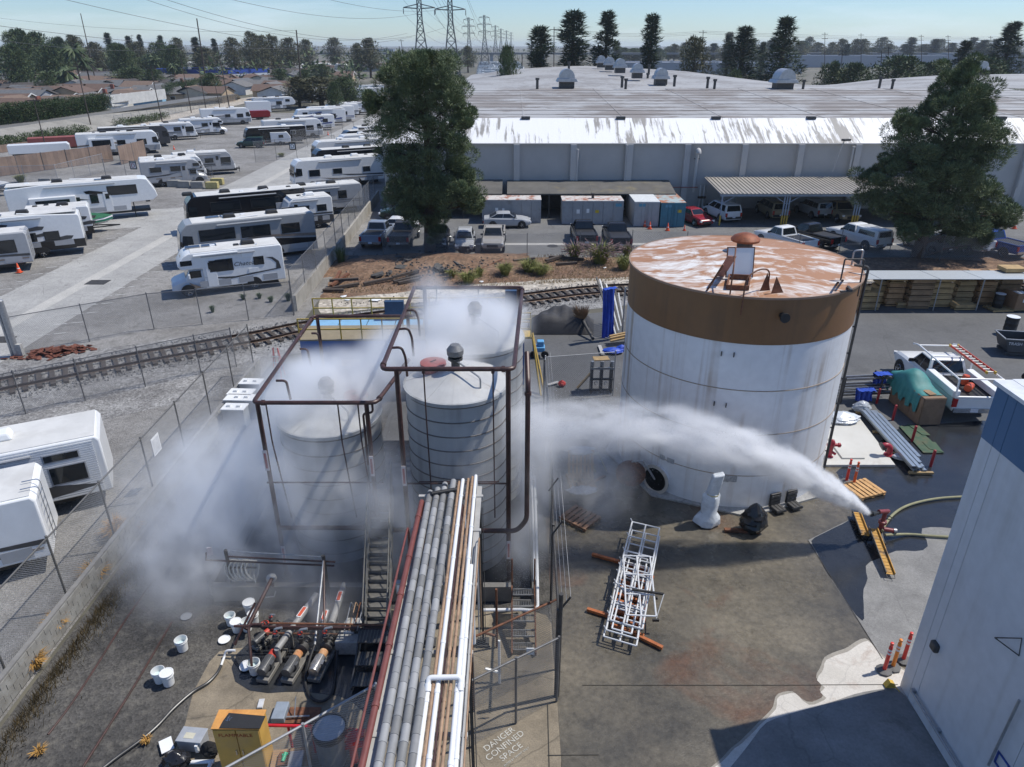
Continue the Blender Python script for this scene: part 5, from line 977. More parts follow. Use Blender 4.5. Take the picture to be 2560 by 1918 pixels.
# far storage field full of rigs: small, each its own object
GS='tiny rigs in the distant storage field';rr=random.Random(31)
rvm=[MB().box((0,0,1.75),(8.5,2.5,2.9)).pY([(4.2,.5),(5,1.2),(4.6,2.6),(4.2,3.1)],-1.2,1.2).box((0,-1.26,2.1),(5.5,.05,.6),0,1).box((-1,0,3.3),(1,.8,.3)).mesh('distant_trailer',[mm,glass]) for mm in (m_wb,m_wb,offwhite,m_greyfib)]
sp=[]
for r_ in range(15):
 Y=215+r_*19*(1+r_*.05)
 for i in range(14):
  px=1046+i*9.6*(1.35-r_*.028);X=far_pt(px,100,Y).x
  if px>1132-r_*1.0:continue
  sp.append((X,Y+rr.uniform(-3,3)))
for X,Y in sp:
 o=obj('distant_trailer',rvm[rr.randrange(4)],loc=(X,Y,0),rz=R(rr.choice([20,160])+rr.uniform(-4,4)));tag(o,'tiny white rig in the crowded distant storage field','trailer',GS)
 # ------------------------------------------------------------------ small things in the lot
def cone(label,p,s=1.,lean=0,grp='orange traffic cones',top=None):
 t=Tg('traffic_cone',label,'cone',p,0,grp);s*=.8;t.scale=(s,s,s);t.rotation_euler[0]=lean
 MB().lathe([(.17,.03),(.13,.2),(.03,.72),(.02,.73)],14).bd('body',pm('cone_orange',(.75,.10,.03),.5,var=.1,scale=6),t,True);MB().box((0,0,.015),(.38,.38,.03)).bd('base',bkm if top else MATS['cone_orange'],t);MB().lathe([(.112,.30),(.082,.44)],14,caps=False).bd('reflective_band',white,t,True)
cone('orange cone beside the grey trailer at the lane edge',g('E',168,970),1.3);cone('small orange cone by the slide out coach',g('A',1503,1290),1.1);cone('small orange cone near the white coach at the gate',g('B',622,1165),1.2)
cone('orange cone in front of the pale grey container',g('G',1188,595),1.25);cone('wide based orange cone before the teal container',g('G',1342,608),1.25);cone('small red cone between teal container and red sedan',g('G',1487,608),.9);cone('dark faded cone against the grey container doors',g('G',1145,575),1.1);cone('red cone at the foot of the last carport post',g('H',2125,592),1.2)
m_blk=pm('yellowed_concrete',(.42,.36,.16),.9,var=.2);m_blk2=pm('grey_barrier_concrete',(.27,.265,.25),.9,0,.2,2)
for i,(px,m,lb) in enumerate((((1400,220),m_blk,'yellow concrete block, first in the row before the silver van'),((1495,232),m_blk2,'grey concrete block, second in the row before the silver van'),((1590,240),m_blk2,'grey concrete block, third in the row before the silver van'),((1700,245),m_blk2,'grey concrete block, fourth in the row before the silver van'),((1825,248),m_blk,'yellow concrete block ending the row before the silver van'),((245,275),m_blk2,'lone grey concrete block beside the big fifth wheel'),((390,215),m_blk2,'grey concrete block behind the fifth wheel ladder'),((1870,215),m_blk,'yellow concrete block set behind the last of the row'))):
 q=g('E',*px);tag(MB().pY([(-.75,0),(.75,0),(.75,.7),(.68,.76),(-.68,.76),(-.75,.7)],-.38,.38).bd('concrete_block',m,None,loc=(q.x,q.y+.38,0),rz=rnd(-.06,.06)),lb,'block','concrete blocks in the lot')
def grate(label,px,w,d):
 q=g(*px);t=Tg('drain_grate',label,'grate',(q.x,q.y,-.03),0);MB().box((0,0,.0),(w,d,.02)).bd('frame',dks,t)
 for k in range(9):MB().box((-w/2+(k+.5)*w/9,0,.016),(w/9*.55,d*.92,.014)).bd('bar',dks,t)
grate('dark square drain grate beside the pale lane gutter',('E',842,1052),1.5,1.1);grate('drain grate at the lane corner by the gate posts',('I',20,165),1.2,1.0)
for px,lb in ((('B',195,1612),'round manhole cover on the lane by the white coach'),(('B',450,1390),'round manhole cover on the far lane'),(('G',350,740),'round manhole cover on the parking lot')):
 q=g(*px);tag(MB().lathe([(.5,0),(.5,.012),(.42,.016),(.01,.016)],20,(0,0,-.032)).bd('manhole_cover',dks,None,loc=(q.x,q.y,0)),lb,'manhole cover')
def sign(label,px,s,z,Y=None,word=None):
 q=g(*px);t=Tg('letter_sign',label,'sign',(q.x,q.y-.1,0));MB().box((0,0,z),(s,.04,s*1.15)).bd('plate',bkm,t);MB().box((0,-.03,z-.05*s),(s*.72,.03,s*.72)).bd('face',white,t);txt('D',s*.8,t,(0,-.05,z-.06*s),(R(90),0,0),redlens if word else bkm)
 if word:txt('AREA',s*.3,t,(0,-.03,z+s*.44),(R(90),0,0),white)
sign('black and white letter sign on the near gate fence',('E',1170,130),.95,1.3,word='AREA');sign('white letter sign on the far gate fence',('B',330,1375),1.0,2.0)
# pile of rusty plates by the railway: each plate a part
q=g('I',480,280);t=Tg('scrap_plate_pile','low pile of rusty red tie plates beside the railway','scrap pile',q);rr=random.Random(2)
pl=MB().box((0,0,0),(.34,.2,.03)).box((0,.05,.02),(.34,.03,.02)).box((0,-.05,.02),(.34,.03,.02)).mesh('tie_plate',pm('red_rust_plate',(.16,.06,.04),.85,0,.35,6))
for i in range(170):
 a=rr.gauss(0,.85);b=rr.gauss(0,.36);z=max(0,.34-.12*a*a-1.2*b*b)*rr.random();o=obj('tie_plate',pl,t,loc=(a,b+a*.35,max(.0,z)),rz=rr.uniform(0,6.28));o.rotation_euler[0]=rr.uniform(-.4,.4);o.rotation_euler[1]=rr.uniform(-.4,.4)
 # ------------------------------------------------------------------ warehouse with pilastered wall and coated roofs
m_wh=pm('warehouse_wall_paint',(.45,.44,.42),.7,0,.06,.5,.08,40);m_pil=pm('pilaster_paint',(.49,.48,.46),.7,0,.06,.5)
def coated(name,base,worn,sx,sy,lo,hi,rough=.55,warp=6):
 """white roof coating worn through in brush sweeps"""
 m=bpy.data.materials.new(name);m.use_nodes=True;t,N,L=nt(m);b=N['Principled BSDF'];b.inputs['Roughness'].default_value=rough
 p=N.new('ShaderNodeNewGeometry').outputs['Position'];mp=N.new('ShaderNodeMapping');mp.inputs['Scale'].default_value=(sx,sy,sy);L.new(p,mp.inputs['Vector'])
 n0=N.new('ShaderNodeTexNoise');n0.inputs['Scale'].default_value=.35;n0.inputs['Detail'].default_value=3;L.new(p,n0.inputs['Vector'])
 ad=N.new('ShaderNodeMix');ad.data_type='VECTOR';ad.inputs['Factor'].default_value=.3;L.new(mp.outputs['Vector'],ad.inputs[4])
 sc=N.new('ShaderNodeVectorMath');sc.operation='SCALE';sc.inputs[3].default_value=warp;L.new(n0.outputs['Color'],sc.inputs[0]);av=N.new('ShaderNodeVectorMath');L.new(mp.outputs['Vector'],av.inputs[0]);L.new(sc.outputs[0],av.inputs[1])
 n=N.new('ShaderNodeTexNoise');n.inputs['Scale'].default_value=1;n.inputs['Detail'].default_value=7;n.inputs['Roughness'].default_value=.6;L.new(av.outputs[0],n.inputs['Vector'])
 n2=N.new('ShaderNodeTexNoise');n2.inputs['Scale'].default_value=.12;n2.inputs['Detail'].default_value=5;L.new(p,n2.inputs['Vector'])
 su=N.new('ShaderNodeMath');su.operation='ADD';L.new(n.outputs['Fac'],su.inputs[0]);L.new(n2.outputs['Fac'],su.inputs[1])
 r=N.new('ShaderNodeMapRange');r.inputs[1].default_value=lo;r.inputs[2].default_value=hi;L.new(su.outputs[0],r.inputs[0])
 mx=N.new('ShaderNodeMix');mx.data_type='RGBA';mx.inputs['A'].default_value=(*base,1);mx.inputs['B'].default_value=(*worn,1);L.new(r.outputs[0],mx.inputs['Factor']);L.new(mx.outputs['Result'],b.inputs['Base Color'])
 bp=N.new('ShaderNodeBump');bp.inputs['Strength'].default_value=.4;bp.inputs['Distance'].default_value=.05;L.new(n.outputs['Fac'],bp.inputs['Height']);L.new(bp.outputs['Normal'],b.inputs['Normal']);return m
m_strip=coated('fresh_white_roof_coat',(.82,.82,.81),(.30,.285,.26),2.6,.16,1.05,1.15,.55,1.);m_mainr=coated('worn_white_roof_coat',(.38,.38,.375),(.235,.212,.193),.25,1.5,.92,1.05,.7,2.);m_vault=coated('grey_vault_coat',(.36,.36,.355),(.25,.24,.23),.3,.8,.95,1.12,.7)
WY=78.5;XL,XR=-13.7,75.
t=Tg('warehouse','long grey warehouse with pilasters and coated white roof','building',(XL,WY,0));WW=XR-XL
px=[gy('C',x,1400,WY).x for x in (40,527,1008,1500,1990)]+[gy('D',x,1400,WY).x for x in (260,745)]
st=px[1]-px[0];px=[px[0]-st*2,px[0]-st]+px+[px[-1]+st*k for k in (1,2,3,4)]
edges=[XL]+[x for x in px if x>XL+1]+[XR]
for a,b in zip(edges[:-1],edges[1:]):MB().box(((a+b)/2-XL,.15,3.4),(b-a-.03,.3,6.8)).bd('wall_panel',m_wh,t)
for x in edges[1:-1]:MB().box((x-XL,-.22,3.36),(.62,.46,6.72)).bd('pilaster',m_pil,t)
MB().box((.15,20,3.4),(.3,39.4,6.8)).bd('end_wall',m_wh,t)
MB().box((WW/2,-.02,6.78),(WW,.5,.1)).bd('coping',m_pil,t)
n=12
for i in range(n):
 x0,x1=WW*i/n,WW*(i+1)/n-.0
 MB().add([(x0,-.05,6.84),(x1,-.05,6.84),(x1,4.2,8.95),(x0,4.2,8.95)],[(0,1,2,3)]).bd('mansard_panel',m_strip,t)
MB().add([(0,4.2,8.93),(WW,4.2,8.93),(WW,38,10.2),(0,38,10.2)],[(0,1,2,3)]).bd('roof_deck',m_mainr,t)
for k in range(9):y=7.5+k*3.4;MB().box((WW/2,y,8.965+(y-4.2)*.03757),(WW-.4,.22,.02)).bd('roof_seam',m_mainr,t)
for k in range(8):MB().beam((4+k*11,4.4,8.96),(4+k*11,37.9,10.22),.2,.02).bd('roof_seam',m_mainr,t)
for k in range(8):MB().box((1.0+k*10.4+3.8,4.1,8.98),(.95,.5,.28)).bd('scupper_box',dks,t)
# shallow barrel vaults behind
prof=[(-9,10.2),(0,11.3),(8,11.8),(15,12.04),(26,11.6),(38,10.95),(48,9.8),(56,8.8),(63,8.2),(70,8.1),(80,9.2),(94,10.1),(112,10.4),(150,10.4)];K=54
for j,(ya,yb,fa,fb) in enumerate(((38.05,56,0,.45),(56,74,.45,.8),(74,92,.8,1))):
 vs=[]
 for y,f in ((ya,fa),(yb,fb)):
  for i in range(K+1):
   x=-8.9+150*i/K;q=next(z0+(z1-z0)*(x-a)/(b-a) for (a,z0),(b,z1) in zip(prof[:-1],prof[1:]) if a<=x<=b);vs.append((x-XL,y,10.2*(1-f)+q*f))
 MB().add(vs,[(i,i+1,K+2+i,K+1+i) for i in range(K)]).bd('roof_vault',m_vault,t,True,ang=60)
m_vent=pm('galvanised_vent',(.42,.43,.45),.4,.5,.15,3)
def hoodvent(label,x,Y,z,w,grp='domed roof exhaust vents'):
 v=Tg('roof_vent',label,'vent',(x,Y,z),0,grp);MB().box((0,0,.35),(w*.7,w*.7,.9)).bd('curb',dks,v)
 MB().pY([(-w*.5,.75),(w*.5,.75),(w*.42,1.25),(-w*.42,1.25)],-w*.5,w*.5).bd('lower_hood',m_vent,v,bev=.06);MB().loft([[(w*.36*math.cos(k*math.pi/8),y,1.25+w*.42*math.sin(k*math.pi/8)) for k in range(9)] for y in (w*.45,-w*.45)]).bd('dome',m_vent,v,True)
for lb,a,Y,w in (('big square topped vent on the roof ridge',('C',470,745),117.5,3.2),('nearest domed vent of the receding vent row',('C',1280,720),122,2.6),('second domed vent of the receding row',('C',1078,665),130,2.3),('third domed vent of the receding row',('C',930,620),140,2.5),('fourth domed vent of the receding row',('C',840,595),150,2.3),('farthest domed vent of the receding row',('C',768,575),160,2.2),('bright squat vent beside the pencil conifer',('D',125,755),116.5,3.5),('white vent behind the leaning pine top',('D',1820,640),135,2.2)):
 p=gy(*a,Y);hoodvent(lb,p.x,Y,p.z-.1,w)
for i,(r_,x,y) in enumerate((('C',218,760),('C',948,745),('C',980,765),('C',1168,705),('C',1400,735),('C',1685,750),('C',1745,770),('D',300,775),('D',960,750),('D',1067,770),('C',490,608),('C',1180,632))):
 Y=115.5 if y>730 else 135;p=gy(r_,x,y,Y);v=Tg('roof_pipe',['short vent pipe','stubby vent pipe','narrow vent pipe'][i%3]+' on the warehouse roof ridge, '+['first','second','third','fourth','fifth','sixth','seventh','eighth','ninth','tenth','eleventh','last'][i]+' along','vent',(p.x,Y,p.z-.2),0,'vent pipes on the warehouse roof');MB().tube((0,0,0),(0,0,1.3),.2,8).bd('pipe',dks,v,True);MB().tube((0,0,1.3),(0,0,1.6),.3,8).bd('cap',dks,v,True)
 # pipes and fixtures on the wall
def wallpipe(label,a,b,r,gw=False):
 p,q=gy(*a,WY-.45),gy(*b,WY-.45);v=Tg('wall_pipe',label,'pipe',(p.x,p.y,0));MB().tube((0,0,q.z),(0,0,p.z),r,10).bd('riser',m_pil,v,True)
 if gw:MB().path(arc((0,-.3,p.z),.3,0,180,8,(0,1,0)),r*1.6,10).bd('gooseneck',m_pil,v,True);MB().tube((-.3,0,p.z-.6),(.3,0,p.z-.6),.05).bd('bracket',dks,v)
 else:MB().tube((0,0,p.z),(0,0,p.z+.15),r*1.5,10).bd('cap',m_pil,v,True)
wallpipe('tall white gooseneck vent pipe on the warehouse wall',('C',1600,1320),('C',1570,1657),.16,True);wallpipe('thin capped downpipe beside the second pilaster',('C',567,1300),('C',560,1560),.1);wallpipe('downpipe with knob beside the third pilaster',('C',990,1260),('C',975,1560),.08);wallpipe('downpipe pair next to the last visible pilaster',('D',740,1275),('D',705,1550),.1);wallpipe('dark downpipe at the far end of the wall',('D',2205,1440),('D',2170,1620),.1)
p=gy('G',1500,235,WY-.6);v=Tg('sprinkler_riser','red fire sprinkler riser and valves against the warehouse wall','pipe',(p.x,WY-.7,0));MB().tube((gy('G',1380,235,WY-.6).x-p.x,0,p.z),(gy('G',1600,235,WY-.6).x-p.x,0,p.z),.06).bd('crosspipe',pm('salmon_pipe',(.3,.14,.12),.6),v,True)
for x in (1.6,2.0):MB().tube((x,0,0),(x,0,2.6),.12,10).bd('riser',m_pil,v,True);MB().lathe([(.02,1.2),(.25,1.25),(.25,1.45),(.02,1.5)],10,(x,0,0)).bd('valve',rpp,v,True)
p=gy('D',660,1215,WY-.5);v=Tg('security_camera_mast','floodlight on a thin arm above the warehouse wall','light',(p.x,WY-.45,0));MB().path([(-.6,0,p.z-3.2),(-.3,0,p.z-1.4),(0,0,p.z)],.05,6).bd('arm',m_pil,v);MB().box((.1,-.2,p.z+.1),(.9,.4,.2),.2).bd('lamp_head',dks,v,bev=.03)
# ------------------------------------------------------------------ lean-to shed roofs and carport
m_shed=pm('grey_felt_roof',(.115,.11,.10),.9,0,.2,.7,.2,tint=(.20,.17,.10),tscale=.5,tmin=.55,tmax=.75)
def leanto(label,x0,x1,y0,z0,y1,z1):
 v=Tg('lean_to_shed',label,'shed',(x0,y0,0));w=x1-x0;n=max(2,int(w/4));d=y1-y0
 for i in range(n):MB().hx([(w*i/n,0,z0-.12),(w*(i+.998)/n,0,z0-.12),(w*(i+.998)/n,d,z1-.12),(w*i/n,d,z1-.12),(w*i/n,0,z0),(w*(i+.998)/n,0,z0),(w*(i+.998)/n,d,z1),(w*i/n,d,z1)]).bd('roof_sheet',m_shed,v)
 for i in range(n+1):MB().box((min(max(w*i/n,.1),w-.1),.3,z0/2-.1),(.12,.12,z0-.1)).bd('post',dks,v)
 MB().box((w/2,d-.1,z0/2),(w-.2,.1,z0-.2)).bd('back_wall',dks,v)
leanto('grey felt lean to roof behind the row of containers',-.5,16.8,73.9,2.45,78.2,3.1);leanto('low lean to roof behind the pine at the wall end',-13.2,-1.0,73.9,2.45,78.2,3.15)
v=Tg('carport','long corrugated carport roof on pale blue posts','carport',(20.3,70.2,0));cw=27.5;m_cp=pm('tan_corrugated_roof',(.42,.385,.33),.5,.2,.12,.8);m_cpost=pm('pale_blue_post',(.28,.34,.42),.6);m_yel=pm('yellow_post_base',(.55,.36,.05),.6)
rib=MB();dd=7.6
rib.hx([(0,0,3.1),(cw,0,3.1),(cw+.2,dd,3.42),(.2,dd,3.42),(0,0,3.14),(cw,0,3.14),(cw+.2,dd,3.46),(.2,dd,3.46)]);rib.bd('roof',m_cp,v)
rm=MB().add([(-.07,0,3.13),(.07,0,3.13),(.27,dd,3.45),(.13,dd,3.45),(-.035,0,3.22),(.035,0,3.22),(.235,dd,3.54),(.165,dd,3.54)],[(0,1,5,4),(1,2,6,5),(2,3,7,6),(3,0,4,7),(4,5,6,7)]).mesh('roof_rib',m_cp)
for k in range(70):obj('roof_rib',rm,v,loc=(.2+k*(cw-.4)/69,0,0))
MB().box((cw/2,.15,2.98),(cw,.12,.24)).bd('front_beam',m_cpost,v)
for k,x in enumerate((.25,6.6,13.6,20.5,27.2)):
 for j in ((0,) if k in (0,4) else (-.25,.0,.25)):
  q=MB().box((x+j,.2,1.55),(.11,.11,2.86)).bd('post',m_cpost,v);MB().box((x+j,.2,.5),(.13,.13,1.0)).bd('yellow_base',m_yel,q)
 for s in (-1,1):
  if 0<x+s*1.5<cw:MB().beam((x,.22,2.1),(x+s*1.3,.22,2.9),.07,.07).bd('brace',m_cpost,v)
 MB().beam((x,.2,2.95),(x+.2,dd-.1,3.3),.1,.2).bd('rafter',m_cpost,v)
 # ------------------------------------------------------------------ shipping containers
def ctn(label,p,w,d,h,m,rust,stickers,doors=False,npan=6):
 v=Tg('shipping_container',label,'container',p,0,'containers in front of the warehouse');MB().box((w/2,d/2,h/2),(w,d,h)).bd('body',m,v)
 MB().box((w/2,d/2,h+.02),(w+.06,d+.06,.05)).bd('roof',rust,v)
 n=2 if doors else npan
 for i in range(n):MB().box((w*(i+.5)/n,-.02,h/2),(w/n-.07,.04,h-.24)).bd('door' if doors else 'side_panel',m,v,bev=.01)
 f=MB()
 for x in (.05,w-.05):f.box((x,-.03,h/2),(.1,.08,h))
 f.box((w/2,-.03,.07),(w-.2,.08,.14));f.box((w/2,-.03,h-.07),(w-.2,.08,.14));f.bd('edge_frame',m,v)
 if doors:
  for x in (.3,.44,.56,.7):MB().tube((w*x,-.07,.12),(w*x,-.07,h-.1),.025,6).bd('locking_bar',m,v)
 for x,z,a,b,c in stickers:MB().box((x*w,-.048,z*h),(a,.012,b)).bd('sticker',c,v)
 return v
m_cg=pm('container_grey',(.30,.31,.325),.55,0,.1,1.5,tint=(.2,.19,.18),tscale=1,tmin=.55,tmax=.75);m_cg2=pm('container_light_grey',(.37,.375,.385),.5,0,.08,1.5);m_ct=pm('container_teal',(.05,.19,.26),.5,0,.12,1.5);m_rr=pm('rusty_painted_roof',(.55,.52,.49),.7,0,.1,2,tint=(.32,.13,.08),tscale=1.3,tmin=.5,tmax=.58);m_wr=pm('clean_white_roof',(.62,.64,.64),.6);m_rt=pm('rusty_teal_roof',(.35,.42,.42),.7,tint=(.36,.15,.08),tscale=1,tmin=.45,tmax=.55);sb=pm('blue_sticker',(.1,.3,.42),.5);sy=pm('yellow_sticker',(.6,.42,.02),.5)
ctn('grey container with peeling roof behind the silver sedan',(-3.0,71.6,0),5.9,2.5,2.25,m_cg,m_rr,[(.25,.6,.3,.3,white),(.36,.58,.25,.3,white)])
ctn('middle grey container with white and orange stickers',(5.0,71.1,0),6.05,2.5,2.25,m_cg,m_rr,[(.26,.55,.32,.4,white),(.42,.58,.28,.4,white),(.57,.55,.36,.28,sy),(.92,.83,.6,.3,sb)])
ctn('pale grey container with white roof and closed doors',(12.0,70.1,0),2.42,6,2.35,m_cg2,m_wr,[(.3,.88,.65,.3,sb)],True);ctn('teal container with rusty roof beside the red sedan',(14.55,69.9,0),2.38,6,2.3,m_ct,m_rt,[(.3,.88,.6,.28,sb),(.76,.66,.4,.28,sy)],True)
t2=Tg('roof_ventilator','small round ventilator on the middle container roof','vent',(8.1,72.3,2.29));MB().tube((0,0,0),(0,0,.4),.14,10).bd('neck',dks,t2,True);MB().lathe([(.02,.4),(.22,.42),(.22,.5),(.02,.56)],10).bd('hood',dks,t2,True)
# ------------------------------------------------------------------ awning and wooden crates
v=Tg('awning_roof','pale sheet metal awning over the stacked wooden crates','awning',(22.4,45.3,0));xs=[0,2.0,5.9,8.8,12.4,16.5]
for a,b in zip(xs[:-1],xs[1:]):
 MB().hx([(a,0,2.2),(b-.05,0,2.2),(b-.05,2.5,2.05),(a,2.5,2.05),(a,0,2.23),(b-.05,0,2.23),(b-.05,2.5,2.08),(a,2.5,2.08)]).bd('roof_sheet',pm('pale_sheet_metal',(.50,.53,.54),.45,.3,.05),v)
 MB().tube((a+.1,.1,0),(a+.1,.1,2.18),.04,8).bd('post',galv,v,True);MB().tube((a+.1,2.3,0),(a+.1,2.3,2.05),.04,8).bd('post',galv,v,True);MB().beam((a+.1,.1,2.14),(a+.1,2.4,2.0),.05,.07).bd('rafter',galv,v)
woods=[pm('crate_wood_'+str(i),c,.8,0,.2,4,.15,tint=tuple(x*.6 for x in c),tscale=2,tmin=.5,tmax=.7) for i,c in enumerate(((.44,.30,.14),(.37,.26,.13),(.40,.24,.12),(.31,.20,.11)))]
def crate_parts(v,w,d,h,m):
 MB().box((0,0,h/2+.05),(w,d,h-.15)).bd('crate_box',m,v)
 for y in (-d*.4,0,d*.4):MB().box((0,y,.0),(w,.09,.09)).bd('runner',m,v)
 MB().box((0,0,h-.035),(w+.03,d+.03,.025)).bd('lid',m,v)
ordn=['bottom','second','third','fourth','fifth','sixth','topmost']
stacks=[(('H',790,1300),1.1,4,'by the tank wall'),(('H',885,1300),1.35,3,'beside the tank pipe'),(('H',1085,1270),1.25,5,'behind the awning post pair'),(('H',1300,1290),1.7,5,'with the pale green lid'),(('H',1480,1275),1.55,5,'in the middle under the awning'),(('H',1680,1255),1.3,5,'behind the low flat crate'),(('H',1865,1255),1.2,4,'beside the black drum'),(('H',2060,1240),1.6,6,'behind the black drum'),(('H',985,1250),1.0,4,'in shade behind the post pair'),(('H',1960,1228),1.0,5,'deep in shade at the back'),(('H',1780,1228),.9,5,'in shade behind the middle crates')]
rr=random.Random(12)
for k,(px,w,n,where) in enumerate(stacks):
 p=g(*px);z=.05;m=woods[k%4]
 for i in range(n):
  v=Tg('wooden_crate',f'{"topmost" if i == n - 1 else ordn[i]} wooden crate of the stack {where}','crate',(p.x+rr.uniform(-.04,.04),p.y+.6+rr.uniform(-.03,.03),z),rr.uniform(-.03,.03),'stacked wooden crates');crate_parts(v,w*.88,1.0,.40,m if i!=n-1 or rr.random()<.5 else woods[rr.randrange(3)]);z+=.405
p=g('H',1700,1300);v=Tg('wooden_crate','single low crate with bright lid standing out front','crate',(p.x,p.y+.5,.05),.05,'stacked wooden crates');crate_parts(v,1.4,.9,.36,woods[0])
p=g('H',1230,1280);v=Tg('wooden_crate','long low crate under the green lidded stack','crate',(p.x-.4,p.y+.55,.05),.0,'stacked wooden crates');crate_parts(v,1.0,1.0,.34,woods[1])
def pallet(label,p,rz,w=1.2,d=1.0,m=None,grp='wooden pallets',n=7,tilt=(0,0)):
 v=Tg('wooden_pallet',label,'pallet',p,rz,grp);v.rotation_euler[0],v.rotation_euler[1]=tilt;m=m or woods[1]
 for y in (-d*.45,0,d*.45):MB().box((0,y,.06),(w,.05,.09)).bd('stringer',m,v)
 for k in range(n):MB().box((-w/2+(k+.5)*w/n+rnd(-.01,.01),0,.117),(w/n*.68,d,.02)).bd('deck_board',m,v)
 for k in range(3):MB().box((-w*.42+k*w*.42,0,.005),(.1,d,.018)).bd('bottom_board',m,v)
 return v
def drum(label,p,m,lid,r=.29,h=.88,**k):
 v=Tg('drum',label,'drum',p,0);MB().lathe([(r*.96,0),(r,.02),(r,h*.32),(r*1.04,h*.34),(r,h*.36),(r,h*.65),(r*1.04,h*.67),(r,h*.69),(r,h-.02),(r*1.03,h)],24).bd('shell',m,v,True);MB().lathe([(r*1.03,h),(r*1.03,h+.02),(.01,h+.02)],24).bd('lid',lid,v,True);return v
p=g('H',1985,1290);pallet('pale new pallet under the black drum',(p.x,p.y,0),.1,1.5,1.1,woods[0]);drum('black plastic drum with white lid on the pale pallet',(p.x-.05,p.y+.1,.13),bkm,white,.31,.95)
p=g('H',2160,1310);v=Tg('cardboard_bin','open brown cardboard bin with white liner beside the crates','box',(p.x+.2,p.y+.6,0),.1);MB().box((0,0,.12),(1.25,1.1,.1)).bd('pallet_base',woods[1],v)
cb=pm('cardboard',(.26,.155,.085),.85,var=.1)
for a,b,c in (((0,-.55,.7),(1.2,.03,1.1),0),((0,.55,.7),(1.2,.03,1.1),0),((-.6,0,.7),(.03,1.07,1.1),0),((.6,0,.7),(.03,1.07,1.1),0)):MB().box(a,b).bd('side',cb,v)
MB().box((0,0,1.1),(1.1,1.0,.1),0,0,(.7,.7)).bd('liner',white,v,bev=.04);MB().box((0,-.57,.75),(.3,.01,.22)).bd('paper_label',white,v)
# ------------------------------------------------------------------ dirt strip: mound, asphalt slabs, old timbers
mb=MB();rr=random.Random(6);c0=g('F',1480,900);K,J=40,16;vs=[]
for j in range(J+1):
 for i in range(K+1):
  u,w=i/K*2-1,j/J*2-1;hgt=max(0,(1-u*u))*max(0,1-w*w)*(.75+.35*math.sin(7*u)*math.cos(3*w))+rr.uniform(-.03,.03);vs.append((c0.x+u*8.5,c0.y+w*3.2+u*.4,-.05+hgt*.85))
mb.add(vs,[(j*(K+1)+i,j*(K+1)+i+1,(j+1)*(K+1)+i+1,(j+1)*(K+1)+i) for j in range(J) for i in range(K)]);stc('dirt_mound_ground',mb,m_dirt,True)
m_slab=pm('broken_asphalt',(.075,.073,.07),.9,0,.3,5,.4,30);GRB='broken asphalt slabs on the dirt mound'
for i,(x,y,s,lb) in enumerate(((1050,1000,1.3,'flat tilted asphalt slab at the mound foot'),(1150,990,.7,'small slab next to the flat tilted one'),(1260,960,.9,'upright slab on the mound slope'),(1310,900,.8,'pale slab sticking out of the mound'),(1560,870,.9,'dark slab at the mound top'),(1600,910,1.0,'dark slab jutting by the mound top'),(1580,965,1.0,'slab lying below the mound top'),(1700,850,1.4,'long flat slab, uppermost of the layered slabs'),(1720,885,1.5,'long slab under the layered slabs'),(1760,930,1.1,'broken slab among rubble'),(1840,920,1.2,'slab at the end of the rubble row'),(1230,870,.6,'small slab near the shaded cars'),(1370,880,.5,'chunk on the mound crest'),(1650,990,.7,'chunk at the mound foot beside weeds'),(860,880,1.2,'dark mat like slab in pine shade'))):
 p=g('F',x,y);k=7;poly=[(s*(.5+.25*rr.random())*math.cos(6.283*q/k),s*.55*(.6+.5*rr.random())*math.sin(6.283*q/k)) for q in range(k)];o=MB().pZ(poly,0,.16).bd('asphalt_slab',m_slab,None,loc=(p.x,p.y,.25 if x>1150 else .02),rz=rr.uniform(0,3));o.rotation_euler[0]=rr.uniform(-.5,.5);o.rotation_euler[1]=rr.uniform(-.35,.35);tag(o,lb,'slab',GRB)
mb=MB()
for i in range(420):
 p=g('F',rr.gauss(1550,260),rr.gauss(930,45));s=rr.uniform(.05,.2);mb.box((p.x,p.y,.25+rr.uniform(-.1,.25)),(s,s*.8,s*.6),rr.uniform(0,3),0,(.7,.6))
for i in range(260):
 p=g('F',rr.uniform(640,2200),rr.uniform(1010,1250));s=rr.uniform(.03,.1);mb.box((p.x,p.y,-.02),(s,s*.8,s*.6),rr.uniform(0,3),0,(.7,.6))
tag(mb.bd('asphalt_rubble',m_slab),'scattered dark rubble crumbs over the dirt mound','rubble',kind='stuff')
m_tim=pm('weathered_timber',(.075,.06,.05),.9,0,.3,5,.4,25,stretch=(1,1,3));GT_='old railway timbers on the dirt'
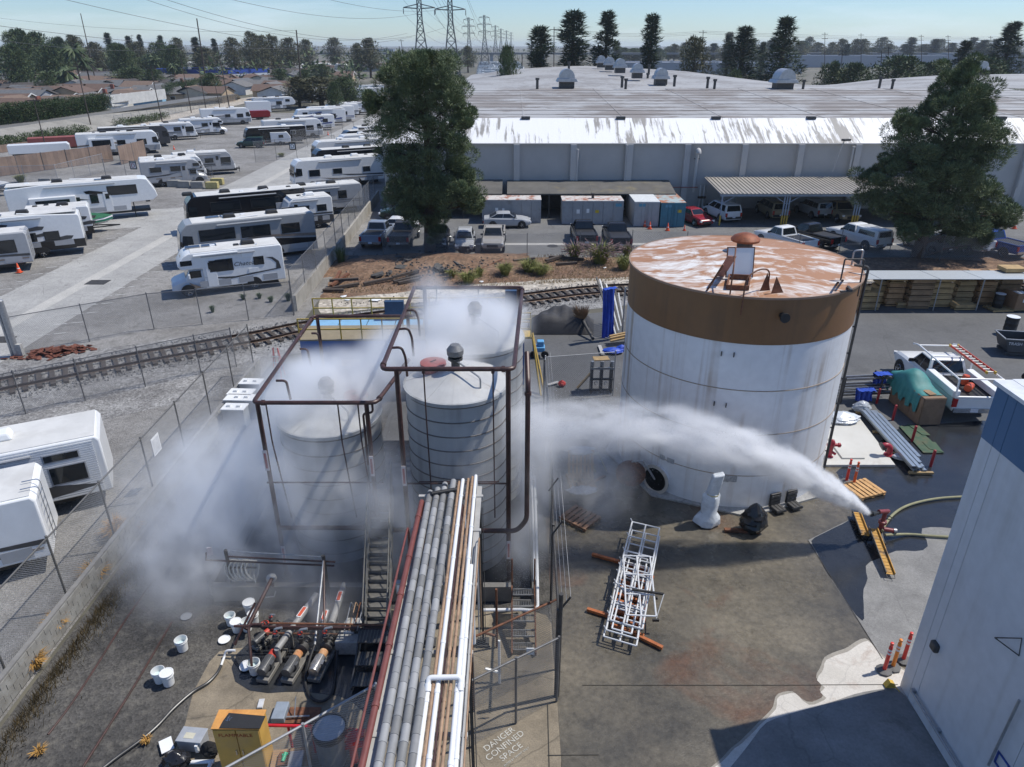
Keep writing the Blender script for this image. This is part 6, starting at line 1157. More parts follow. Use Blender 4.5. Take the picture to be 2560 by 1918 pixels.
for i,(a,b,z,lb) in enumerate(((('F',600,1130),('F',890,1085),.12,'dark timber at the front of the crossed timber heap'),(('F',640,1085),('F',890,1075),.4,'dark timber lying on top of the crossed heap'),(('F',650,1120),('F',800,1020),.3,'reddish timber leaning up the heap'),(('F',690,1080),('F',730,1000),.35,'short reddish timber at the heap end'),(('F',580,1135),('F',760,1140),.1,'short timber under the heap'),(('F',930,1085),('F',1180,1040),.15,'long black timber lying on the dirt'),(('F',1180,1040),('F',1400,985),.25,'long black timber in line with the first'),(('F',1190,1065),('F',1415,1015),.12,'timber below the long black pair'),(('F',1230,1075),('F',1410,1035),.1,'lowest timber of the long group'),(('G',15,885),('G',195,860),.12,'charred timber beside the weed patch'),(('G',290,890),('G',440,850),.2,'grey plank propped over black timbers'),(('G',320,850),('G',620,865),.15,'black timber behind the propped plank'),(('G',380,910),('G',560,895),.1,'short black timber before the propped plank'))):
 p,q=g(*a),g(*b);o=MB().beam((0,0,0),(q-p)+Vector((0,0,rnd(-.06,.06))),.24,.18).bd('railway_timber',m_tim if i not in (2,3) else rbr,None,loc=(p.x,p.y,z));tag(o,lb,'timber',GT_)
p,q=g('F',1850,1005),g('F',2130,880);tag(MB().tube((0,0,0),q-p,.04).bd('rusty_rod',rbr,None,True,loc=(p.x,p.y,.25)),'long rusty rod leaning over the dirt','rod')
for i,(x,y,s,lb) in enumerate((('F',(1020,1210),.9,'large white paper sheet on the sandy strip'),('F',(780,870),.5,'blue white litter in the pine shade'),('F',(720,990),.35,'small white litter by the crossed timbers'),('F',(1325,940),.4,'white cup like litter on the mound'),('F',(1945,1055),.35,'white scrap beside the weed clump'),('F',(760,1180),.5,'crumpled white scrap near the wall end'),('F',(790,1210),.4,'flat white scrap beside the crumpled one'),('G',(800,935),.3,'white scrap near the tank edge'))):
 p=g(x,*y);k=6;mb=MB();pts=[(s*rr.uniform(.35,.6)*math.cos(q*1.047),s*rr.uniform(.3,.5)*math.sin(q*1.047),rr.uniform(.02,.09)) for q in range(k)];mb.add(pts+[(0,0,.1)],[(q,(q+1)%k,k) for q in range(k)]);tag(mb.bd('litter',white,None,loc=(p.x,p.y,.0)),lb,'litter','litter on the dirt strip')
 # ------------------------------------------------------------------ big storage tank
def streaked(name,base,stain,amount=(.5,.75),rough=.45,rust=None,low=(.5,.8)):
 m=bpy.data.materials.new(name);m.use_nodes=True;t,N,L=nt(m);b=N['Principled BSDF'];b.inputs['Roughness'].default_value=rough
 p=N.new('ShaderNodeTexCoord').outputs['Object'];mp=N.new('ShaderNodeMapping');mp.inputs['Scale'].default_value=(2.2,2.2,.05);L.new(p,mp.inputs['Vector'])
 n=N.new('ShaderNodeTexNoise');n.inputs['Scale'].default_value=1.0;n.inputs['Detail'].default_value=5;n.inputs['Roughness'].default_value=.55;L.new(mp.outputs['Vector'],n.inputs['Vector'])
 r=N.new('ShaderNodeMapRange');r.inputs[1].default_value=amount[0];r.inputs[2].default_value=amount[1];r.inputs[4].default_value=.8;L.new(n.outputs['Fac'],r.inputs[0])
 n2=N.new('ShaderNodeTexNoise');n2.inputs['Scale'].default_value=.5;n2.inputs['Detail'].default_value=6;L.new(p,n2.inputs['Vector'])
 mu=N.new('ShaderNodeMath');mu.operation='MULTIPLY';q=N.new('ShaderNodeMapRange');q.inputs[1].default_value=.35;q.inputs[2].default_value=.65;L.new(n2.outputs['Fac'],q.inputs[0]);L.new(r.outputs[0],mu.inputs[0]);L.new(q.outputs[0],mu.inputs[1])
 mx=N.new('ShaderNodeMix');mx.data_type='RGBA';mx.inputs['A'].default_value=(*base,1);mx.inputs['B'].default_value=(*stain,1);L.new(mu.outputs[0],mx.inputs['Factor'])
 n3=N.new('ShaderNodeTexNoise');n3.inputs['Scale'].default_value=3;n3.inputs['Detail'].default_value=7;L.new(p,n3.inputs['Vector']);r3=N.new('ShaderNodeMapRange');r3.inputs[1].default_value=.3;r3.inputs[2].default_value=.7;r3.inputs[3].default_value=.94;r3.inputs[4].default_value=1.04;L.new(n3.outputs['Fac'],r3.inputs[0])
 m2=N.new('ShaderNodeMix');m2.data_type='RGBA';m2.blend_type='MULTIPLY';m2.inputs['Factor'].default_value=1;L.new(mx.outputs['Result'],m2.inputs['A']);L.new(r3.outputs[0],m2.inputs['B']);L.new(m2.outputs['Result'],b.inputs['Base Color']);return m
m_tw=streaked('tank_white',(.74,.745,.75),(.32,.22,.13),(.52,.66));m_tb=streaked('tank_brown_band',(.20,.10,.04),(.09,.052,.03),(.5,.7));m_roof=coated('rust_brushed_tank_roof',(.70,.68,.65),(.36,.18,.09),.55,2.2,.84,1.03,.6)
TX,TY,TR,TH=8.98,27.02,4.31,8.54
t=Tg('storage_tank','big white storage tank with brown top band and rusty roof','tank',(TX,TY,0));zb=gy('H',0,1597,TY-TR).z
def ringwall(r,z0,z1,n=96,th=.02):
 a=[(r*math.cos(2*math.pi*i/n),r*math.sin(2*math.pi*i/n)) for i in range(n)]
 return MB().add([(x,y,z0) for x,y in a]+[(x,y,z1) for x,y in a],[(i,(i+1)%n,n+(i+1)%n,n+i) for i in range(n)])
zs=[0.05,zb*.22,zb*.48,zb*.74,zb]
for i,(a,b) in enumerate(zip(zs[:-1],zs[1:])):
 ringwall(TR-.004*i,a,b-.02).bd('shell_course',m_tw,t,True)
 if i:MB().lathe([(TR-.02,a-.035),(TR+.006,a-.03),(TR+.006,a-.005),(TR-.02,a)],96,caps=False).bd('weld_seam',pm('rusty_seam',(.32,.25,.18),.7),t,True)
ringwall(TR+.004,zb-.01,TH).bd('brown_band',m_tb,t,True)
nS=12
for k in range(nS):
 mb=MB();ang=[2*math.pi*(k+j/6)/nS for j in range(7)]
 mb.add([(0,0,TH+.42+.003*(k%2))]+[((TR+.04)*math.cos(a),(TR+.04)*math.sin(a),TH+.003*(k%2)) for a in ang],[(0,i+1,i+2) for i in range(6)]);mb.bd('roof_plate',m_roof,t)
MB().lathe([(TR+.0,TH-.06),(TR+.06,TH-.06),(TR+.06,TH+.015),(TR+.0,TH+.015)],96,caps=False).bd('roof_rim',pm('rim_rust',(.3,.2,.14),.7),t,True)
def troof(r,x,y,dz=0.):
 p=g(r,x,y,TH+.2);d=min(1,math.hypot(p.x-TX,p.y-TY)/TR);z=TH+.42*(1-d)+dz;p=g(r,x,y,z);return Vector((p.x-TX,p.y-TY,z))
m_rv=pm('deep_rust_cap',(.23,.07,.028),.6,.2,.3,5);p=troof('G',2000,790)
MB().tube(p-Vector((0,0,.1)),p+Vector((0,0,.42)),.3,16).bd('vent_neck',dks,t,True);MB().lathe([(.28,.36),(.54,.42),(.56,.5),(.45,.62),(.2,.72),(.01,.74)],24,p).bd('mushroom_vent',m_rv,t,True)
a,b,c_,d=troof('G',1850,1130),troof('G',2035,1140),troof('G',2050,1045),troof('G',1870,1035)
for u,v in ((a,b),(b,c_),(c_,d),(d,a)):MB().beam(u+Vector((0,0,.1)),v+Vector((0,0,.1)),.05,.24).bd('hatch_curb',rbr,t)
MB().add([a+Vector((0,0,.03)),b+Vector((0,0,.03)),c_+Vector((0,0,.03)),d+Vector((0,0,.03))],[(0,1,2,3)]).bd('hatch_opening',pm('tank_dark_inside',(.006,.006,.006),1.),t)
mid=(c_+d)/2;lid=MB().box((0,0,.52),(.92,.04,1.02)).bd('hatch_lid',white,t,loc=mid+Vector((0,.06,.1)));lid.rotation_euler[0]=R(-12);e=MB()
for x in (-.47,.47):e.box((x,0,.52),(.03,.06,1.06))
for z in (.0,1.04):e.box((0,0,z),(.97,.06,.03))
q=e.bd('lid_frame',rbr,lid)
for i,(x0,y0,x1,y1) in enumerate(((1880,1165,1905,930),(1995,1190,2200,1130))):
 A,B=troof('G',x0,y0),troof('G',x1,y1);A=A-Vector((0,0,.6)) if i else A;M1=Vector((0,0,.95));MB().path(bpt([A,A+M1+Vector((0,0,.35*i)),(A+B)/2+M1*1.25,B+M1*.8,B],.35,6),.028,8).bd('grab_rail',rbr,t,True)
A,B=troof('G',1680,1130),troof('G',1820,930,.7);MB().beam(A,B+Vector((0,0,.1)),.07,.05).bd('support_bar',rbr,t);A,B=troof('G',1790,1015),troof('G',1900,830,.75);MB().beam(A+Vector((0,0,.05)),B,.3,.03,up=(0,1,0)).bd('leaning_plate',pm('faded_pink_steel',(.36,.19,.16),.7,var=.2,scale=5),t)
A=troof('H',20,1165);MB().add([A,A+Vector((.5,.1,0)),A+Vector((.15,.1,.62)),A+Vector((.1,.0,.6))],[(0,1,2,3)]).add([A+Vector((-.3,.25,.02)),A+Vector((.1,.3,0)),A+Vector((-.1,.3,.7))],[(0,1,2)]).bd('gusset_plate',rbr,t)
# guard rails, pipe and ladder at the roof edge
A,B=troof('H',720,905),troof('H',795,915);MB().path(bpt([A,A+Vector((0,0,.55)),B+Vector((0,0,.62)),B],.08),.035,8).bd('pipe_loop',galv,t,True)
A,B,C3=troof('H',625,1045),troof('H',790,1060),troof('H',750,1140);gr_=MB().path(bpt([A,A+Vector((0,0,.8)),B+Vector((0,0,.85)),B+Vector((.03,0,-.5))],.06),.03,8);gr_.bd('guard_rail',dks,t,True)
MB().tube(troof('H',600,1060),troof('H',605,1060,.35),.04).tube(troof('H',645,1040),troof('H',645,1040,.35),.04).bd('stub_pipe',rbr,t);MB().beam(troof('H',625,1135,.03),troof('H',720,1130,.03),.1,.04).beam(troof('H',690,1090,.05),troof('H',720,1125,.2),.08,.05).bd('bracket',dks,t)
la=math.atan2(gy('H',750,1180,25.6).y-TY,gy('H',750,1180,25.6).x-TX);la=R(-22);lx,ly=math.cos(la)*(TR+.12),math.sin(la)*(TR+.12);tn=Vector((-math.sin(la),math.cos(la),0))*.0
MB().path(bpt([(lx,ly,.1),(lx,ly,TH+.3),(lx-.5*math.cos(la),ly-.5*math.sin(la),TH+.32)],.12),.05,8).bd('level_pipe',dks,t,True)
lx2,ly2=math.cos(la+.05)*(TR+.1),math.sin(la+.05)*(TR+.1);MB().tube((lx2,ly2,.1),(lx2,ly2,TH),.025,6).bd('conduit',galv,t,True)
for k in range(7):MB().tube((math.cos(la)*(TR-.02),math.sin(la)*(TR-.02),1+k*1.1),(lx,ly,1+k*1.1),.03,6).bd('standoff',dks,t)
def twall(r,x,y):
 u,dy,dz=ray(r,x,y);a_=u*u+dy*dy;b_=-2*(u*TX+dy*TY);c2=TX*TX+TY*TY-(TR+.01)**2;D=max(0,b_*b_-4*a_*c2);s=(-b_-math.sqrt(D))/(2*a_);p=Vector((u*s-TX,dy*s-TY,CAM_H+dz*s));n=Vector((p.x,p.y,0)).normalized();return p,n
p,n=twall('H',120,1340);MB().tube(p-n*.1,p+n*.3,.1,12).tube(p+n*.26,p+n*.32,.17,12).bd('nozzle',bkm,t,True)
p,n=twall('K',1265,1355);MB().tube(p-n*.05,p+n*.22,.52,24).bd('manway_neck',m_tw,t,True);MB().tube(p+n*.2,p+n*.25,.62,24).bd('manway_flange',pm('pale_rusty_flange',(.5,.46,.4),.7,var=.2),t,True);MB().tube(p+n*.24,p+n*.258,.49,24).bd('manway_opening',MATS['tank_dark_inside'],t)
q,n2=twall('K',1140,1370);s_=Vector((-n2.y,n2.x,0));c2=p+n*.75-s_*.95*(1 if (q-p).dot(-s_)>0 else -1);o_=(n+s_*.8).normalized();MB().tube(c2-o_*.03,c2+o_*.03,.6,24).bd('manway_cover',rbr,t,True);MB().path([p+n*.25,(p+c2)/2+n*.2+Vector((0,0,.75)),c2+Vector((0,0,.55))],.04,6).bd('davit_arm',galv,t)
for (r_,x,y,w,h) in (('K',1298,1185,.22,.2),('K',1370,1215,.3,.2),('K',1820,1365,.42,.28),('K',1890,1370,.42,.25)):
 p,n=twall(r_,x,y);MB().box((0,0,0),(w,.02,h)).bd('placard',pm('weathered_placard',(.33,.34,.35),.6,var=.3,scale=14),t,loc=p+n*.015,rz=math.atan2(n.y,n.x)+R(90))
for (r_,x,y) in (('K',1808,290),('K',1915,300),('K',1745,720),('K',1847,735)):
 p,n=twall(r_,x,y);MB().box((0,0,0),(.04,.06,.16)).bd('shell_clip',dks,t,loc=p+n*.02,rz=math.atan2(n.y,n.x)+R(90))
MB().lathe([(TR+.55,-.03),(TR+.55,.05),(TR-.1,.08)],8,caps=False).bd('foundation',m_lane,t)
# ------------------------------------------------------------------ three cone roofed process tanks
m_st=streaked('stained_steel_tank',(.36,.37,.37),(.15,.145,.14),(.5,.7),.4);m_cone=pm('cone_roof_plate',(.52,.515,.49),.35,.2,.1,1.5,tint=(.3,.24,.18),tscale=.8,tmin=.6,tmax=.8);m_hatch=pm('faded_red_hatch',(.3,.07,.06),.5,var=.15,scale=4)
def ptank(label,x,y,r,h,hatch,nb):
 v=Tg('process_tank',label,'tank',(x,y,0),0,'cone roofed process tanks');ringwall(r,0,h,48).bd('shell',m_st,v,True);hp=None
 for k in range(nb):
  z=h*(k+.7)/nb
  if hp is None:hp=MB().lathe([(r,-.022),(r+.018,-.015),(r+.018,.015),(r,.022)],48,caps=False).mesh('hoop',pm('dark_hoop_seam',(.12,.11,.10),.6),True)
  obj('hoop',hp,v,loc=(0,0,z))
 for k in range(12):
  ang=[2*math.pi*(k+j/4)/12 for j in range(5)];MB().add([(0,0,h+r*.3+.002*(k%2))]+[((r+.05)*math.cos(a),(r+.05)*math.sin(a),h+.006*(k%2)) for a in ang],[(0,i+1,i+2) for i in range(4)]).bd('roof_plate',m_cone,v)
 MB().lathe([(r,h-.12),(r+.07,h-.1),(r+.07,h+.01),(r,h+.02)],48,caps=False).bd('rim',m_st,v,True)
 z=h+r*.3;MB().tube((0,0,z-.1),(0,0,z+.28),.14,10).tube((0,0,z+.28),(0,0,z+.36),.24,10).bd('vent_neck',dks,v,True);MB().lathe([(.12,z+.36),(.26,z+.45),(.27,z+.62),(.15,z+.78),(.02,z+.8)],14).bd('relief_valve',pm('grey_valve',(.2,.2,.2),.5,.3,.2,8),v,True)
 hx,hy=hatch;hz_=h+r*.3*(1-math.hypot(hx,hy)/r);MB().tube((hx,hy,hz_-.15),(hx,hy,hz_+.22),.37,20).tube((hx,hy,hz_+.2),(hx,hy,hz_+.28),.42,20).bd('roof_hatch',m_hatch,v,True);MB().tube((hx-.1,hy,hz_+.28),(hx+.1,hy,hz_+.36),.02).bd('hatch_handle',dks,v)
 MB().path(bpt([(r*.5,-r*.5,h),(r*.5,-r*.5,h+.5),(0,-.1,z+.3)],.1),.03,6).bd('vent_line',galv,v);return v
RT=ptank('steel process tank with cone roof in the front corner by the stairs',-1.78,20.5,1.62,6.5,(-.75,.35),13)
LT=ptank('mist covered process tank under the lower sprinkler frame',-6.15,21.2,1.68,5.0,(.85,.4),9)
FT=ptank('rear process tank half hidden in white spray',-1.35,24.4,1.75,6.5,(-.6,.7),12)
# ------------------------------------------------------------------ sprinkler deluge frames of red brown pipe
def prun(v,pts,r,name='pipe',m=None,bend=.2,n=10,flanges=True):
 MB().path(bpt(pts,bend),r,n).bd(name,m or rpp,v,True)
 if flanges:
  for p,q in zip(pts[:-1],pts[1:]):
   p,q=Vector(p),Vector(q)
   if (q-p).length>1.2:d=(q-p).normalized();a=q-d*.35;MB().tube(a,a+d*.1,r*1.35,n).bd('coupling',m or rpp,v,True)
def nozzles(v,pts,r=.02):
 for a,b in pts:MB().path(bpt([a,(Vector(a)+Vector(b))/2+Vector((.08,0,0)),b],.05),r,6).bd('nozzle_drop',rpp,v,True)
m_red=pm('red_label',(.5,.05,.03),.5);
def plabel(v,p,w=.13,h=.72,txtc=None):
 q=MB().box(p,(w,.02,h)).bd('pipe_label',pm('pale_label',(.55,.5,.5),.5),v);MB().box((p[0],p[1]-.014,p[2]),(w*.5,.01,h*.75)).bd('label_print',pm('dull_red_print',(.35,.10,.09),.5),q)
v=Tg('deluge_frame','tall red brown sprinkler pipe frame around the front corner tank','pipe frame',(0,0,0));zt=7.78;x0,x1,y0,y1=-3.75,.05,18.62,26.2
prun(v,[(x0,y1,zt),(x0,y0,zt),(x1,y0,zt),(x1+.35,y1,zt),(x0,y1,zt)],.07,'header_pipe')
for x,y in ((x0+.42,y0+.02),(-.11,y0+.02),(x0+.4,y1-.1),(x1+.2,y1-.1)):MB().tube((x,y,0),(x,y,zt),.075,12).bd('post',rpp,v,True);MB().lathe([(.2,0),(.2,.03),(.09,.05)],12,(x,y,0)).bd('base_plate',dks,v)
prun(v,[(-4.6,y0,2.1),(x1+.1,y0-.06,2.1),(x1+.42,y0-.02,2.5),(x1+.42,y0+.2,7.2),(x1+.4,y0+1.2,zt)],.08,'supply_pipe');MB().tube((x0+.4,y0,3.87),(-.1,y0,3.87),.03,8).bd('tie_rod',rpp,v,True)
MB().tube((-2.9,y0+.1,3.87),(-.4,y0+.1,3.87),.02,6).bd('tie_rod',rpp,v)
for x in (-2.55,-.55):prun(v,[(x,y0+.02,zt),(x,y0+.02,6.2),(x,y0+.25,2.4)],.022,'drop_pipe',flanges=False);MB().tube((x,y0-.03,zt-.12),(x,y0-.03,zt+.05),.05,8).bd('tee',rpp,v,True)
for y in (20.2,21.8,23.6):prun(v,[(x0,y,zt),(x0+.35,y,zt+.02),(x0+.45,y,zt-.3),(x0+.45,y+.1,zt-1.0)],.04,'branch_pipe',bend=.12,flanges=False)
for x in (-2.9,-1.3):prun(v,[(x,y1,zt),(x,y1,7.3),(x-.2,y1-.3,7.0)],.025,'branch_pipe',flanges=False)
plabel(v,(-.11,y0-.085,1.35));plabel(v,(x0+.42,y0-.085,4.2))
v=Tg('deluge_frame','lower red brown sprinkler pipe frame around the mist covered tank','pipe frame',(0,0,0));zt=6.57;x0,x1,y0=-7.72,-4.05,18.86;fl_=gy('J',490,310,27.2);y1=g('J',495,312,zt).y
prun(v,[(x1+.55,y0+3.2,zt),(x1,y0,zt),(x0,y0,zt),(g('J',495,312,zt).x,y1,zt),(-3.9,y1,zt)],.065,'header_pipe')
for x,y in ((x0+.12,y0+.02),(x1-.3,y0+.02),(g('J',530,312,zt).x,y1-.05),(-4.1,y1)):MB().tube((x,y,0),(x,y,zt),.07,12).bd('post',rpp,v,True);MB().lathe([(.2,0),(.2,.03),(.09,.05)],12,(x,y,0)).bd('base_plate',dks,v)
prun(v,[(x0+.12,y0,2.0),(-4.5,y0,2.0)],.075,'supply_pipe');MB().tube((x0,y0,3.75),(x1,y0,3.75),.025,8).bd('tie_rod',rpp,v,True)
for x in (x0+.38,x1-.55,-5.2):prun(v,[(x,y0,zt),(x,y0,5.2),(x+.1,y0+.3,2.2)],.022,'drop_pipe',flanges=False)
prun(v,[(x1-.12,y0,zt),(x1-.12,y0,6.25),(x1-.42,y0,6.2),(x1-.42,y0,4.4)],.035,'branch_pipe',bend=.1,flanges=False)
for y in (20.4,23.0,24.5):prun(v,[(x0+.2+(y-y0)*.02,y,zt),(x0+.55,y,zt),(x0+.6,y,5.9)],.04,'branch_pipe',bend=.12,flanges=False)
plabel(v,(x1-.3,y0-.08,4.4));plabel(v,(x0+.12,y0-.08,4.6));plabel(v,(-7.5,y0-.2,1.05))
# ------------------------------------------------------------------ blue rail wagon loading hopper with yellow railings behind the mist
m_bl=pm('hopper_blue',(.025,.11,.33),.45,0,.15,1.2);m_blt=pm('light_blue_top',(.22,.42,.6),.5,0,.1,1.5);m_yr=pm('yellow_rail',(.45,.31,.06),.55,0,.15,4)
zt=3.1;a=g('J',375,525,zt);b=g('J',1180,478,zt);ww=10.2
v=Tg('loading_platform','blue loading platform with yellow railings beside the railway','platform',(a.x,a.y,0),.02);MB().box((ww/2,.7,zt/2+.15),(ww,1.4,zt-.3)).bd('side_tank',m_bl,v,bev=.03);MB().box((ww/2,1.0,zt+.0),(ww,2.0,.06)).bd('deck',pm('worn_deck',(.24,.2,.13),.8),v)
for k in range(7):MB().box((ww*(k+.5)/7,2.6,zt-.05),(ww/7-.06,1.1,.08)).bd('deck_plate',m_blt,v)
for yy in (.1,3.2):
 for k in range(11):MB().box((ww*k/10,yy,zt+.55),(.06,.06,1.1)).bd('railing_post',m_yr,v)
 for z in (.55,1.08):MB().box((ww/2,yy,zt+z),(ww,.05,.06)).bd('railing_bar',m_yr,v)
for k in range(5):MB().box((.6+k*2.2,1.9,1.5),(.15,.15,2.9)).bd('leg',m_bl,v)
MB().box((4.3,3.0,zt+.4),(1.0,.3,1.2)).bd('control_box',pm('navy_box',(.03,.07,.14),.5),v);MB().box((2.4,-.02,1.9),(.9,.03,.35)).bd('placard',pm('pale_label',(.5,.5,.5)),v)
p=g('G',60,1450,3.0);v=Tg('loading_stair','blue and yellow stair tower beside the sprinkler frame','stairs',(p.x-.2,34.2,0));MB().box((0,0,1.3),(.95,.8,2.6)).bd('tower_body',m_bl,v,bev=.03);MB().box((.1,0,2.7),(1.5,1.0,.1)).bd('landing',m_yr,v)
for x,y in ((-.6,-.45),(.8,-.45),(.8,.45),(-.6,.45)):MB().box((x,y,3.2),(.05,.05,1.0)).bd('railing_post',m_yr,v)
for z in (3.2,3.7):MB().box((.1,-.45,z),(1.45,.05,.05)).box((.1,.45,z),(1.45,.05,.05)).bd('railing_bar',m_yr,v)
MB().beam((.9,.3,2.65),(1.5,-1.6,.1),.06,.2).beam((.9,-.3,2.65),(1.3,-1.9,.1),.06,.2).bd('stringer',m_yr,v);MB().box((-.1,.1,4.3),(.8,.3,1.5)).bd('signal_box',pm('navy_box',(.03,.07,.14)),v)
# ------------------------------------------------------------------ steep access stair beside the tanks
m_stair=pm('galvanised_stair',(.16,.155,.14),.55,.3,.2,6);v=Tg('access_stair','steep steel access stair climbing between the misty tanks','stairs',(0,0,0));lo=Vector((-4.02,15.9,.25));hi=Vector((gy('N',1640,60,19.6).x,19.6,gy('N',1640,60,19.6).z));
for s in (-1,1):
 o_=Vector((.36*s,0,0));MB().beam(lo+o_,hi+o_,.05,.22).bd('stringer',m_stair,v);MB().path(bpt([lo+o_+Vector((0,-.1,.3)),lo+o_+Vector((0,0,1.05)),hi+o_+Vector((0,0,1.0))],.1),.022,8).bd('handrail',m_stair,v,True);MB().tube(lo+o_+Vector((0,.2,.6)),hi+o_+Vector((0,0,.55)),.018,6).bd('midrail',m_stair,v,True)
 for k in range(6):q=lo.lerp(hi,(k+.5)/6)+o_;MB().tube(q,q+Vector((0,0,1.0)),.02,6).bd('baluster',m_stair,v)
tm=MB().box((0,0,0),(.68,.26,.03));[tm.box((0,-.1+k*.05,.018),(.68,.012,.012)) for k in range(5)];tm.box((0,-.135,-.02),(.68,.012,.07));tm=tm.mesh('tread',pm('worn_tread',(.22,.21,.19),.5,.4,.2,9))
for k in range(17):obj('tread',tm,v,loc=lo.lerp(hi,(k+.4)/17))
# lower landing with expanded metal treads
v=Tg('lower_step','dark expanded metal landing at the foot of the access stair','steps',(-4.0,15.2,0))
for k,(y,z) in enumerate(((.2,.75),(-.35,.45),(-.85,.2))):
 MB().box((0,y,z),(.85,.5,.03)).bd('tread',dks,v)
 for j in range(9):MB().box((-.38+j*.095,y,z+.02),(.018,.48,.015)).bd('grate_bar',m_stair,v)
for s in (-1,1):MB().beam((s*.44,.5,.75),(s*.44,-1.1,.1),.04,.16).bd('stringer',dks,v)
# red stairs: crossover steps over the kerb by the fence
v=Tg('crossover_steps','grated steps crossing the containment kerb beside the white pipe','steps',(.35,16.3,0));gm=MB().box((0,0,0),(.66,.03,.05)).box((0,.25,0),(.66,.03,.05));[gm.box((-.31+k*.052,.125,.0),(.014,.24,.05)) for k in range(13)];gm=gm.mesh('tread',pm('bright_grating',(.34,.34,.33),.4,.6,.2,9))
for y,z in ((.7,.85),(.38,.7),(-.05,.5),(-.45,.3),(-.8,.12)):obj('tread',gm,v,loc=(0,y,z))
for s in (-1,1):MB().beam((s*.35,1.0,.95),(s*.35,-.9,.05),.04,.18).bd('stringer',rbr,v);MB().tube((s*.35,1.0,.9),(s*.35,1.0,2.0),.025).bd('newel_post',rbr,v)
# containment kerb
v=Tg('containment_wall','low wet concrete kerb around the process tanks','wall',(0,0,0));m_kerb=slab('wet_kerb_concrete',(.14,.135,.125),(.22,.21,.19),(.08,.078,.072),1.0,.5,jitter=.2)
for a,b in (((-9.6,17.75),(-5,17.75)),((-5,17.75),(-3.4,17.75)),((-3.2,17.75),(-.0,17.75)),((.75,17.6),(.75,22)),((.75,22),(.75,28)),((-9.7,17.9),(-9.7,28))):MB().beam((*a,.3),(*b,.3),.22,.6).bd('kerb_panel',m_kerb,v)
sht('tank_pit_water',[(-9.5,17.9),(.6,17.9),(.6,28),(-9.5,28)],-.02,m_wet)
# ------------------------------------------------------------------ overhead pipe rack running towards us
PZ=5.25;m_ins=pm('insulation_jacket',(.27,.272,.272),.6,.1,.1,1.8,.05,12,tint=(.20,.197,.19),tscale=1.5,tmin=.5,tmax=.72);m_pvc=pm('white_pvc',(.74,.75,.75),.35,0,.04,2);m_tanp=pm('tan_brown_pipe',(.34,.22,.135),.55,0,.2,5,tint=(.12,.08,.06),tscale=2,tmin=.55,tmax=.75);m_beam=pm('light_grey_beam',(.42,.41,.385),.55,.1,.12,2);m_redp=pm('oxide_red_pipe',(.17,.055,.045),.45,0,.2,4)
sg=MB().loft([[(q*math.cos(k*math.pi/9),y,q*math.sin(k*math.pi/9)) for k in range(18)] for y,q in ((.352,.066),(.35,.082),(.01,.082),(.0,.087),(-.02,.087),(-.022,.066))]);sg=[sg.mesh('insulation_segment',mm,True) for mm in (m_ins,m_ins,pm('jacket_lighter',(.33,.332,.33),.55,.1,.1,2),pm('jacket_darker',(.21,.21,.205),.6,.1,.15,2))];names4=['first insulated grey pipe of four beside the red pipe','second insulated grey pipe of four on the rack','third insulated grey pipe of four on the rack','fourth insulated grey pipe beside the tan pipes']
for k,(x0,x1,ye) in enumerate(((-2.26,-2.22,16.0),(-2.08,-2.03,16.2),(-1.89,-1.85,16.4),(-1.70,-1.63,16.6))):
 v=Tg('insulated_pipe',names4[k],'pipe',(x0,6.2,PZ),-math.atan2(x1-x0,ye-6.2),'insulated pipes on the rack');L_=ye-6.2;n=int(L_/.375);rr=random.Random(k)
 for i in range(n):
  o=obj('insulation_segment',sg[rr.randrange(4)],v,loc=(0,i*.375+(k%2)*.15,0));o.rotation_euler[1]=rr.uniform(0,6.28)
 MB().path(bpt([(0,n*.375+.1,0),(0,L_+.12,0),(0,L_+.12,-1.2),(0,L_+.12,-4.2)],.16,6),.08,14).bd('elbow_drop',m_ins,v,True)
def rackpipe(label,x0,x1,ye,r,m,drop=3.5,z=PZ,y0=6.0,coup=1.4,name='rack_pipe'):
 v=Tg(name,label,'pipe',(x0,y0,z),-math.atan2(x1-x0,ye-y0),'pipes on the rack');L_=ye-y0
 MB().path(bpt([(0,0,0),(0,L_,0),(0,L_,-drop)],.14,5),r,12).bd('pipe',m,v,True);d=rnd(.3,1)
 while d<L_-.3:MB().tube((0,d,0),(0,d+.09,0),r*1.18,12).bd('coupling',m,v,True);d+=coup+rnd(-.2,.2)
rackpipe('oxide red pipe edging the rack beside the insulated pipes',-2.56,-2.40,15.75,.068,m_redp,2.2);rackpipe('thin rust red conduit outside the oxide red pipe',-2.72,-2.62,14.6,.028,m_redp,1.2,coup=3)
rackpipe('tan pipe next to the fourth insulated pipe',-1.50,-1.47,16.7,.034,m_tanp);rackpipe('white plastic pipe with elbows in the middle of the rack',-1.42,-1.37,16.8,.05,m_pvc,4.2);rackpipe('thin dark brown pipe between white and tan pipes',-1.33,-1.30,15.6,.024,rpp,1.0);rackpipe('inner tan pipe of the tan pair',-1.27,-1.22,16.85,.034,m_tanp);rackpipe('outer tan pipe of the tan pair',-1.19,-1.11,16.95,.034,m_tanp)
rackpipe('long white pipe turning down beside the tank',-1.04,-1.02,17.0,.048,m_pvc,4.9);rackpipe('shorter white pipe at the rack edge',-.955,-.95,13.2,.048,m_pvc,2.5,PZ-.02);rackpipe('second white pipe hugging the rack edge',-1.6,-1.585,9.9,.05,m_pvc,.6,PZ-.01)
rackpipe('thin pale conduit under the rack edge',-.86,-.86,14.0,.018,m_beam,3);rackpipe('thin rusty conduit below the pale conduit',-.81,-.81,14.2,.018,m_tanp,3)
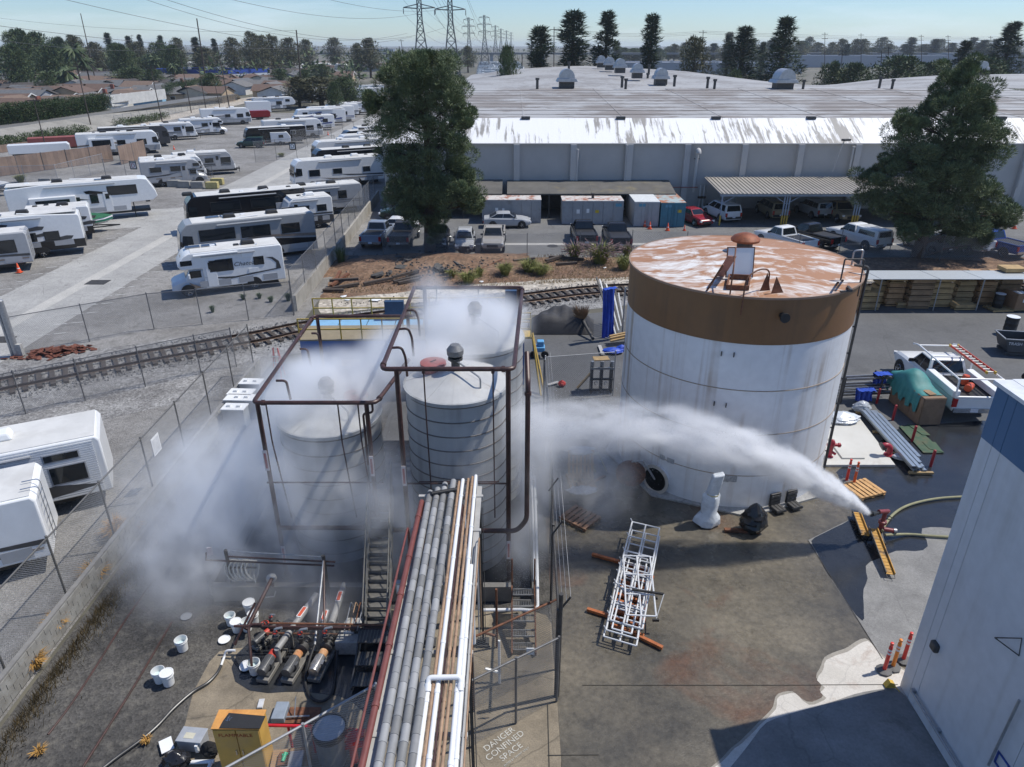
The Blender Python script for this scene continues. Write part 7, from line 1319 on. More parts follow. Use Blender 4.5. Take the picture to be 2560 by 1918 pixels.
v=Tg('white_crosspipe','white crossover pipe with two elbows over the tan pipes','pipe',(0,0,0));a,b=g('U',935,885,PZ+.12),g('U',1215,880,PZ+.12);MB().path(bpt([(a.x,a.y-.15,PZ),(a.x,a.y,PZ+.12),(b.x,b.y,PZ+.12),(b.x,b.y-.15,PZ)],.07),.052,12).bd('pipe',m_pvc,v,True)
for p in (a,b):MB().tube((p.x,p.y-.22,PZ),(p.x,p.y-.1,PZ+.06),.068,12).bd('elbow',m_pvc,v,True)
v=Tg('pipe_rack','steel pipe rack frame with pale crossbeams carrying the pipes','pipe rack',(0,0,0))
for x,y0_,y1_ in ((-2.42,5.8,15.2),(-.9,5.8,16.6)):
 MB().beam((x,y0_,PZ-.24),(x,y1_,PZ-.24),.05,.2).box((x,(y0_+y1_)/2,PZ-.135),(.14,y1_-y0_,.018)).bd('side_beam',m_beam,v)
for y in (7.0,8.7,10.6,12.6,14.6,16.1):MB().box((-1.66,y,PZ-.15),(1.75,.1,.11)).bd('crossbeam',m_beam,v,bev=.008)
for y in (10.6,15.9):
 for x in (-2.45,-.86):MB().box((x,y,(PZ-.3)/2),(.06,.16,PZ-.3)).box((x-.07,y,(PZ-.3)/2),(.012,.16,PZ-.3)).box((x+.07,y,(PZ-.3)/2),(.012,.16,PZ-.3)).bd('column',dks if x>-1 else m_beam,v);MB().box((x,y,.02),(.35,.35,.04)).bd('base_plate',dks,v)
MB().tube((-2.15,15.9,PZ+.1),(-1.5,16.1,PZ+.1),.06,10).bd('clamp_bar',bkm,v,True)
v=Tg('junction_box','small grey junction box on a post beside the stair','box',(-2.8,13.9,0));MB().box((0,0,1.9),(.06,.06,3.8)).bd('post',m_beam,v);MB().box((0,-.04,3.95),(.2,.14,.34)).bd('enclosure',m_beam,v,bev=.01);MB().box((0,-.12,3.97),(.12,.01,.2)).bd('door',white,v)
# ------------------------------------------------------------------ low service piping, hose rack frame
v=Tg('hose_rack_frame','low dark pipe frame with a spray head beside the coiled hose','pipe frame',(0,0,0));a,b=g('N',375,1010),g('N',1190,1060);z1=1.75
for p in (a,b):MB().tube((p.x,p.y,0),(p.x,p.y,z1+.15),.055,10).bd('post',dks,v,True)
MB().tube((a.x,a.y,z1-.1),(b.x+.35,b.y,z1-.1),.028,8).bd('crossbar',rpp,v,True);MB().tube((a.x-.55,a.y,z1-.25),(b.x+.3,b.y,z1-.25),.03,8).bd('crossbar',rpp,v,True);MB().path(bpt([(a.x,a.y,z1+.1),(a.x+.1,a.y,z1+.12),(b.x-.05,b.y,z1+.1),(b.x-.02,b.y,z1)],.05),.015,6).bd('conduit',galv,v);MB().path([(a.x-.55,a.y,z1-.25),(a.x-.65,a.y-.05,z1-.2),(a.x-.62,a.y,z1+.05)],.025,6).bd('spray_head',rpp,v)
q=MB().box((a.x-.5,a.y,z1+.1),(.15,.02,.3),.3).bd('tag',pm('pale_label',(.5,.5,.5)),v)
for x1_,y1_,z_ in ((-5.5,15.6,.5),(-5.75,15.3,.3)):MB().tube((b.x,b.y,z1),(x1_,y1_,z_),.035,8).bd('brace_pipe',rpp if z_>.4 else galv,v,True)
v=Tg('coiled_hose','pale coiled hose hanging on its reel beside the frame','hose',(g('N',540,900).x,17.9,0));
for k in range(6):MB().path([Vector((-.35+k*.13+.05*math.sin(i),.12*math.cos(i*.5236),1.05+(.42-.02*(k%3))*math.sin(i*.5236)))+Vector(((.30-.0*k)*math.cos(i*.5236)*.55,0,0)) for i in range(13)],.028,8).bd('coil',pm('pale_hose',(.5,.49,.44),.6),v,True)
MB().path([(.3,0,.9),(.35,-.1,.45),(.6,-.3,.2),(.95,-.3,.25),(1.05,-.2,.55)],.026,8).bd('hose_tail',MATS['pale_hose'],v,True);MB().tube((.0,.05,0),(.0,.05,1.15),.04).tube((-.4,.05,1.12),(.4,.05,1.12),.03).bd('reel_stand',dks,v)
p=g('N',685,850,.9);v=Tg('level_gauge','round pale gauge head on a red leaning pipe','gauge',(p.x,p.y,0));MB().tube((0,0,0),(0,0,.8),.05).bd('stem',rpp,v,True);MB().lathe([(.02,.8),(.15,.82),(.17,.9),(.15,.98),(.02,1.0)],16).bd('head',m_beam,v,True)
def lean(label,a,b,r,m,fl=True,name='leaning_pipe'):
 a,b=Vector(a),Vector(b);v=Tg(name,label,'pipe',a);MB().tube((0,0,0),b-a,r,10).bd('pipe',m,v,True);d=(b-a).normalized();MB().tube((0,0,0),d*.09,r*1.5,10).bd('end_flange',m,v,True);return v
a=g('N',365,1420,.25);b=g('N',545,1060,1.1);lean('rusty leaning pipe beside the white buckets',a,b,.035,rpp);a=g('N',470,1290,.3);b=g('N',690,850,1.0);lean('thick red brown pipe sloping to the gauge',a,b,.06,rpp)
v=Tg('header_pipes','rusty header pipes on stands above the transfer pumps','pipe header',(0,0,0));YH=15.6
for k,(y0_,xa,xb,r) in enumerate(((440,640,1700,.035),(415,945,1960,.03),(455,940,1960,.045),(500,910,1760,.03),(430,1000,1960,.025))):
 A,B=gy('O',xa,y0_,YH+.1*k),gy('O',xb,y0_+15,YH+.1*k);MB().tube(A,B,r,8).bd('pipe',rbr if k%2 else rpp,v,True)
for x in (990,1690):A=gy('O',x,450,YH+.2);MB().box((A.x,A.y,A.z/2),(.09,.09,A.z)).bd('stand',dks,v);MB().box((A.x,A.y,A.z-.1),(.3,.1,.05)).bd('clip',dks,v)
A=gy('O',760,425,YH);B=g('O',795,850,.05);MB().path(bpt([A+Vector((.4,0,0)),A,Vector((B.x,B.y+.1,A.z-.6)),Vector((B.x,B.y,.0))],.25),.04,8).bd('downpipe',rpp,v,True)
for x in (1050,1290):A=gy('O',x,510,YH+.3);MB().box((A.x,A.y,A.z-.08),(.12,.1,.14)).bd('conduit_box',m_beam,v)
for k,x in enumerate((1590,1630,1670,1700)):A,B=gy('O',x,480,YH),gy('O',x+60,230,YH+.9);MB().path(bpt([A,B,B+Vector((.06,.0,-.2))],.06),.016,6).bd('conduit',[galv,m_tanp,rbr,galv][k],v,True)
# suction lines with red flow labels
for k,(a,b,lb) in enumerate((((1010,640,'O'),(1350,170,'O'),'first misty suction pipe with red flow label'),((1390,470,'O'),(1440,310,'O'),'short middle suction pipe with red flow label'),((1480,420,'O'),(1590,80,'O'),'second misty suction pipe with red flow label'))):
 A,B=g(a[2],a[0],a[1],.55),g(b[2],b[0],b[1],.55);v=Tg('suction_pipe',lb,'pipe',A,0,'suction pipes');MB().tube((0,0,0),B-A,.1 if k!=1 else .08,14).bd('pipe',pm('grey_suction_pipe',(.28,.28,.275),.5,.1,.15,3),v,True);MB().tube((0,0,-.5),(0,0,.02),.08,12).bd('drop',MATS['grey_suction_pipe'],v,True)
 M_=(B-A)*.62;d=(B-A).normalized();q=MB().beam(M_-d*.22+Vector((0,0,.105)),M_+d*.22+Vector((0,0,.105)),.15,.012).bd('flow_label',white,v);MB().beam(M_-d*.19+Vector((0,0,.115)),M_+d*.19+Vector((0,0,.115)),.1,.012).bd('label_print',pm('flow_red',(.62,.09,.03),.5),q)
 MB().beam((B-A)*.3+Vector((0,0,-.55)),(B-A)*.3+Vector((0,0,-.1)),.1,.1).bd('saddle',m_kerb,v)
 # pumps
m_motor=pm('grey_motor',(.09,.092,.095),.45,.2,.15,6);m_orst=pm('orange_stained_cover',(.55,.33,.17),.6,0,.2,5,tint=(.4,.14,.04),tscale=3,tmin=.45,tmax=.6)
def pump(label,px,ax,cover,mm,s=1.):
 p=g(*px);v=Tg('transfer_pump',label,'pump',(p.x,p.y,0),ax,'transfer pumps');v.scale=(s,s,s)
 MB().box((0,.75,.09),(.5,1.7,.18)).bd('skid',m_kerb,v,bev=.02);rings=[[(q*math.cos(k*math.pi/10),y,.48+q*math.sin(k*math.pi/10)) for k in range(20)] for y,q in ((.72,.18),(.7,.2),(.12,.2),(.08,.19),(.02,.2),(-.04,.18),(-.06,.06))]
 MB().loft(rings).bd('motor',mm,v,True)
 for k in range(10):a=k*.314+.25;MB().beam((.205*math.cos(a),.15,.48+.205*math.sin(a)),(.205*math.cos(a),.68,.48+.205*math.sin(a)),.012,.02).bd('cooling_fin',mm,v)
 MB().box((.2,.4,.5),(.12,.22,.2)).bd('terminal_box',mm,v,bev=.01);MB().loft([[(q*math.cos(k*math.pi/8),y,.48+q*math.sin(k*math.pi/8)) for k in range(16)] for y,q in ((1.02,.12),(1.0,.17),(.74,.17),(.72,.14))]).bd('coupling_guard',cover,v,True)
 MB().loft([[(q*math.cos(k*math.pi/8),y,.48+q*math.sin(k*math.pi/8)) for k in range(16)] for y,q in ((1.4,.12),(1.38,.24),(1.16,.26),(1.1,.12))]).bd('casing',dks,v,True);MB().tube((0,1.27,.6),(0,1.27,1.0),.08,12).tube((0,1.27,.98),(0,1.27,1.05),.14,12).bd('discharge',dks,v,True);MB().tube((0,1.38,.48),(0,1.75,.48),.1,12).tube((0,1.7,.48),(0,1.76,.48),.16,12).bd('suction_flange',dks,v,True)
 MB().path(bpt([(0,1.27,1.05),(0,1.27,1.4),(.3,1.35,1.45)],.1),.05,10).bd('outlet_pipe',galv,v,True);MB().lathe([(.02,1.2),(.1,1.21),(.1,1.24),(.02,1.25)],12,(.0,1.27,0)).bd('handwheel',m_red,v);MB().box((0,.3,.22),(.44,.5,.1)).bd('motor_foot',mm,v)
pump('dark transfer pump with red coupling nearest the bucket',('O',895,915),-.18,m_red,m_motor,.74);pump('middle transfer pump with orange stained coupling guard',('O',1105,920),-.22,m_orst,m_motor,.74);pump('bright steel transfer pump inside the black hose loop',('O',1335,910),-.18,m_orst,pm('bright_motor',(.36,.35,.34),.3,.7,.2,6),.74);pump('small rusty pump further back by the sloping pipe',('O',830,640),-.5,m_red,m_motor,.55)
for i,(x,y,rr_) in enumerate(((1150,560,0),(1270,570,1),(1440,560,2),(1540,600,0),(930,550,1))):
 A=gy('O',x,y,16.3);v=Tg('pipe_valve',['short elbow valve','flanged gate valve','bolted check valve'][rr_]+' in the pipe cluster behind the pumps, '+['first','second','third','fourth','fifth'][i]+' along','valve',(A.x,A.y,0),.2*i,'valves behind the pumps');MB().tube((0,0,0),(0,0,max(.3,A.z)),.07,10).tube((0,0,max(.3,A.z)-.05),(0,0,max(.3,A.z)+.02),.14,10).bd('body',galv if i%2 else dks,v,True);MB().lathe([(.1,.06),(.13,.08),(.1,.1)],14,(0,0,max(.3,A.z)),caps=False).tube((0,0,max(.3,A.z)),(0,0,max(.3,A.z)+.1),.02).bd('handwheel',m_red if i==4 else dks,v,True)
p=g('O',1620,690);v=Tg('concrete_plinth','pale concrete plinth under the stair landing','plinth',(p.x,p.y+.5,0));MB().pZ([(-.35,-.5),(.35,-.5),(.3,.5),(-.2,.5)],0,.5).bd('block',m_lane,v,bev=.03);MB().box((0,0,.51),(.3,.3,.03)).bd('steel_plate',white,v)
# ------------------------------------------------------------------ buckets, lids, hoses
m_bk=pm('bucket_plastic',(.74,.75,.74),.4,0,.04,3);m_bin=pm('bucket_inside',(.50,.62,.63),.5)
def bucket(label,p,lid=False,s=1.):
 v=Tg('plastic_bucket',label,'bucket',p,rnd(0,6),'white plastic buckets');v.scale=(s,s,s)
 MB().lathe([(.01,.0),(.13,0),(.155,.36),(.148,.36),(.125,.02),(.01,.02)] if not lid else [(.01,0),(.13,0),(.155,.36)],24).bd('body',m_bk,v,True)
 MB().lathe([(.153,.29),(.168,.295),(.168,.31),(.154,.315)],24,caps=False).lathe([(.155,.345),(.166,.348),(.166,.365),(.155,.368)],24,caps=False).bd('rim',m_bk,v,True)
 if lid:MB().lathe([(.165,.355),(.172,.36),(.172,.385),(.15,.39),(.145,.38),(.01,.38)],24).bd('lid',m_bk,v,True)
 else:MB().lathe([(.148,.352),(.14,.2),(.01,.18)],24,caps=False).bd('inside',m_bin,v,True)
 MB().path(arc((0,0,.3),.172,0,180,10,(1,0,0),(0,.5,-.85)),.004,4).bd('handle',chrome,v)
bucket('open white bucket standing alone on the gravel',g('M',1580,640),s=1.1);bucket('open white bucket behind its lidded twin',g('M',1385,910),s=1.1);bucket('lidded white bucket before its open twin',g('M',1460,935),True,1.1);bucket('open white bucket behind the lidded one near the leaning pipe',g('N',340,1240));bucket('lidded white bucket near the rusty leaning pipe',g('N',392,1300),True);bucket('lidded white bucket stacked high behind the leaning pipe',g('N',505,1140),True,1.1);bucket('lidded white bucket partly behind the leaning pipe',g('N',540,1230),True);bucket('open white bucket beside the black pump motor',g('O',822,838),s=1.1);bucket('white bucket in the spray beside the crossover steps',g('P',1490,435),True,1.05);bucket('open bucket between the two lidded ones at the pipe',g('N',480,1290))
def lidflat(label,p,m,r=.17,z=.0,tilt=0):
 o=MB().lathe([(r*.96,0),(r,.012),(r,.03),(r*.88,.035),(r*.85,.02),(.01,.02)],24).bd('bucket_lid',m,None,True,loc=(p.x,p.y,z));o.rotation_euler[0]=tilt;tag(o,label,'lid','loose bucket lids')
lidflat('flat white lid lying by the bucket row',g('N',280,1380),m_bk,.18);lidflat('translucent lid lying on the wet gravel',g('M',1607,355),pm('translucent_lid',(.26,.27,.28),.3),.17,-.02);lidflat('white lid leaning against the open bucket',g('O',742,795),m_bk,.17,.05,.3);lidflat('white lid lying beside the valve wheel',g('N',378,940),m_bk,.17);lidflat('cream round lid below the frame post',g('N',335,1010),pm('cream_lid',(.5,.48,.36),.5),.17,.0,.5)
def hose(label,pts,r,m,name='hose',z=.04):
 P=[Vector((p.x,p.y,p.z if p.z>.01 else z)) for p in pts];n=len(P);S=[]
 for i in range(n-1):
  a,b,c,d=P[max(i-1,0)],P[i],P[i+1],P[min(i+2,n-1)]
  for k in range(8):f=k/8;S.append(.5*((2*b)+(c-a)*f+(2*a-5*b+4*c-d)*f*f+(3*b-a-3*c+d)*f**3))
 S.append(P[-1]);o=S[0].copy();return tag(MB().path([p-o for p in S],r,10).bd(name,m,None,True,loc=o),label,'hose')
hose('long black hose curving across the gravel to the edge',[g('O',530,790),g('O',490,860),g('O',410,940),g('O',280,1020),g('O',120,1160),g('O',-20,1310),g('M',1220,1430),g('M',1000,1590),g('M',860,1700)],.042,pm('black_hose',(.035,.036,.038),.35,0,.2,4))
hose('white taped coupling joining hose and valve',[g('O',650,650,.25),g('O',575,655,.2),g('O',555,720),g('O',525,800)],.035,m_pvc,'hose_coupling');hose('black hose loop hanging around the bright pump',[g('O',1335,600,.5),g('O',1285,750,.3),g('O',1255,930),g('O',1300,1060),g('O',1400,1098),g('O',1490,1020),g('O',1515,850),g('O',1530,650,.4)],.04,bkm)
hose('thin rusty rail half buried in the gravel by the wall',[g('M',1330,20),g('M',1060,410),g('M',820,790),g('M',600,1120),g('M',410,1370)],.03,rpp,'buried_rail',-.035);hose('second thin rusty rail half buried in the gravel',[g('M',1480,400),g('M',1200,880),g('M',930,1310),g('M',710,1657)],.032,rpp,'buried_rail',-.02)
# ------------------------------------------------------------------ near corner: cabinet, can, tray, bags
m_cab=pm('cabinet_yellow',(.60,.37,.09),.45,0,.12,2,tint=(.5,.33,.14),tscale=1.2,tmin=.5,tmax=.75);a=g('O',445,1325,1.68);b=g('O',850,1325,1.68);cw_=b.x-a.x
v=Tg('safety_cabinet','yellow flammable storage cabinet with black mat on top','cabinet',(a.x,a.y,0));MB().box((cw_/2,.26,.86),(cw_,.5,1.6)).bd('carcass',m_cab,v,bev=.01)
for k in range(2):q=MB().box((cw_*(.25+.5*k),-.004,.86),(cw_/2-.025,.03,1.54)).bd('door',m_cab,v,bev=.008);MB().box((cw_*(.43+.14*k),-.03,.9),(.03,.03,.16)).bd('handle',chrome,q)
MB().box((cw_/2,.26,1.672),(cw_+.04,.54,.025)).bd('top_pan',pm('orange_rust_top',(.62,.30,.08),.6,0,.2,4,tint=(.3,.1,.03),tscale=2),v)
MB().pZ([(.18,.0),(cw_+.04,-.01),(cw_+.06,.33),(.26,.42),(.2,.2)],1.69,1.705).bd('black_mat',pm('black_mat',(.02,.02,.021),.6,bump=.3,bscale=60),v);txt('FLAMMABLE',.15,v,(cw_/2-.02,-.022,1.47),(R(90),0,0),pm('sign_red_worn',(.33,.05,.02),.6),ext=.002,sx=1.0)
for x in (.04,cw_-.04):MB().box((x,.05,.03),(.06,.06,.06)).bd('foot',dks,v)
for k in range(7):MB().box((.3+.03*(k%3),.2+.03*(k//2),1.715),(.09,.012,.008),k*.7).bd('bolt',chrome,v)
c=g('O',1460,1330,1.15);v=Tg('trash_can','galvanised trash can lined with a black bag behind the fence','trash can',(c.x,c.y,0));v.scale=(1.08,1.08,1.04);MB().lathe([(.27,0),(.29,.05),(.355,1.1),(.365,1.12),(.365,1.15)],28).bd('can',pm('galvanised_can',(.36,.39,.42),.4,.6,.2,3),v,True);MB().lathe([(.375,.98),(.385,1.0),(.385,1.17),(.36,1.18),(.33,1.05),(.2,.85),(.01,.8)],28,caps=False).bd('bag_liner',pm('bin_bag',(.014,.014,.016),.3,bump=.6,bscale=14),v,True)
for k in range(14):a_=k*.4488;MB().beam((.31*math.cos(a_),.31*math.sin(a_),.1),(.362*math.cos(a_),.362*math.sin(a_),.95),.012,.012).bd('flute',MATS['galvanised_can'],v)
c=g('O',1110,1510,.75);v=Tg('tool_tray','grey plastic tray holding a green tool on a wooden bench','tray',(c.x,c.y,0),.12);MB().box((0,0,.34),(.95,.7,.05)).bd('bench_top',woods[3],v);[MB().box((x,y,.16),(.06,.06,.32)).bd('leg',woods[3],v) for x in (-.4,.4) for y in (-.28,.28)];MB().box((0,0,.40),(.6,.46,.05)).bd('tray',galv,v,bev=.02);MB().box((-.16,.0,.45),(.24,.36,.07)).bd('box',rbr,v);MB().tube((-.16,-.1,.5),(-.12,.12,.52),.045,8).tube((-.2,.08,.5),(-.06,.1,.5),.03,8).bd('green_tool',pm('green_plastic',(.02,.38,.2),.4),v,True)
def bag(label,p,r,h,m,seed,name='garbage_bag',flat=.7,cat='bag'):
 rr=random.Random(seed);mb=MB();K,J=20,12;rings=[]
 for j in range(J+1):
  f=j/J;q=r*math.sin(math.pi*min(1,.1+f*.92))**.6*(1-.35*f);rings.append([((q*(1+.24*rr.uniform(-1,1)))*math.cos(2*math.pi*i/K),(q*flat*(1+.24*rr.uniform(-1,1)))*math.sin(2*math.pi*i/K),h*f) for i in range(K)])
 return tag(mb.loft(rings).bd(name,m,None,True,loc=(p.x,p.y,0),ang=32),label,cat)
m_bag=pm('glossy_black_bag',(.018,.018,.02),.22,bump=.5,bscale=10);bag('crumpled black garbage bag beside the yellow cabinet',g('O',150,1640),.38,.5,m_bag,3);bag('black cloth heap against the cabinet side',g('O',420,1480,.3),.24,.5,pm('black_cloth',(.015,.015,.016),.9),4,'cloth_heap')
p=g('O',300,1470);v=Tg('storage_tote','grey lidded tote behind the garbage bag','box',(p.x,p.y,0),-.1);v.scale=(.75,.75,.75);MB().box((0,0,.25),(.8,.5,.5),0,0,(1.05,1.05)).bd('tub',pm('tote_grey',(.33,.35,.38),.5),v,bev=.02);MB().box((0,0,.52),(.88,.58,.05)).bd('lid',pm('tote_grey',(.33,.35,.38)),v,bev=.015);MB().box((-.05,-.05,.55),(.34,.22,.012)).bd('paper',pm('cream_paper',(.5,.48,.38),.8),v);MB().box((.3,-.3,.3),(.1,.12,.3)).bd('side_latch',white,v)
tag(MB().box((0,0,.0),(.3,.42,.02),.6).bd('white_board_scrap',white,None,loc=g('O',60,1480)+Vector((0,0,.06))),'white scrap board beside the garbage bag','board')
p=g('O',330,1630);v=Tg('pipe_offcut','white plastic pipe tee lying below the tote','pipe',(p.x,p.y,.06));MB().tube((-.35,0,0),(.4,.03,0),.05,12).bd('run',m_pvc,v,True);MB().tube((.33,.03,0),(.35,-.35,.02),.05,12).bd('branch',m_pvc,v,True)
p=g('O',1200,1275);v=Tg('floor_plate','brown steel plate lying behind the squeegee','plate',(p.x,p.y,0));MB().box((0,.22,.015),(.95,.5,.03)).bd('sheet',rbr,v);MB().box((-.55,.25,.1),(.35,.55,.18)).bd('grey_bin',pm('bluegrey_bin',(.24,.28,.33),.5),v,bev=.02)
a=g('O',1090,1225,.1);b=g('O',1290,1215,.1);v=Tg('floor_squeegee','metal floor squeegee leaning near the fence','squeegee',a);MB().tube((0,0,0),b-a,.025,8).bd('blade',galv,v,True);MB().tube((b-a)*.35,(b-a)*.33+Vector((0,.35,.35)),.016,8).bd('handle',galv,v,True)
a=g('O',890,1295,.9);b=g('O',1320,1305,.9);v=Tg('red_railing','bright red guard rail behind the yellow cabinet','railing',a);MB().tube((0,0,0),b-a,.04,10).bd('top_bar',pm('bright_red',(.55,.02,.03),.35),v,True)
for f in (.03,.5,.97):MB().tube((b-a)*f,(b-a)*f-Vector((0,0,.95)),.035,8).bd('post',MATS['bright_red'],v,True)
p=g('O',1680,1600);v=Tg('fire_valve','bright red fire valve assembly under the pipe rack','valve',(p.x,p.y,0));MB().tube((0,0,0),(0,0,.8),.1,12).tube((0,0,.75),(0,0,.85),.18,12).bd('riser',MATS['bright_red'],v,True);MB().tube((-.25,0,.5),(.3,.1,.5),.08,12).tube((.28,.1,.5),(.34,.11,.5),.13,12).bd('outlet',MATS['bright_red'],v,True);MB().lathe([(.12,.98),(.15,1.0),(.12,1.02)],16,caps=False).tube((0,0,.85),(0,0,1.0),.025).bd('handwheel',MATS['bright_red'],v,True);MB().box((.1,.3,.6),(.3,.2,.1)).bd('bracket',MATS['bright_red'],v)
p=g('O',1640,1400);v=Tg('pipe_flange','rusty ring flange lying beside the trash can','flange',(p.x,p.y,.05));MB().lathe([(.14,-.05),(.2,-.05),(.2,.05),(.14,.05)],20,caps=False).bd('ring',rbr,v,True);MB().lathe([(.12,.05),(.16,.05),(.16,.12),(.12,.12)],20,caps=False).bd('collar',rbr,v,True)
p=g('O',870,1110);tag(MB().box((0,0,.02),(.16,.3,.03),.1,0,(.8,.9)).bd('crushed_bottle',pm('pale_plastic_bottle',(.55,.56,.57),.3),None,loc=(p.x,p.y,0)),'crushed pale bottle on the tan slab','bottle')
# near fences and gate in front of the rack
GN='chain link fences around the pumps'
def topfence(label,a,b,z,pitch=.06,posts=True,n=3,mp=None,wz0=.05):
 v=Tg('chain_link_fence',label,'fence',(a.x,a.y,0),0,GN);d=Vector((b.x-a.x,b.y-a.y,0));MB().tube((0,0,z),d+Vector((0,0,z)),.03,10).bd('top_rail',mp or m_postlt,v,True);w=MB();wire_panel(w,Vector((0,0,0)),d,z-.05,pitch,.0042,wz0);x=w.bd('wire_mesh',pm('near_wire',(.45,.45,.45),.5,var=.1) if mp is None else m_wire,v);x['kind']='stuff'
 for k in range(n):q=d*(k/max(1,n-1));MB().tube(q,q+Vector((0,0,z+.05)),.035,10).bd('post',mp or m_postlt,v,True)
 return v
topfence('near chain link fence with bright rail before the trash can',g('O',520,1690,2.3),g('O',1860,945,2.3),2.3,.062)
topfence('rear chain link panel with rusty rail beside the crossover steps',g('S',205,542,2.6),g('S',950,205,2.6),2.6,.07,mp=rbr,n=2);fg=topfence('front chain link gate with diagonal rusty rail below the rack',g('S',190,915,2.3),g('S',958,540,2.3),2.3,.07,mp=m_post,n=3)
p=g('S',710,670,2.0);MB().box((p.x-fg.location.x,p.y-fg.location.y,2.05),(.2,.02,.22)).bd('tag',white,fg)
v=fence('tall chain link fence with barbed arms beside the wet yard',[Vector((1.2,14.0,0)),Vector((1.25,17.6,0)),Vector((1.45,22.6,0)),Vector((1.5,30,0))],3.0,.085,3.1,.006,grp=GN,mpost=dks,r=.045,barb=0.)
for i,y in enumerate((14.0,17.2,19.5,22)):MB().beam((.0,y-14,3.0),(.3,y-14,3.5),.04,.04).bd('barb_arm',dks,v)
MB().tube((.05,0,0),(.05,0,3.6),.06,10).bd('corner_post',dks,v,True)
for k in range(3):MB().tube((.1+k*.1,0,3.15+k*.16),(.35+k*.1,16,3.15+k*.16),.006,3).bd('barbed_wire',m_wire,v)
fence('plain chain link fence behind the process tanks',[Vector((1.5,30,0)),g('K',280,700),g('K',870,650)],2.4,.1,3.4,.006,grp=GN,mpost=m_postlt)
hose('white drain pipe laid along the kerb and turning up the yard',[Vector((-.9,16.6,.62)),Vector((.2,16.62,.62)),Vector((.72,16.65,.62)),Vector((.8,17.3,.66)),Vector((.85,20,.66)),Vector((.9,24,.66))],.05,m_pvc,'drain_pipe');hose('second white pipe beside the drain pipe on the kerb',[Vector((.72,17.9,.66)),Vector((.75,20,.66)),Vector((.78,24,.66))],.04,m_pvc,'drain_pipe')
for i,(x,y) in enumerate(((-.45,15.75),(-.35,14.4))):v=Tg('bent_vent_pipe',['rusty upright pipe by the kerb','white bent pipe on a dark post under the rack'][i],'pipe',(x,y,0));MB().tube((0,0,0),(0,0,2.2-i*.6),.035,8).bd('upright',rbr if i==0 else m_pvc,v,True);MB().path(bpt([(0,0,.5),(.0,.1,.3),(-.4,.1,.45)],.1),.04,8).bd('branch',rbr if i==0 else m_pvc,v,True)
# painted warning on the slab
w=Tg('floor_stencil','white stencilled confined space warning painted on the slab','sign',(0,0,0));c=g('S',500,1470);w.location=(c.x,c.y,-.028);w.rotation_euler=(0,0,R(40));m_st_=pm('stencil_white',(.50,.49,.44),.8,tint=(.22,.2,.16),tscale=12,tmin=.54,tmax=.68)
for k,s_ in enumerate(('DANGER','CONFINED','SPACE')):txt(s_,.24,w,(0,.27-k*.24,0),(0,0,0),m_st_,ext=.001)
txt('ENTER BY PERMIT ONLY',.075,w,(.02,-.40,0),(0,0,0),m_st_,ext=.001)
# ------------------------------------------------------------------ white and blue building at the corner of the yard
m_bw=streaked('building_white',(.60,.62,.65),(.43,.43,.42),(.5,.75),.55);m_bb=pm('building_blue',(.05,.135,.26),.5,0,.05,1);BX,BY,BH,BB=10.87,14.33,9.35,8.0
v=Tg('corner_building','tall white metal building with blue top band at the yard corner','building',(BX,BY,0))
ys=[0,-.42,-.72,-4,-7.5,-11,-15,-20]
for a,b in zip(ys[:-1],ys[1:]):
 MB().box((.1,(a+b)/2,BB/2),(.2,a-b-.014,BB)).bd('wall_panel',m_bw,v);MB().box((.09,(a+b)/2,(BB+BH)/2+.002),(.2,a-b-.014,BH-BB)).bd('blue_panel',m_bb,v)
for a in (0.2,4,8,12):MB().box((a+2,-.1,BB/2),(3.98,.2,BB)).box((a+2,-.09,(BB+BH)/2+.002),(3.98,.2,BH-BB),0,1).bd('end_panel',[m_bw,m_bb],v)
MB().box((8,-10,BH-.1),(15.6,19.6,.1)).bd('roof',m_roofw,v);MB().box((.12,-10,BH+.04),(.42,20.1,.09)).bd('coping',pm('coping_white',(.66,.68,.7),.5),v);MB().box((8.2,-.12,BH+.04),(15.7,.42,.088)).bd('coping',MATS['coping_white'],v)
def bwall(r,x,y):u,dy,dz=ray(r,x,y);s_=(BX-.01)/u;return Vector((-.01,dy*s_-BY,CAM_H+dz*s_))
p=bwall('T',1450,615);MB().box(p,(.22,.26,.26)).bd('wall_light',dks,v,bev=.05);a,b=bwall('T',1270,1000),bwall('T',1680,1657);d=Vector((-.1,0,0));MB().tube(a+d,b+(b-a)*.3+d,.035,10).bd('conduit',galv,v,True)
for f in (0,.55):MB().box(a.lerp(b,f)+d*.5,(.12,.1,.1)).bd('conduit_clip',galv,v)
a,b=bwall('T',2209,1080),bwall('T',1940,1640);MB().tube(a+d,b+d,.03,10).bd('downpipe',galv,v,True);p,q,s_=bwall('T',2035,540),bwall('T',2190,545),bwall('T',2165,695);MB().path([p+d*2,q,s_,p+d*2],.015,6).bd('bracket',dks,v);p=bwall('T',2020,1630);mb=MB();[mb.box(p+Vector((-.01,y,z)),(.012,w,h)) for y,z,w,h in ((0,.16,.4,.05),(0,-.16,.4,.05),(.18,0,.05,.3),(-.18,0,.05,.3))];mb.bd('blue_placard_frame',m_bblue,v)
p=g('T',1105,920);w=Tg('yellow_chock','small yellow wheel chock at the building corner','chock',(BX-.3,BY-.02,0));MB().pY([(-.15,0),(.15,0),(.1,.12),(-.05,.2)],-.08,.08).bd('wedge',m_yel,w);MB().tube((0,0,.15),(.12,-.3,.1),.015).bd('handle',m_yel,w)
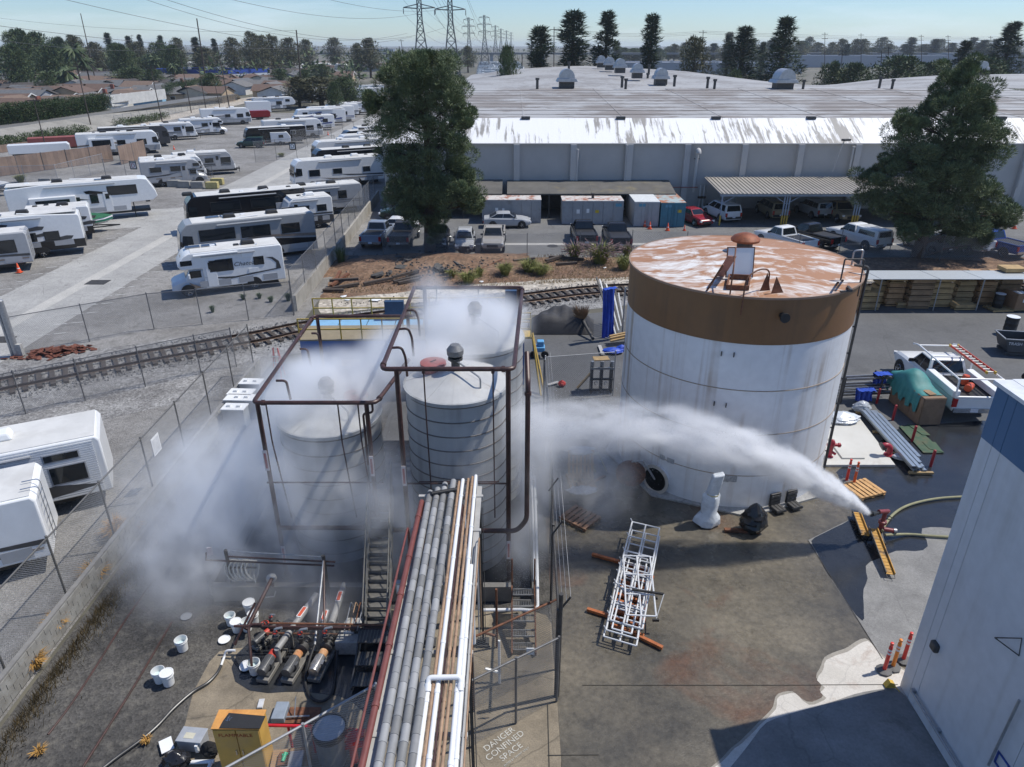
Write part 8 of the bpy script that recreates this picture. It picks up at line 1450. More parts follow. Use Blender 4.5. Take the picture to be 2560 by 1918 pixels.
# ------------------------------------------------------------------ delineator posts and bollards
m_or=pm('delineator_red',(.62,.04,.03),.4);m_og=pm('delineator_orange',(.72,.22,.02),.4)
def delineator(label,p,m,h=1.07):
 v=Tg('delineator_post',label,'delineator',p,rnd(0,1),'delineator posts');MB().lathe([(.055,.05),(.052,h-.16),(.045,h-.12),(.03,h-.1),(.05,h-.06),(.045,h),(.01,h+.01)],14).bd('tube',m,v,True)
 for z in (h-.3,h-.42):MB().lathe([(.0555,z),(.0555,z+.07)],14,caps=False).bd('reflective_band',pm('band_silver',(.6,.62,.65),.3),v,True)
 MB().lathe([(.22,0),(.22,.04),(.1,.07),(.06,.075)],8).bd('base',pm('rubber_base',(.10,.10,.10),.7),v)
delineator('red delineator post in front on the dry slab',g('T',1000,825),m_or);delineator('orange delineator post between the two red ones',g('T',1075,795),m_og);delineator('red delineator post with yellow tape closest to the building',g('T',1165,735),m_or);delineator('leaning red delineator beside the concrete pad',g('L',675,1395),m_or);delineator('orange red delineator beside the bright pallet',g('L',738,1420),pm('delineator_mid',(.62,.10,.03),.4))
def bollard(label,p,h=.75):
 v=Tg('bollard',label,'bollard',p,0,'red bollards along the steel studs');MB().tube((0,0,-.05),(0,0,h),.06,14).bd('post',pm('bollard_red',(.30,.02,.03),.45),v,True);MB().lathe([(.062,h),(.05,h+.03),(.01,h+.045)],14).bd('cap',MATS['bollard_red'],v,True)
bollard('red bollard at the far end of the steel studs',g('L',938,715));bollard('red bollard beside the tarp covered crate',g('L',1075,860));bollard('red bollard at the green mats',g('L',1243,1045));bollard('red bollard at the near end of the steel studs',g('L',1403,1260))
# ------------------------------------------------------------------ stacked white railing sections on orange lumber
m_rl=pm('primed_railing',(.62,.635,.65),.4,.1,.06,5,tint=(.42,.42,.42),tscale=8,tmin=.6,tmax=.7);m_lum=pm('wet_orange_lumber',(.36,.11,.035),.55,0,.25,6)
c1,c2,c3,c4=g('Q',1035,385,.5),g('Q',1270,440,.5),g('Q',790,1345,.3),g('Q',1060,1410,.3)
def rail_section(label,A,B,C,z,n=5,legs=True):
 """A,B near ends of the two long rails' far end; C: near corner of the first rail"""
 v=Tg('railing_section',label,'railing',(A.x,A.y,z),0,'stacked railing sections');a=Vector((0,0,0));b=Vector((B.x-A.x,B.y-A.y,0));c=Vector((C.x-A.x,C.y-A.y,rnd(-.05,.05)))
 for f in (0,.5,1):MB().path(bpt([b*f,b*f+c],.05),.029,8).bd('rail',m_rl,v,True)
 for k in range(n+1):MB().tube(c*(k/n),c*(k/n)+b,.025,8).bd('cross_bar',m_rl,v,True)
 if legs:
  for k in range(n+1):MB().tube(c*(k/n),c*(k/n)+Vector((-.06,.02,.14)),.02,6).bd('stub',m_rl,v)
W_=c2-c1
def lerp2(f,s=0):return c1.lerp(c3,f)+W_*s
rail_section('topmost white railing section at the far end of the pile',lerp2(0),lerp2(0)+W_,lerp2(.62),.62,4)
rail_section('white railing section under the topmost one',lerp2(.06,.06),lerp2(.06,1.05),lerp2(.9,.1),.50,6);rail_section('lowest white railing section of the pile',lerp2(.22,-.02),lerp2(.22,.98),lerp2(1,0),.24,6,False);rail_section('white railing section on the near half of the pile',lerp2(.36,-.06),lerp2(.36,.9),lerp2(.97,.04),.37,5);rail_section('slanted white railing laid across the pile',g('Q',960,660,.7),g('Q',1190,670,.7),g('Q',985,1175,.7),.74,3,False);rail_section('narrow white railing set inside the near half',lerp2(.3,.2),lerp2(.3,.8),lerp2(.95,.2),.43,4,False)
a,b=g('Q',1035,945,.85),g('Q',1310,985,.85);v=Tg('black_bracket_bar','black bracket bar laid across the railing pile','bar',a);MB().beam((0,0,0),b-a,.06,.06).bd('bar',bkm,v);c=g('Q',1240,1210,.45);MB().tube(b-a,c-a,.02).bd('strut',galv,v);MB().box(c-a,(.2,.06,.08)).bd('end_clip',bkm,v);MB().box(g('Q',1240,1020,.6)-a,(.12,.06,.08)).bd('end_clip',bkm,v)
for i,(f,s0,s1,lb) in enumerate(((.30,-1.15,1.05,'long orange timber poking out from the far end'),(.36,.2,1.1,'orange timber under the pile, second along'),(.42,.3,1.1,'orange timber under the pile, third along'),(.48,.0,1.05,'orange timber under the pile, fourth along'),(.54,.05,1.08,'orange timber under the pile, fifth along'),(.6,-.02,1.06,'orange timber under the pile, sixth along'),(.67,.0,1.05,'orange timber under the pile, seventh along'),(.74,-.0,1.1,'orange timber under the pile, eighth along'),(.79,-.75,1.1,'orange timber with white end near the front'),(.86,.1,1.15,'orange timber below the front of the pile'),(.88,.9,1.75,'orange timber sticking out beside the front end'))):
 A,B=lerp2(f,s0),lerp2(f+(.015 if i!=10 else .04),s1);tag(MB().beam((0,0,0),Vector((B.x-A.x,B.y-A.y,0)),.11,.1).bd('timber',m_lum,None,bev=.006,loc=(A.x,A.y,.06 if i not in (4,6) else .14)),lb,'timber','orange timbers under the railing pile')
 # ------------------------------------------------------------------ pallets and wrapped things by the tank
pallet('brown pallet lying on the wet yard near the fence',Vector((2.57,22.05,0)),-.72,1.25,1.05,pm('wet_brown_pallet',(.22,.12,.07),.6,0,.3,5),n=6)
p=g('K',600,1440);pallet('weathered pallet lying flat in the misty stack',Vector((p.x,p.y+.3,0)),.1,1.1,1.1,woods[3]);v=pallet('weathered pallet propped upright on the flat one',Vector((p.x-.02,p.y+.55,.75)),0,1.1,1.2,woods[3],tilt=(R(72),0));p2=g('K',590,1210,1.0)
o=MB();rr=random.Random(5);K=24
o.loft([[(q*(1+.2*rr.uniform(-1,1))*.62*math.cos(2*math.pi*i/K),q*(1+.25*rr.uniform(-1,1))*.25*math.sin(2*math.pi*i/K),z) for i in range(K)] for z,q in ((0,.9),(.08,1.05),(.16,.8),(.2,.3))]);m_plas=pm('clear_plastic_wrap',(.42,.45,.48),.18,0,.25,9,.8,16)
tag(o.bd('plastic_sheet',m_plas,None,True,loc=(p.x,p.y-.35,0)),'crumpled clear plastic at the foot of the pallet','plastic sheet');tag(obj('plastic_sheet',o.mesh('plastic_sheet',m_plas,True),None,loc=(p.x,p.y+.75,1.2)),'clear plastic draped on top of the propped pallet','plastic sheet')
for i,(a,b,lb) in enumerate(((('K',570,1465),('K',800,1345),'reddish plank leaning by the misty pallets'),(('K',650,1160),('K',720,1310),'pale yellow board of the leaning frame, nearer one'),(('K',750,1160),('K',815,1300),'pale yellow board of the leaning frame, farther one'),(('K',640,1160),('K',750,1150),'pale yellow cross board of the leaning frame'))):
 A,B=g(*a,.1 if i==0 else .9 if i!=0 else .1),g(*b,.25 if i==0 else .1 if i<3 else .9);tag(MB().beam((0,0,0),B-A,.12,.05).bd('plank',rbr if i==0 else pm('pale_yellow_board',(.33,.32,.2),.7),None,loc=A),lb,'plank','planks near the manway')
p=g('Q',1700,420);v=Tg('wrapped_equipment','tall equipment wrapped in white plastic beside the tank','wrapped equipment',(p.x,p.y+.35,0));rr=random.Random(9)
def wrap(mb,spec,K=18,j=.08):
 mb.loft([[(cx+q*(1+j*rr.uniform(-1,1))*math.cos(2*math.pi*i/K),cy+q*.8*(1+j*rr.uniform(-1,1))*math.sin(2*math.pi*i/K),z) for i in range(K)] for z,q,cx,cy in spec]);return mb
m_wrp=pm('white_plastic_wrap',(.60,.64,.68),.25,0,.12,5,.7,12);wrap(MB(),[(0,.42,0,0),(.1,.5,0,0),(.3,.46,.02,0),(.5,.32,0,0),(.9,.34,0,0),(1.25,.31,.03,0),(1.35,.24,.05,0)],14,.13).bd('lower_wrap',m_wrp,v,True,ang=30);MB().hx([(-.16,-.14,1.3),(.26,-.14,1.3),(.26,.14,1.3),(-.16,.14,1.3),(-.02,-.16,2.12),(.38,-.16,2.22),(.38,.12,2.22),(-.02,.12,2.12)]).bd('upper_wrap',m_wrp,v,True,bev=.05);MB().lathe([(.235,1.3),(.24,1.33),(.235,1.36)],14,(.06,0,0),caps=False).bd('tape',pm('yellow_tape',(.5,.45,.25),.5),v)
bag('black plastic bag tied over equipment beside the white wrap',g('Q',2070,440),.55,1.25,m_bag,12,'bagged_equipment',.8,'wrapped equipment')
p=g('Q',1960,440);tag(MB().beam((-.55,0,.05),(.7,-.12,.05),.16,.1).bd('wet_board',rbr,None,loc=p),'wet reddish board lying before the black bag','board')
for i,(x,y) in enumerate(((70,260),(210,230))):
 p=g('R',x,y);v=Tg('folding_seat',['dark ribbed folded seat on the tank footing','second dark ribbed seat nearer the pallet'][i],'seat',(p.x,p.y,.06),.35);MB().box((0,-.1,.06),(.5,.45,.1),0,0,(.92,.9)).bd('seat',bkm,v,bev=.03);o=MB().box((0,.16,.34),(.48,.09,.55)).bd('backrest',bkm,v,bev=.03)
 for k in range(3):MB().box((0,.105,.18+k*.15),(.44,.02,.1)).bd('rib',dks,v);MB().box((-.15+k*.15,-.1,.115),(.11,.4,.02)).bd('pad',dks,v)
p=g('R',820,90);pallet('bright new pallet near the water jet',Vector((p.x,p.y,-.0)),.35,1.3,1.1,pm('fresh_pallet_wood',(.52,.30,.12),.7,0,.2,5),n=6)
# ------------------------------------------------------------------ fire monitor with ramps and hoses
m_ramp=pm('ramp_orange',(.50,.27,.05),.6,0,.25,5,tint=(.14,.09,.05),tscale=1.6,tmin=.5,tmax=.62);m_mon=pm('monitor_red',(.20,.035,.04),.45,0,.2,6)
nz=g('R',905,292,1.25);mb_=g('R',960,470);v=Tg('fire_monitor','portable fire monitor spraying water towards the tanks','fire monitor',(mb_.x,mb_.y,0));o=Vector((mb_.x,mb_.y,0))
MB().tube((0,0,.1),(0,0,.55),.09,12).lathe([(.14,.5),(.14,.6),(.1,.62)],12).bd('riser',m_mon,v,True);e=nz-o;MB().path(bpt([(0,0,.55),(.02,.02,.95),(.1,-.02,1.05),e*.55+Vector((0,0,.5))],.15),.075,12).bd('elbow',m_mon,v,True);MB().tube(e*.5+Vector((0,0,.5)),e,.06,12,.045).bd('barrel',bkm,v,True);d=(e-(e*.5+Vector((0,0,.5)))).normalized();MB().tube(e-d*.12,e+d*.1,.085,14,.1).bd('nozzle_tip',bkm,v,True);MB().lathe([(.11,.72),(.13,.74),(.11,.76)],14,(.18,0,0),caps=False).bd('handwheel',bkm,v)
MB().tube((.05,-.05,.28),(.42,-.12,.25),.08,12).bd('inlet',m_mon,v,True);MB().tube((.4,-.12,.25),(.5,-.13,.25),.1,12).bd('coupling',galv,v,True)
for dx,dy in ((-.55,.25),(-.6,-.2),(-.1,-.5),(.3,.3)):MB().beam((0,0,.2),(dx,dy,.05),.06,.08).box((dx,dy,.05),(.3,.1,.1),math.atan2(dy,dx)).bd('stabiliser',bkm,v)
for i,(a,b,lb) in enumerate((((760,280),(835,480),'weathered ramp channel under the water jet'),((905,420),(1055,815),'long orange ramp channel in front of the fire monitor'))):
 A,B=g('R',*a,.3 if i else .15),g('R',*b,.12);v=Tg('loading_ramp',lb,'ramp',A,0,'loading ramps holding the monitor');D=B-A;s_=Vector((-D.y,D.x,0)).normalized()*.14
 MB().beam((0,0,0),D,.28,.02).bd('deck',m_ramp,v);[MB().beam(s_*k+Vector((0,0,.04)),D+s_*k+Vector((0,0,.04)),.025,.1).bd('side_lip',dks if k<0 else m_ramp,v) for k in (-1,1)];n=int(D.length/.16)
 for k in range(n):MB().beam(D*((k+.5)/n)-s_*.9+Vector((0,0,.016)),D*((k+.5)/n)+s_*.9+Vector((0,0,.016)),.02,.015).bd('cleat',m_ramp,v)
 if i:MB().path(bpt([D+s_*.9,D*1.06+s_*.9+Vector((0,0,-.03)),D*1.06-s_*.9+Vector((0,0,-.03)),D-s_*.9],.03),.012,6).bd('handle',bkm,v)
m_fh=pm('olive_fire_hose',(.27,.26,.15),.75,0,.15,5,.3,80);hose('olive fire hose arcing from the monitor past the building',[g('R',985,440,.3),g('R',1010,385,.1),g('R',1080,305),g('R',1180,240),g('R',1320,195),g('R',1500,165),g('R',1750,150)],.048,m_fh,z=.05);hose('straight olive fire hose running to the building',[g('R',1010,475,.2),g('R',1200,478),g('R',1400,492),g('R',1700,510)],.048,m_fh,z=.05)
# ------------------------------------------------------------------ pad, hydrant, studs, mats
v=Tg('concrete_pad','clean pale concrete pad beside the big tank','pad',(0,0,0));P2=[g('L',1095,1265),g('L',480,1265),g('L',500,860),g('L',780,850)];MB().pZ([(p.x,p.y) for p in P2],-.02,.09).bd('slab',m_padc,v,bev=.01);P2=[g('L',835,1200,.1),g('L',640,1200,.1),g('L',515,1030,.1),g('L',560,1030,.1),g('L',700,1130,.1),g('L',820,1130,.1)];MB().pZ([(p.x,p.y) for p in P2],.08,.16).bd('raised_edge',m_padc,v,bev=.01)
m_hy=pm('hydrant_red',(.32,.02,.035),.4);p=g('L',520,1175,.1);v=Tg('fire_hydrant','dark red fire hydrant standing tight against the tank','hydrant',(p.x+.05,p.y,.05));MB().lathe([(.16,0),(.16,.04),(.09,.06),(.09,.5),(.12,.55),(.12,.75),(.07,.85),(.02,.88)],16).bd('barrel',m_hy,v,True);MB().tube((-.2,0,.62),(.28,-.03,.62),.07,12).tube((.26,-.03,.62),(.34,-.04,.62),.1,12).bd('outlet',m_hy,v,True);MB().tube((.3,-.04,.62),(.37,-.04,.62),.06,8).bd('cap',dks,v,True);MB().tube((0,0,.3),(.2,-.1,.2),.06,10).bd('drain',m_hy,v,True)
p=g('L',1040,1165,.1);v=Tg('pipe_elbow','dark red pipe elbow standing on the pad edge','pipe',(p.x,p.y,.09));MB().tube((0,0,0),(0,0,.05),.2,16).bd('flange',m_hy,v,True);MB().path(arc((-.22,0,.28),.22,0,120,10),.12,14).tube((0,0,.04),(0,0,.3),.12,14).bd('bend',m_hy,v,True);MB().tube((-.33,0,.47),(-.42,0,.42),.19,16).bd('end_flange',dks,v,True)
bag('heap of white plastic sheeting behind the pad',g('L',630,880),.95,.55,m_wrp,21,'plastic_heap',.6,'plastic sheet');bag('clear plastic wrap over the far end of the studs',g('L',800,790),.5,.6,m_plas,22,'plastic_heap',.7,'plastic sheet');bag('torn clear plastic trailing along the near studs',g('L',1180,1200),.6,.3,m_plas,23,'plastic_heap',.6,'plastic sheet')
A,B=g('L',830,690,.5),g('L',1345,1290,.3);s_=Vector((B-A).cross(Vector((0,0,1)))).normalized();rr=random.Random(2);stud=None;m_stud=pm('galvanised_stud',(.40,.45,.49),.3,.6,.12,3);GST='galvanised steel studs'
for i in range(12):
 row,lay=i%4,i//4;off_=s_*(-.34+row*.2+lay*.05);st_=.0+.1*rr.random()+lay*.05;en=1-.28*rr.random()*(1 if row<2 else .2);P1,P2=A.lerp(B,st_)+off_,A.lerp(B,en)+off_;z=.18+lay*.1
 v=MB();D=P2-P1;D.z=0;sd=s_*.075;v.beam((0,0,0),D,.15,.012);v.beam(sd+Vector((0,0,-.035)),D+sd+Vector((0,0,-.035)),.012,.07);v.beam(-sd+Vector((0,0,-.035)),D-sd+Vector((0,0,-.035)),.012,.07)
 tag(v.bd('steel_stud',m_stud,None,loc=(P1.x,P1.y,z)),['bottom','middle','top'][lay]+' layer steel stud of the long bundle, '+['outermost toward the tank','second from the tank','third from the tank','outermost toward the bollards'][row],'stud',GST)
for i,f in enumerate((.08,.4,.72,.98)):p=A.lerp(B,f);tag(MB().beam(Vector((0,0,0))-s_*.5,s_*.5,.12,.09).bd('dunnage_timber',woods[1] if i else woods[0],None,loc=(p.x,p.y,.06)),'wooden bearer under the steel studs, '+['first from the far end','second from the far end','third from the far end','last at the near end'][i],'timber','bearers under the studs')
m_mat=pm('green_mat',(.04,.085,.045),.7,0,.25,4,tint=(.12,.08,.04),tscale=2)
for i,(q,z,lb) in enumerate(((((1130,920),(1260,910),(1520,1150),(1340,1150)),.02,'large green rubber mat on the wet yard'),(((1200,910),(1300,920),(1400,1005),(1330,1000)),.05,'small green mat lying over the large one'),(((1330,1060),(1440,1060),(1510,1150),(1390,1120)),.04,'curled green mat at the near corner'))):
 tag(MB().pZ([(g('L',*k).x,g('L',*k).y) for k in q],z-.02,z+.012).bd('rubber_mat',m_mat),lb,'mat','green rubber mats')
 # crate with green tarp
A,B,C_=g('L',1290,905),g('L',1490,910),g('L',1040,690);w_=(B-A).length;l_=(A-C_).length;rz=math.atan2((C_-A).y,(C_-A).x);v=Tg('plywood_crate','long plywood crate half covered by a green tarp','crate',A,rz);hh=1.35;m_ply=pm('weathered_plywood',(.21,.14,.09),.8,0,.25,2,.2,30,tint=(.13,.11,.1),tscale=1)
for k in range(3):MB().box((l_*(k+.5)/3,0.0,hh/2),(l_/3-.01,.04,hh)).bd('side_panel',m_ply,v);MB().box((l_*(k+.5)/3,-w_,hh/2),(l_/3-.01,.04,hh)).bd('side_panel',m_ply,v)
MB().box((-.0,-w_/2,hh/2),(.04,w_-.06,hh)).bd('end_panel',m_ply,v);MB().box((l_,-w_/2,hh/2),(.04,w_-.06,hh)).bd('end_panel',m_ply,v);MB().box((l_/2,-w_/2,hh+.02),(l_,w_,.03)).bd('lid',m_ply,v);MB().box((.7,-w_*.45,hh+.09),(.9,.35,.03),.15).bd('loose_board',woods[3],v)
tp=MB();Kx,Ky=22,16;rr=random.Random(14);vs=[]
for i in range(Kx+1):
 for j in range(Ky+1):
  x=.25+(l_+.1)*i/Kx;f=j/Ky*2-1;yy=f*(w_/2+.75);over=max(0,abs(yy)-w_/2-.03);z=hh+.06-over*(1.15+.4*math.sin(i*1.3))+rr.uniform(-.02,.02);bump=math.exp(-((x-l_*.72)/.7)**2)*.62*max(0,1-(abs(yy)/(w_*.7))**2);yy2=math.copysign(min(abs(yy),w_/2+.04+over*.12+.03*math.sin(i*2.1)),yy);vs.append((x,yy2-w_/2,max(z+bump,.5)))
tp.add(vs,[(i*(Ky+1)+j,(i+1)*(Ky+1)+j,(i+1)*(Ky+1)+j+1,i*(Ky+1)+j+1) for i in range(Kx) for j in range(Ky)]);tag(tp.bd('green_tarp',pm('teal_green_tarp',(.04,.20,.19),.6,0,.15,3,.4,8),None,True,loc=A,rz=rz,ang=60),'teal green tarp draped over the plywood crate','tarp')
# white service truck with ladder rack
R_,F_=g('L',1735,830,.2),g('L',1300,430,.3);d=(F_-R_).normalized();q=g('L',1720,870);t=car('pickup','white service truck with pipe rack beside the plywood crate',(q.x+d.x*3.0,q.y+d.y*3.0,0),math.atan2(d.y,d.x),cwhite,s=1.08,name='service_truck')
for y in (-.93,.93):MB().path(bpt([(-2.95,y,1.2),(-2.9,y,2.05),(.9,y,2.12),(1.3,y,2.0)],.15),.04,8).bd('rack_rail',white,t,True);MB().tube((-.5,y,1.2),(-.45,y,2.1),.035,8).bd('rack_post',white,t,True);MB().box((-1.7,y*.95,1.35),(2.4,.32,.3)).bd('tool_box',white,t,bev=.02)
for x in (-2.9,-.45,.9):MB().tube((x,-.93,2.08),(x,.93,2.08),.035,8).bd('rack_cross',white,t,True)
MB().tube((-1.5,-.2,1.2),(-1.5,-.2,1.62),.15,12).tube((-2.3,.1,1.35),(-2.0,-.2,1.35),.16,12).bd('orange_cylinder',pm('orange_red_tank',(.6,.09,.03),.4),t,True)
ld=Tg('extension_ladder','orange extension ladder lying on the truck rack','ladder',t.location,t.rotation_euler[2]);m_lad=pm('fibreglass_orange',(.55,.06,.03),.45)
for y in (-.85,-.45):MB().beam((-2.6,y,2.36),(.7,y,2.36),.035,.1).bd('stile',m_lad,ld)
for k in range(11):MB().tube((-2.5+k*.31,-.85,2.36),(-2.5+k*.31,-.45,2.36),.018,8).bd('rung',galv,ld,True)
for x in (-2.6,.7):[MB().box((x,y,2.36),(.14,.06,.13)).bd('end_cap',m_yel,ld) for y in (-.85,-.45)]
# steel rack with blue tarp
A,B=g('L',560,720),g('L',1010,700);v=Tg('steel_rack','long steel rack of bars behind the pad','rack',A,math.atan2((B-A).y,(B-A).x));L_=(B-A).length+.5
for x in (.4,L_-.9):MB().box((x,0,.7),(.06,.06,1.4)).box((x,.7,.7),(.06,.06,1.4)).bd('upright',dks,v);[MB().box((x,.35,z),(.06,.7,.05)).bd('arm',dks,v) for z in (.35,.75,1.2)]
for k in range(14):z=(.4,.8,1.25)[k%3];MB().beam((-.2+rnd(-.1,.1),.05+(k//3)*.14,z),(L_+rnd(-.3,.1),.05+(k//3)*.14,z),.05,.05).bd('steel_bar',galv if k%2 else dks,v)
m_tarp=pm('blue_tarp',(.02,.07,.42),.5,0,.2,4,.5,9);rr=random.Random(3)
def drape(label,a,b,zt,zb_,n=14,dep=.5,name='blue_tarp',m=None):
 mb=MB();vs=[];D=b-a;s_=Vector((D.y,-D.x,0)).normalized()
 for i in range(n+1):
  for j in range(7):
   f=i/n;p=D*f;out=(.05,.0,-.05,-.08,-.1,-.12,-.15)[j]-.09*math.sin(i*1.7+j*.3)*(j>1)+(dep if j==0 else 0)*-1;vs.append((p.x-s_.x*out,p.y-s_.y*out,zt-(zt-zb_)*max(0,j-1)/5+rr.uniform(-.03,.03)))
 mb.add(vs,[(i*7+j,(i+1)*7+j,(i+1)*7+j+1,i*7+j+1) for i in range(n) for j in range(6)]);return tag(mb.bd(name,m or m_tarp,None,True,loc=(a.x,a.y,0),ang=70),label,'tarp')
drape('blue tarp hanging over the steel rack',g('L',860,640,.2),g('L',985,630,.2),1.42,.55);drape('blue tarp sagging low beside the rack',g('L',730,690,.1),g('L',880,690,.1),.8,.1)
# trash hopper, drum at the edge
p=g('L',2110,320);v=Tg('trash_hopper','dark grey self dumping trash hopper at the picture edge','hopper',(p.x+.35,p.y+.8,0),-.18);m_hop=pm('hopper_grey',(.055,.062,.07),.5,0,.12,3)
MB().pY([(-.75,1.0),(-.45,.25),(.9,.25),(1.1,.45),(1.1,1.0)],-.72,-.68).pY([(-.75,1.0),(-.45,.25),(.9,.25),(1.1,.45),(1.1,1.0)],.68,.72).box((.2,0,.27),(1.35,1.36,.04)).add([(-.75,-.7,1.0),(-.75,.7,1.0),(-.45,.7,.25),(-.45,-.7,.25),(1.1,-.7,1.0),(1.1,.7,1.0),(1.1,.7,.3),(1.1,-.7,.3)],[(0,3,2,1),(4,5,6,7)]).bd('bin',m_hop,v);MB().box((.2,-.5,.1),(1.4,.2,.16)).box((.2,.5,.1),(1.4,.2,.16)).bd('fork_pocket',m_hop,v);e=MB();[e.box(a_,b_) for a_,b_ in (((.17,-.72,1.01),(1.9,.07,.05)),((.17,.72,1.01),(1.9,.07,.05)),((-.76,0,1.01),(.07,1.5,.05)),((1.1,0,1.01),(.07,1.5,.05)))];e.bd('top_lip',galv,v);txt('TRASH ONLY',.24,v,(.15,-.735,.75),(R(90),0,0),white)
p=g('L',2150,190);v=drum('dark drum with white lid behind the trash hopper',(p.x+.35,p.y+1.4,0),bkm,white,.36,1.1);p=g('L',2190,530);v=Tg('pallet_jack','white wheeled hand truck at the picture edge','hand truck',(p.x+.3,p.y,0));[wheel(v,.0,y,.2,.1,white) for y in (-.25,.25)];MB().beam((0,0,.2),(.7,0,1.3),.05,.5).bd('frame',white,v)
# ------------------------------------------------------------------ clutter behind the tanks
mb=MB();rr=random.Random(17);p=g('G',430,1500);Kx,Ky=22,14;vs=[]
for i in range(Kx+1):
 for j in range(Ky+1):
  u,w=i/Kx*2-1,j/Ky*2-1;z=1.15*max(0,1-abs(u)**3)*max(0,1-abs(w)**4)**.7*(1+.12*math.sin(5*u+3*w))+.06*math.sin(19*u)*(1-w*w)+rr.uniform(-.03,.03);vs.append((u*2.1+.15*w,w*1.3,max(0,z)))
mb.add(vs,[(i*(Ky+1)+j,(i+1)*(Ky+1)+j,(i+1)*(Ky+1)+j+1,i*(Ky+1)+j+1) for i in range(Kx) for j in range(Ky)]);tag(mb.bd('tarp_heap',pm('black_shade_cloth',(.045,.044,.046),.75,0,.2,3,.4,10),None,True,loc=(p.x,p.y+1.2,0),ang=60),'black cloth tarp thrown over a heap beside the railway','tarp')
p=g('G',700,1560);v=Tg('palm_broom','dead thatched trunk leaning beside the black tarp','dead trunk',(p.x,p.y,0));q=gy('G',605,1375,p.y+1.6)-Vector((p.x,p.y,0));MB().tube((0,0,.1),q,.09,10).bd('pole',dks,v,True);mb=MB();[mb.add([(q.x-.03+rr.uniform(-.1,.1),q.y,q.z-.05),(q.x+.03+rr.uniform(-.1,.1),q.y,q.z-.05),(q.x+rr.uniform(-.75,.45),q.y+rr.uniform(-.4,.4),q.z+rr.uniform(.3,1.0))],[(0,1,2)]) for k in range(320)];mb.bd('thatch',leafmat('dead_thatch',(.30,.20,.12)),v)
drape('blue tarp hanging on the tall steel rack behind the tank',g('G',755,1560,0),g('G',860,1540,0),3.3,.2,dep=.4)
A=g('G',830,1560);v=Tg('tilted_steel_rack','tilted rack of grey steel channels behind the big tank','rack',(A.x+.3,A.y+.2,0))
for k in range(8):MB().beam((.1+k*.11,.25*k,.15+.05*k),(-.9+k*.22,2.4+.1*k,3.2-.18*k),.1,.06).bd('steel_channel',galv if k%2 else dks,v)
for x in (-.5,.6):MB().box((x,.3,1.6),(.08,.08,3.2)).bd('upright',galv,v)
A=g('K',880,170,.4);v=Tg('lumber_bundle','pale lumber bundle beside the tank under blue tarp','lumber',(A.x+.4,A.y,0));[MB().beam((-.6,k*.16,.3+.12*(k%2)),(1.0,.4+k*.16,.5+.12*(k%2)),.14,.1).bd('board',woods[0],v) for k in range(4)]
bag('crumpled blue tarp on the ground by the lumber',g('K',870,280),.7,.3,m_tarp,31,'blue_tarp',.6,'tarp');bag('small blue tarp corner near the tank wall',g('K',945,260),.35,.35,m_tarp,32,'blue_tarp',.7,'tarp')
A=g('K',770,640);v=Tg('die_rack','dark steel machine rack standing behind the fence','machine',(A.x,A.y+.4,0));
for x in (-.5,0,.5):MB().box((x,0,.75),(.1,.6,1.5)).bd('upright',dks,v);MB().tube((x,-.2,1.5),(x,-.2,1.75),.09,10).bd('roller',galv,v,True)
for z in (.2,.8,1.4):MB().box((0,-.3,z),(1.2,.08,.1)).bd('crossbar',galv if z>1 else dks,v)
MB().box((-.05,.1,1.78),(.8,.5,.04),.1).bd('cardboard',woods[0],v);[MB().path(arc((x,-.35,.6),.08,0,270,8),.02,6).bd('hook',galv,v) for x in (-.3,.2)]
for i,(a,b,lb) in enumerate(((('K',560,590),('K',690,450),'pale plank leaning on the machine rack'),(('K',755,220),('K',785,300),'grey plank on the ground by the blue tarp'),(('K',310,560),('K',400,535),'white board among wet scraps'))):A,B=g(*a,.05),g(*b,.1 if i else .9);tag(MB().beam((0,0,0),B-A,.2,.04).bd('plank',woods[1] if i==0 else m_beam,None,loc=A),lb,'plank','planks behind the tanks')
bag('small red cloth among wet scraps by the fence',g('K',430,570),.22,.35,pm('red_cloth',(.5,.04,.03),.7),41,'red_cloth',.7,'cloth');p=g('K',230,330);v=Tg('blue_machine','light blue wheeled machine behind the misty fence','machine',(p.x,p.y+.3,0));MB().box((0,0,.5),(.7,.6,.3)).box((.1,0,.8),(.4,.4,.35)).bd('body',pm('light_blue_paint',(.12,.35,.6),.45),v,bev=.05);[wheel(v,x,-.3,.22,.12) for x in (-.3,.35)]
for i,(x,y,s,lb) in enumerate(((2050,520,.8,'white air handler top, nearest the fence corner'),(1960,610,.9,'flat white cabinet behind the misty fence'),(1970,660,1.2,'long white cabinet in the mist, widest one'),(1900,740,.8,'white cabinet nearest us in the mist'))):
 p=g('I',x+60,y,1.2);v=Tg('white_cabinet',lb,'cabinet',(p.x+.2,p.y+.3,0),-.05,'white cabinets in the mist');v.scale=(.85,.85,.8);MB().box((0,0,.6),(1.5*s,.7,1.2)).bd('carcass',pm('cabinet_white',(.3,.32,.33),.5),v,bev=.02);MB().box((0,0,1.23),(1.6*s,.8,.06)).bd('top',m_bk,v);[MB().box((x_,0,1.32),(.2,.2,.12)).bd('vent_cap',m_bk,v) for x_ in (-.3,.25)]
p=g('J',190,860);v=Tg('red_ladder','short red step ladder standing by the misty tank','ladder',(p.x,p.y+.3,0));[MB().beam((x*.2,-.3,0),(x*.12,0,1.7),.05,.04).beam((x*.2,.35,0),(x*.12,0,1.7),.05,.04).bd('stile',m_or,v) for x in (-1,1)];[MB().box((0,-.3+k*.06,.3+k*.32),(.36,.08,.03)).bd('step',galv,v) for k in range(4)]
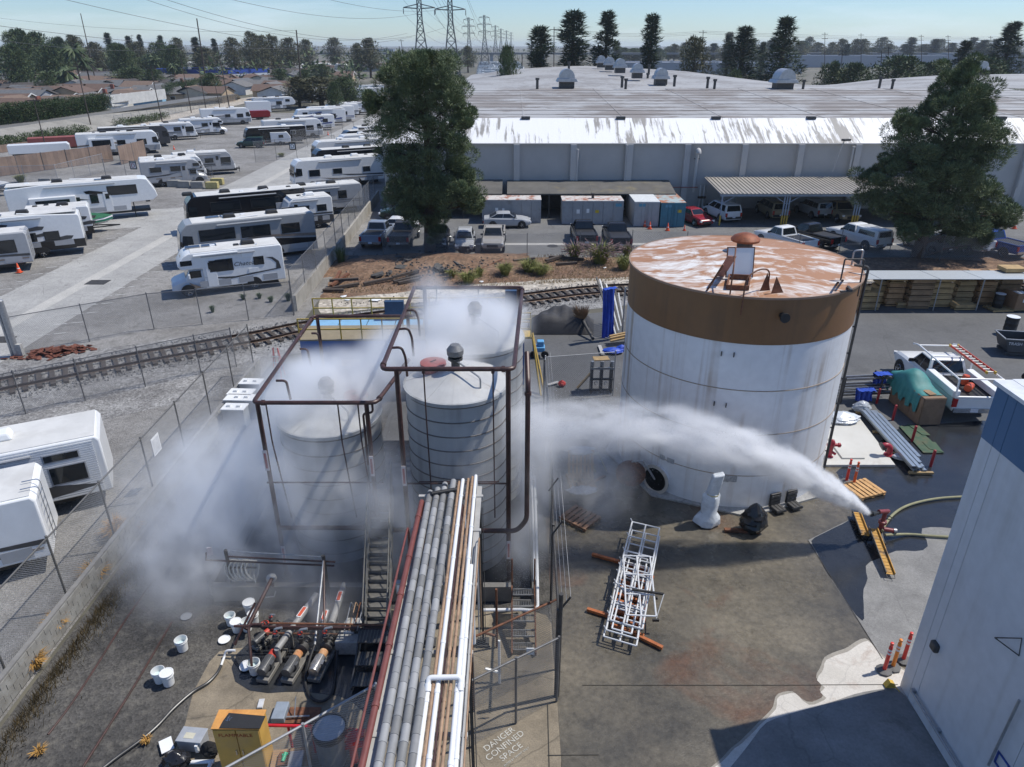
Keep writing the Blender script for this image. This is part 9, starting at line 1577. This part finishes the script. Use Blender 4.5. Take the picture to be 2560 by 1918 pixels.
# ------------------------------------------------------------------ drifting spray: fog grids filled from soft clouds and noise
def volmat(name,dens,col=(.93,.96,1.),an=.15):
 m=bpy.data.materials.new(name);m.use_nodes=True;t,N,L=nt(m);N.clear();o=N.new('ShaderNodeOutputMaterial');q=N.new('ShaderNodeVolumePrincipled');q.inputs['Color'].default_value=(*col,1);q.inputs['Density'].default_value=dens;q.inputs['Anisotropy'].default_value=an;L.new(q.outputs[0],o.inputs['Volume']);return m
def fogbox(name,label,mn,mx,vox,fn,m):
 G=bpy.data.node_groups.new(name,'GeometryNodeTree');G.interface.new_socket('Geometry',in_out='OUTPUT',socket_type='NodeSocketGeometry');N,L=G.nodes,G.links
 def put(n,k,x):
  if isinstance(x,bpy.types.NodeSocket):L.new(x,n.inputs[k])
  else:n.inputs[k].default_value=x
 def mt(op,*a):
  n=N.new('ShaderNodeMath');n.operation=op
  for i,x in enumerate(a):put(n,i,x)
  return n.outputs[0]
 def vm(op,*a):
  n=N.new('ShaderNodeVectorMath');n.operation=op
  for i,x in enumerate(a):put(n,i,x)
  return n.outputs['Value' if op=='LENGTH' else 'Vector']
 def ss(x,a,b,c=0.,d=1.):
  n=N.new('ShaderNodeMapRange');n.interpolation_type='SMOOTHSTEP';put(n,0,x);[put(n,i+1,q) for i,q in enumerate((a,b,c,d))];return n.outputs[0]
 pos=N.new('GeometryNodeInputPosition').outputs[0]
 def noise(sc,det=4,rough=.55,dist=.6,vec=None):
  n=N.new('ShaderNodeTexNoise');L.new(vm('MULTIPLY',vec or pos,sc),n.inputs['Vector']);n.inputs['Scale'].default_value=1;n.inputs['Detail'].default_value=det;n.inputs['Roughness'].default_value=rough;n.inputs['Distortion'].default_value=dist;return n.outputs[0]
 d=fn(mt,vm,ss,pos,noise);V=N.new('GeometryNodeVolumeCube');put(V,'Density',d);put(V,'Min',mn);put(V,'Max',mx)
 for k,i in (('X',0),('Y',1),('Z',2)):put(V,'Resolution '+k,max(4,int((mx[i]-mn[i])/vox)))
 S=N.new('GeometryNodeSetMaterial');S.inputs['Material'].default_value=m;O=N.new('NodeGroupOutput');L.new(V.outputs[0],S.inputs[0]);L.new(S.outputs[0],O.inputs[0])
 me=bpy.data.meshes.new(name);me.materials.append(m);o=obj(name,me);md=o.modifiers.new('fog','NODES');md.node_group=G;return tag(o,label,'mist',kind='stuff')
CLOUDS=[((-6.2,21.6,5.6),(2.9,2.8,1.5),1.7),((-7.6,20.6,4.2),(2.2,2.2,2.4),.5),((-9.2,20.4,2.9),(3.0,3.0,3.0),.32),((-10.2,18.2,1.2),(2.8,3.0,2.2),.36),((-6.3,18.9,2.8),(2.6,1.6,3.4),.55),((-6.4,18.0,.6),(3.6,2.0,1.5),.28),((-1.5,24.1,7.1),(2.6,2.6,1.4),1.7),((-3.0,24.8,8.0),(1.0,1.1,1.3),.55),((-4.0,22.8,6.2),(1.9,2.2,1.6),.9),((-2.3,21.4,6.9),(1.7,1.4,.9),1.1),((.65,20.2,3.8),(1.2,2.2,3.6),.5),((.2,18.8,1.4),(1.5,1.3,1.8),.4),((-1.4,18.7,3.8),(1.5,.9,2.4),.2),((-5.0,27.4,4.6),(2.4,2.4,1.6),.12),((1.9,20.8,4.3),(1.9,1.3,1.4),.35),((3.2,22.2,1.4),(2.6,2.4,1.6),.2),((-11.2,21.5,1.4),(2.8,4.4,2.6),.32),((-3.5,20.0,1.5),(1.6,2.5,2.5),.25),((-9.6,17.6,1.6),(.7,.6,.6),1.2),((-5.9,16.3,.5),(1.6,1.2,.7),.3),((-3.9,18.2,3.2),(1.5,1.4,3.0),.3),((-8.2,23.6,5.0),(2.2,2.4,1.6),.22),((-10.8,20.5,2.2),(3.6,5.0,3.4),.14)]
def mist_field(mt,vm,ss,pos,noise):
 s=None
 for c,r,k in CLOUDS:
  b=mt('MULTIPLY',ss(vm('LENGTH',vm('DIVIDE',vm('SUBTRACT',pos,c),r)),.15,1.,1.,0.),k);s=b if s is None else mt('ADD',s,b)
 n=ss(noise((.75,.75,.5),7,.64,1.3),.38,.66,.2,1.75);return mt('MULTIPLY',s,n)
fogbox('water_mist','drifting white water mist around the sprayed tanks',(-14,15,.02),(4.8,31,10),.16,mist_field,volmat('spray_mist',1.6,(.975,.985,1.)))
NZ=nz.copy();JX=NZ.x-.1
def jet_field(mt,vm,ss,pos,noise):
 n=G_sep(pos)
 x,y,z=n;s=mt('DIVIDE',mt('SUBTRACT',JX,x),JX);zc=mt('ADD',NZ.z,mt('SUBTRACT',mt('MULTIPLY',s,9.2),mt('MULTIPLY',mt('MULTIPLY',s,s),5.7)));yc=mt('ADD',NZ.y,mt('MULTIPLY',s,20.4-NZ.y));r=mt('ADD',.05,mt('MULTIPLY',1.15,mt('SUBTRACT',1.,mt('EXPONENT',mt('MULTIPLY',s,-4.6)))))
 dy,dz=mt('DIVIDE',mt('SUBTRACT',y,yc),r),mt('DIVIDE',mt('SUBTRACT',z,zc),r);w=mt('MULTIPLY',mt('SUBTRACT',noise((.8,1.6,1.6),4,.6,.3),.5),.9);d=mt('ADD',mt('SQRT',mt('ADD',mt('MULTIPLY',dy,dy),mt('MULTIPLY',dz,dz))),w)
 k=mt('ADD',mt('MULTIPLY',16.,mt('EXPONENT',mt('MULTIPLY',s,-10.))),.6);cv=pos.id_data.nodes.new('ShaderNodeCombineXYZ');[pos.id_data.links.new(a_,cv.inputs[i]) for i,a_ in enumerate((s,dy,dz))];st=ss(noise((9.,2.6,2.6),7,.68,.5,cv.outputs[0]),.40,.60,.04,2.0)
 return mt('MULTIPLY',mt('MULTIPLY',mt('MULTIPLY',ss(d,.3,.95,1.,0.),k),st),mt('MULTIPLY',ss(s,.25,1.0,1.,.3),ss(s,-.002,.004,0.,1.)))
def G_sep(pos):
 N=pos.id_data.nodes;q=N.new('ShaderNodeSeparateXYZ');pos.id_data.links.new(pos,q.inputs[0]);return q.outputs
fogbox('water_jet','arching jet of water sprayed from the monitor at the tanks',(-.6,18.6,.6),(JX+.15,22.5,6.6),.085,jet_field,volmat('jet_spray',3.6,(.985,.99,1.),.1))
# flying drops: too many to count
mb=MB();rr=random.Random(44)
def drop(x,y,z,s):
 a=rr.uniform(0,6.28);mb.add([(x-s*math.cos(a),y-s*math.sin(a),z-s),(x+s*math.cos(a),y+s*math.sin(a),z-s),(x,y,z+s)],[(0,1,2)])
for i in range(42000):
 s=rr.random()**.75;r=(.05+1.2*(1-math.exp(-4.6*s)))*rr.gauss(0,.6);a=rr.uniform(0,6.28);drop(JX-s*JX+rr.uniform(-.1,.1),NZ.y+(20.4-NZ.y)*s+r*math.cos(a),NZ.z+9.2*s-5.7*s*s+r*math.sin(a)-abs(rr.gauss(0,.25))*s,rr.uniform(.004,.011))
for i in range(2600):
 c,r,k=rr.choice(CLOUDS);drop(c[0]+rr.gauss(0,.5)*r[0],c[1]+rr.gauss(0,.5)*r[1],max(.05,c[2]+rr.gauss(0,.6)*r[2]),rr.uniform(.004,.009))
for i in range(1300):drop(.3+rr.gauss(0,.35),18.6+rr.gauss(0,.4),abs(rr.gauss(.8,.7)),rr.uniform(.005,.011))
tag(mb.bd('water_drops',pm('water_drop_white',(.75,.78,.82),.1,var=0)),'fine flying water drops around jet and tanks','water drops',kind='stuff')
# ------------------------------------------------------------------ hazy air over the whole place
hm=volmat('hazy_air',.00013,(.80,.90,1.),.3);o=MB().box((0,4400,20),(17900,8990,43)).bd('haze',hm);tag(o,'thin bluish haze over the whole district','haze',kind='stuff')
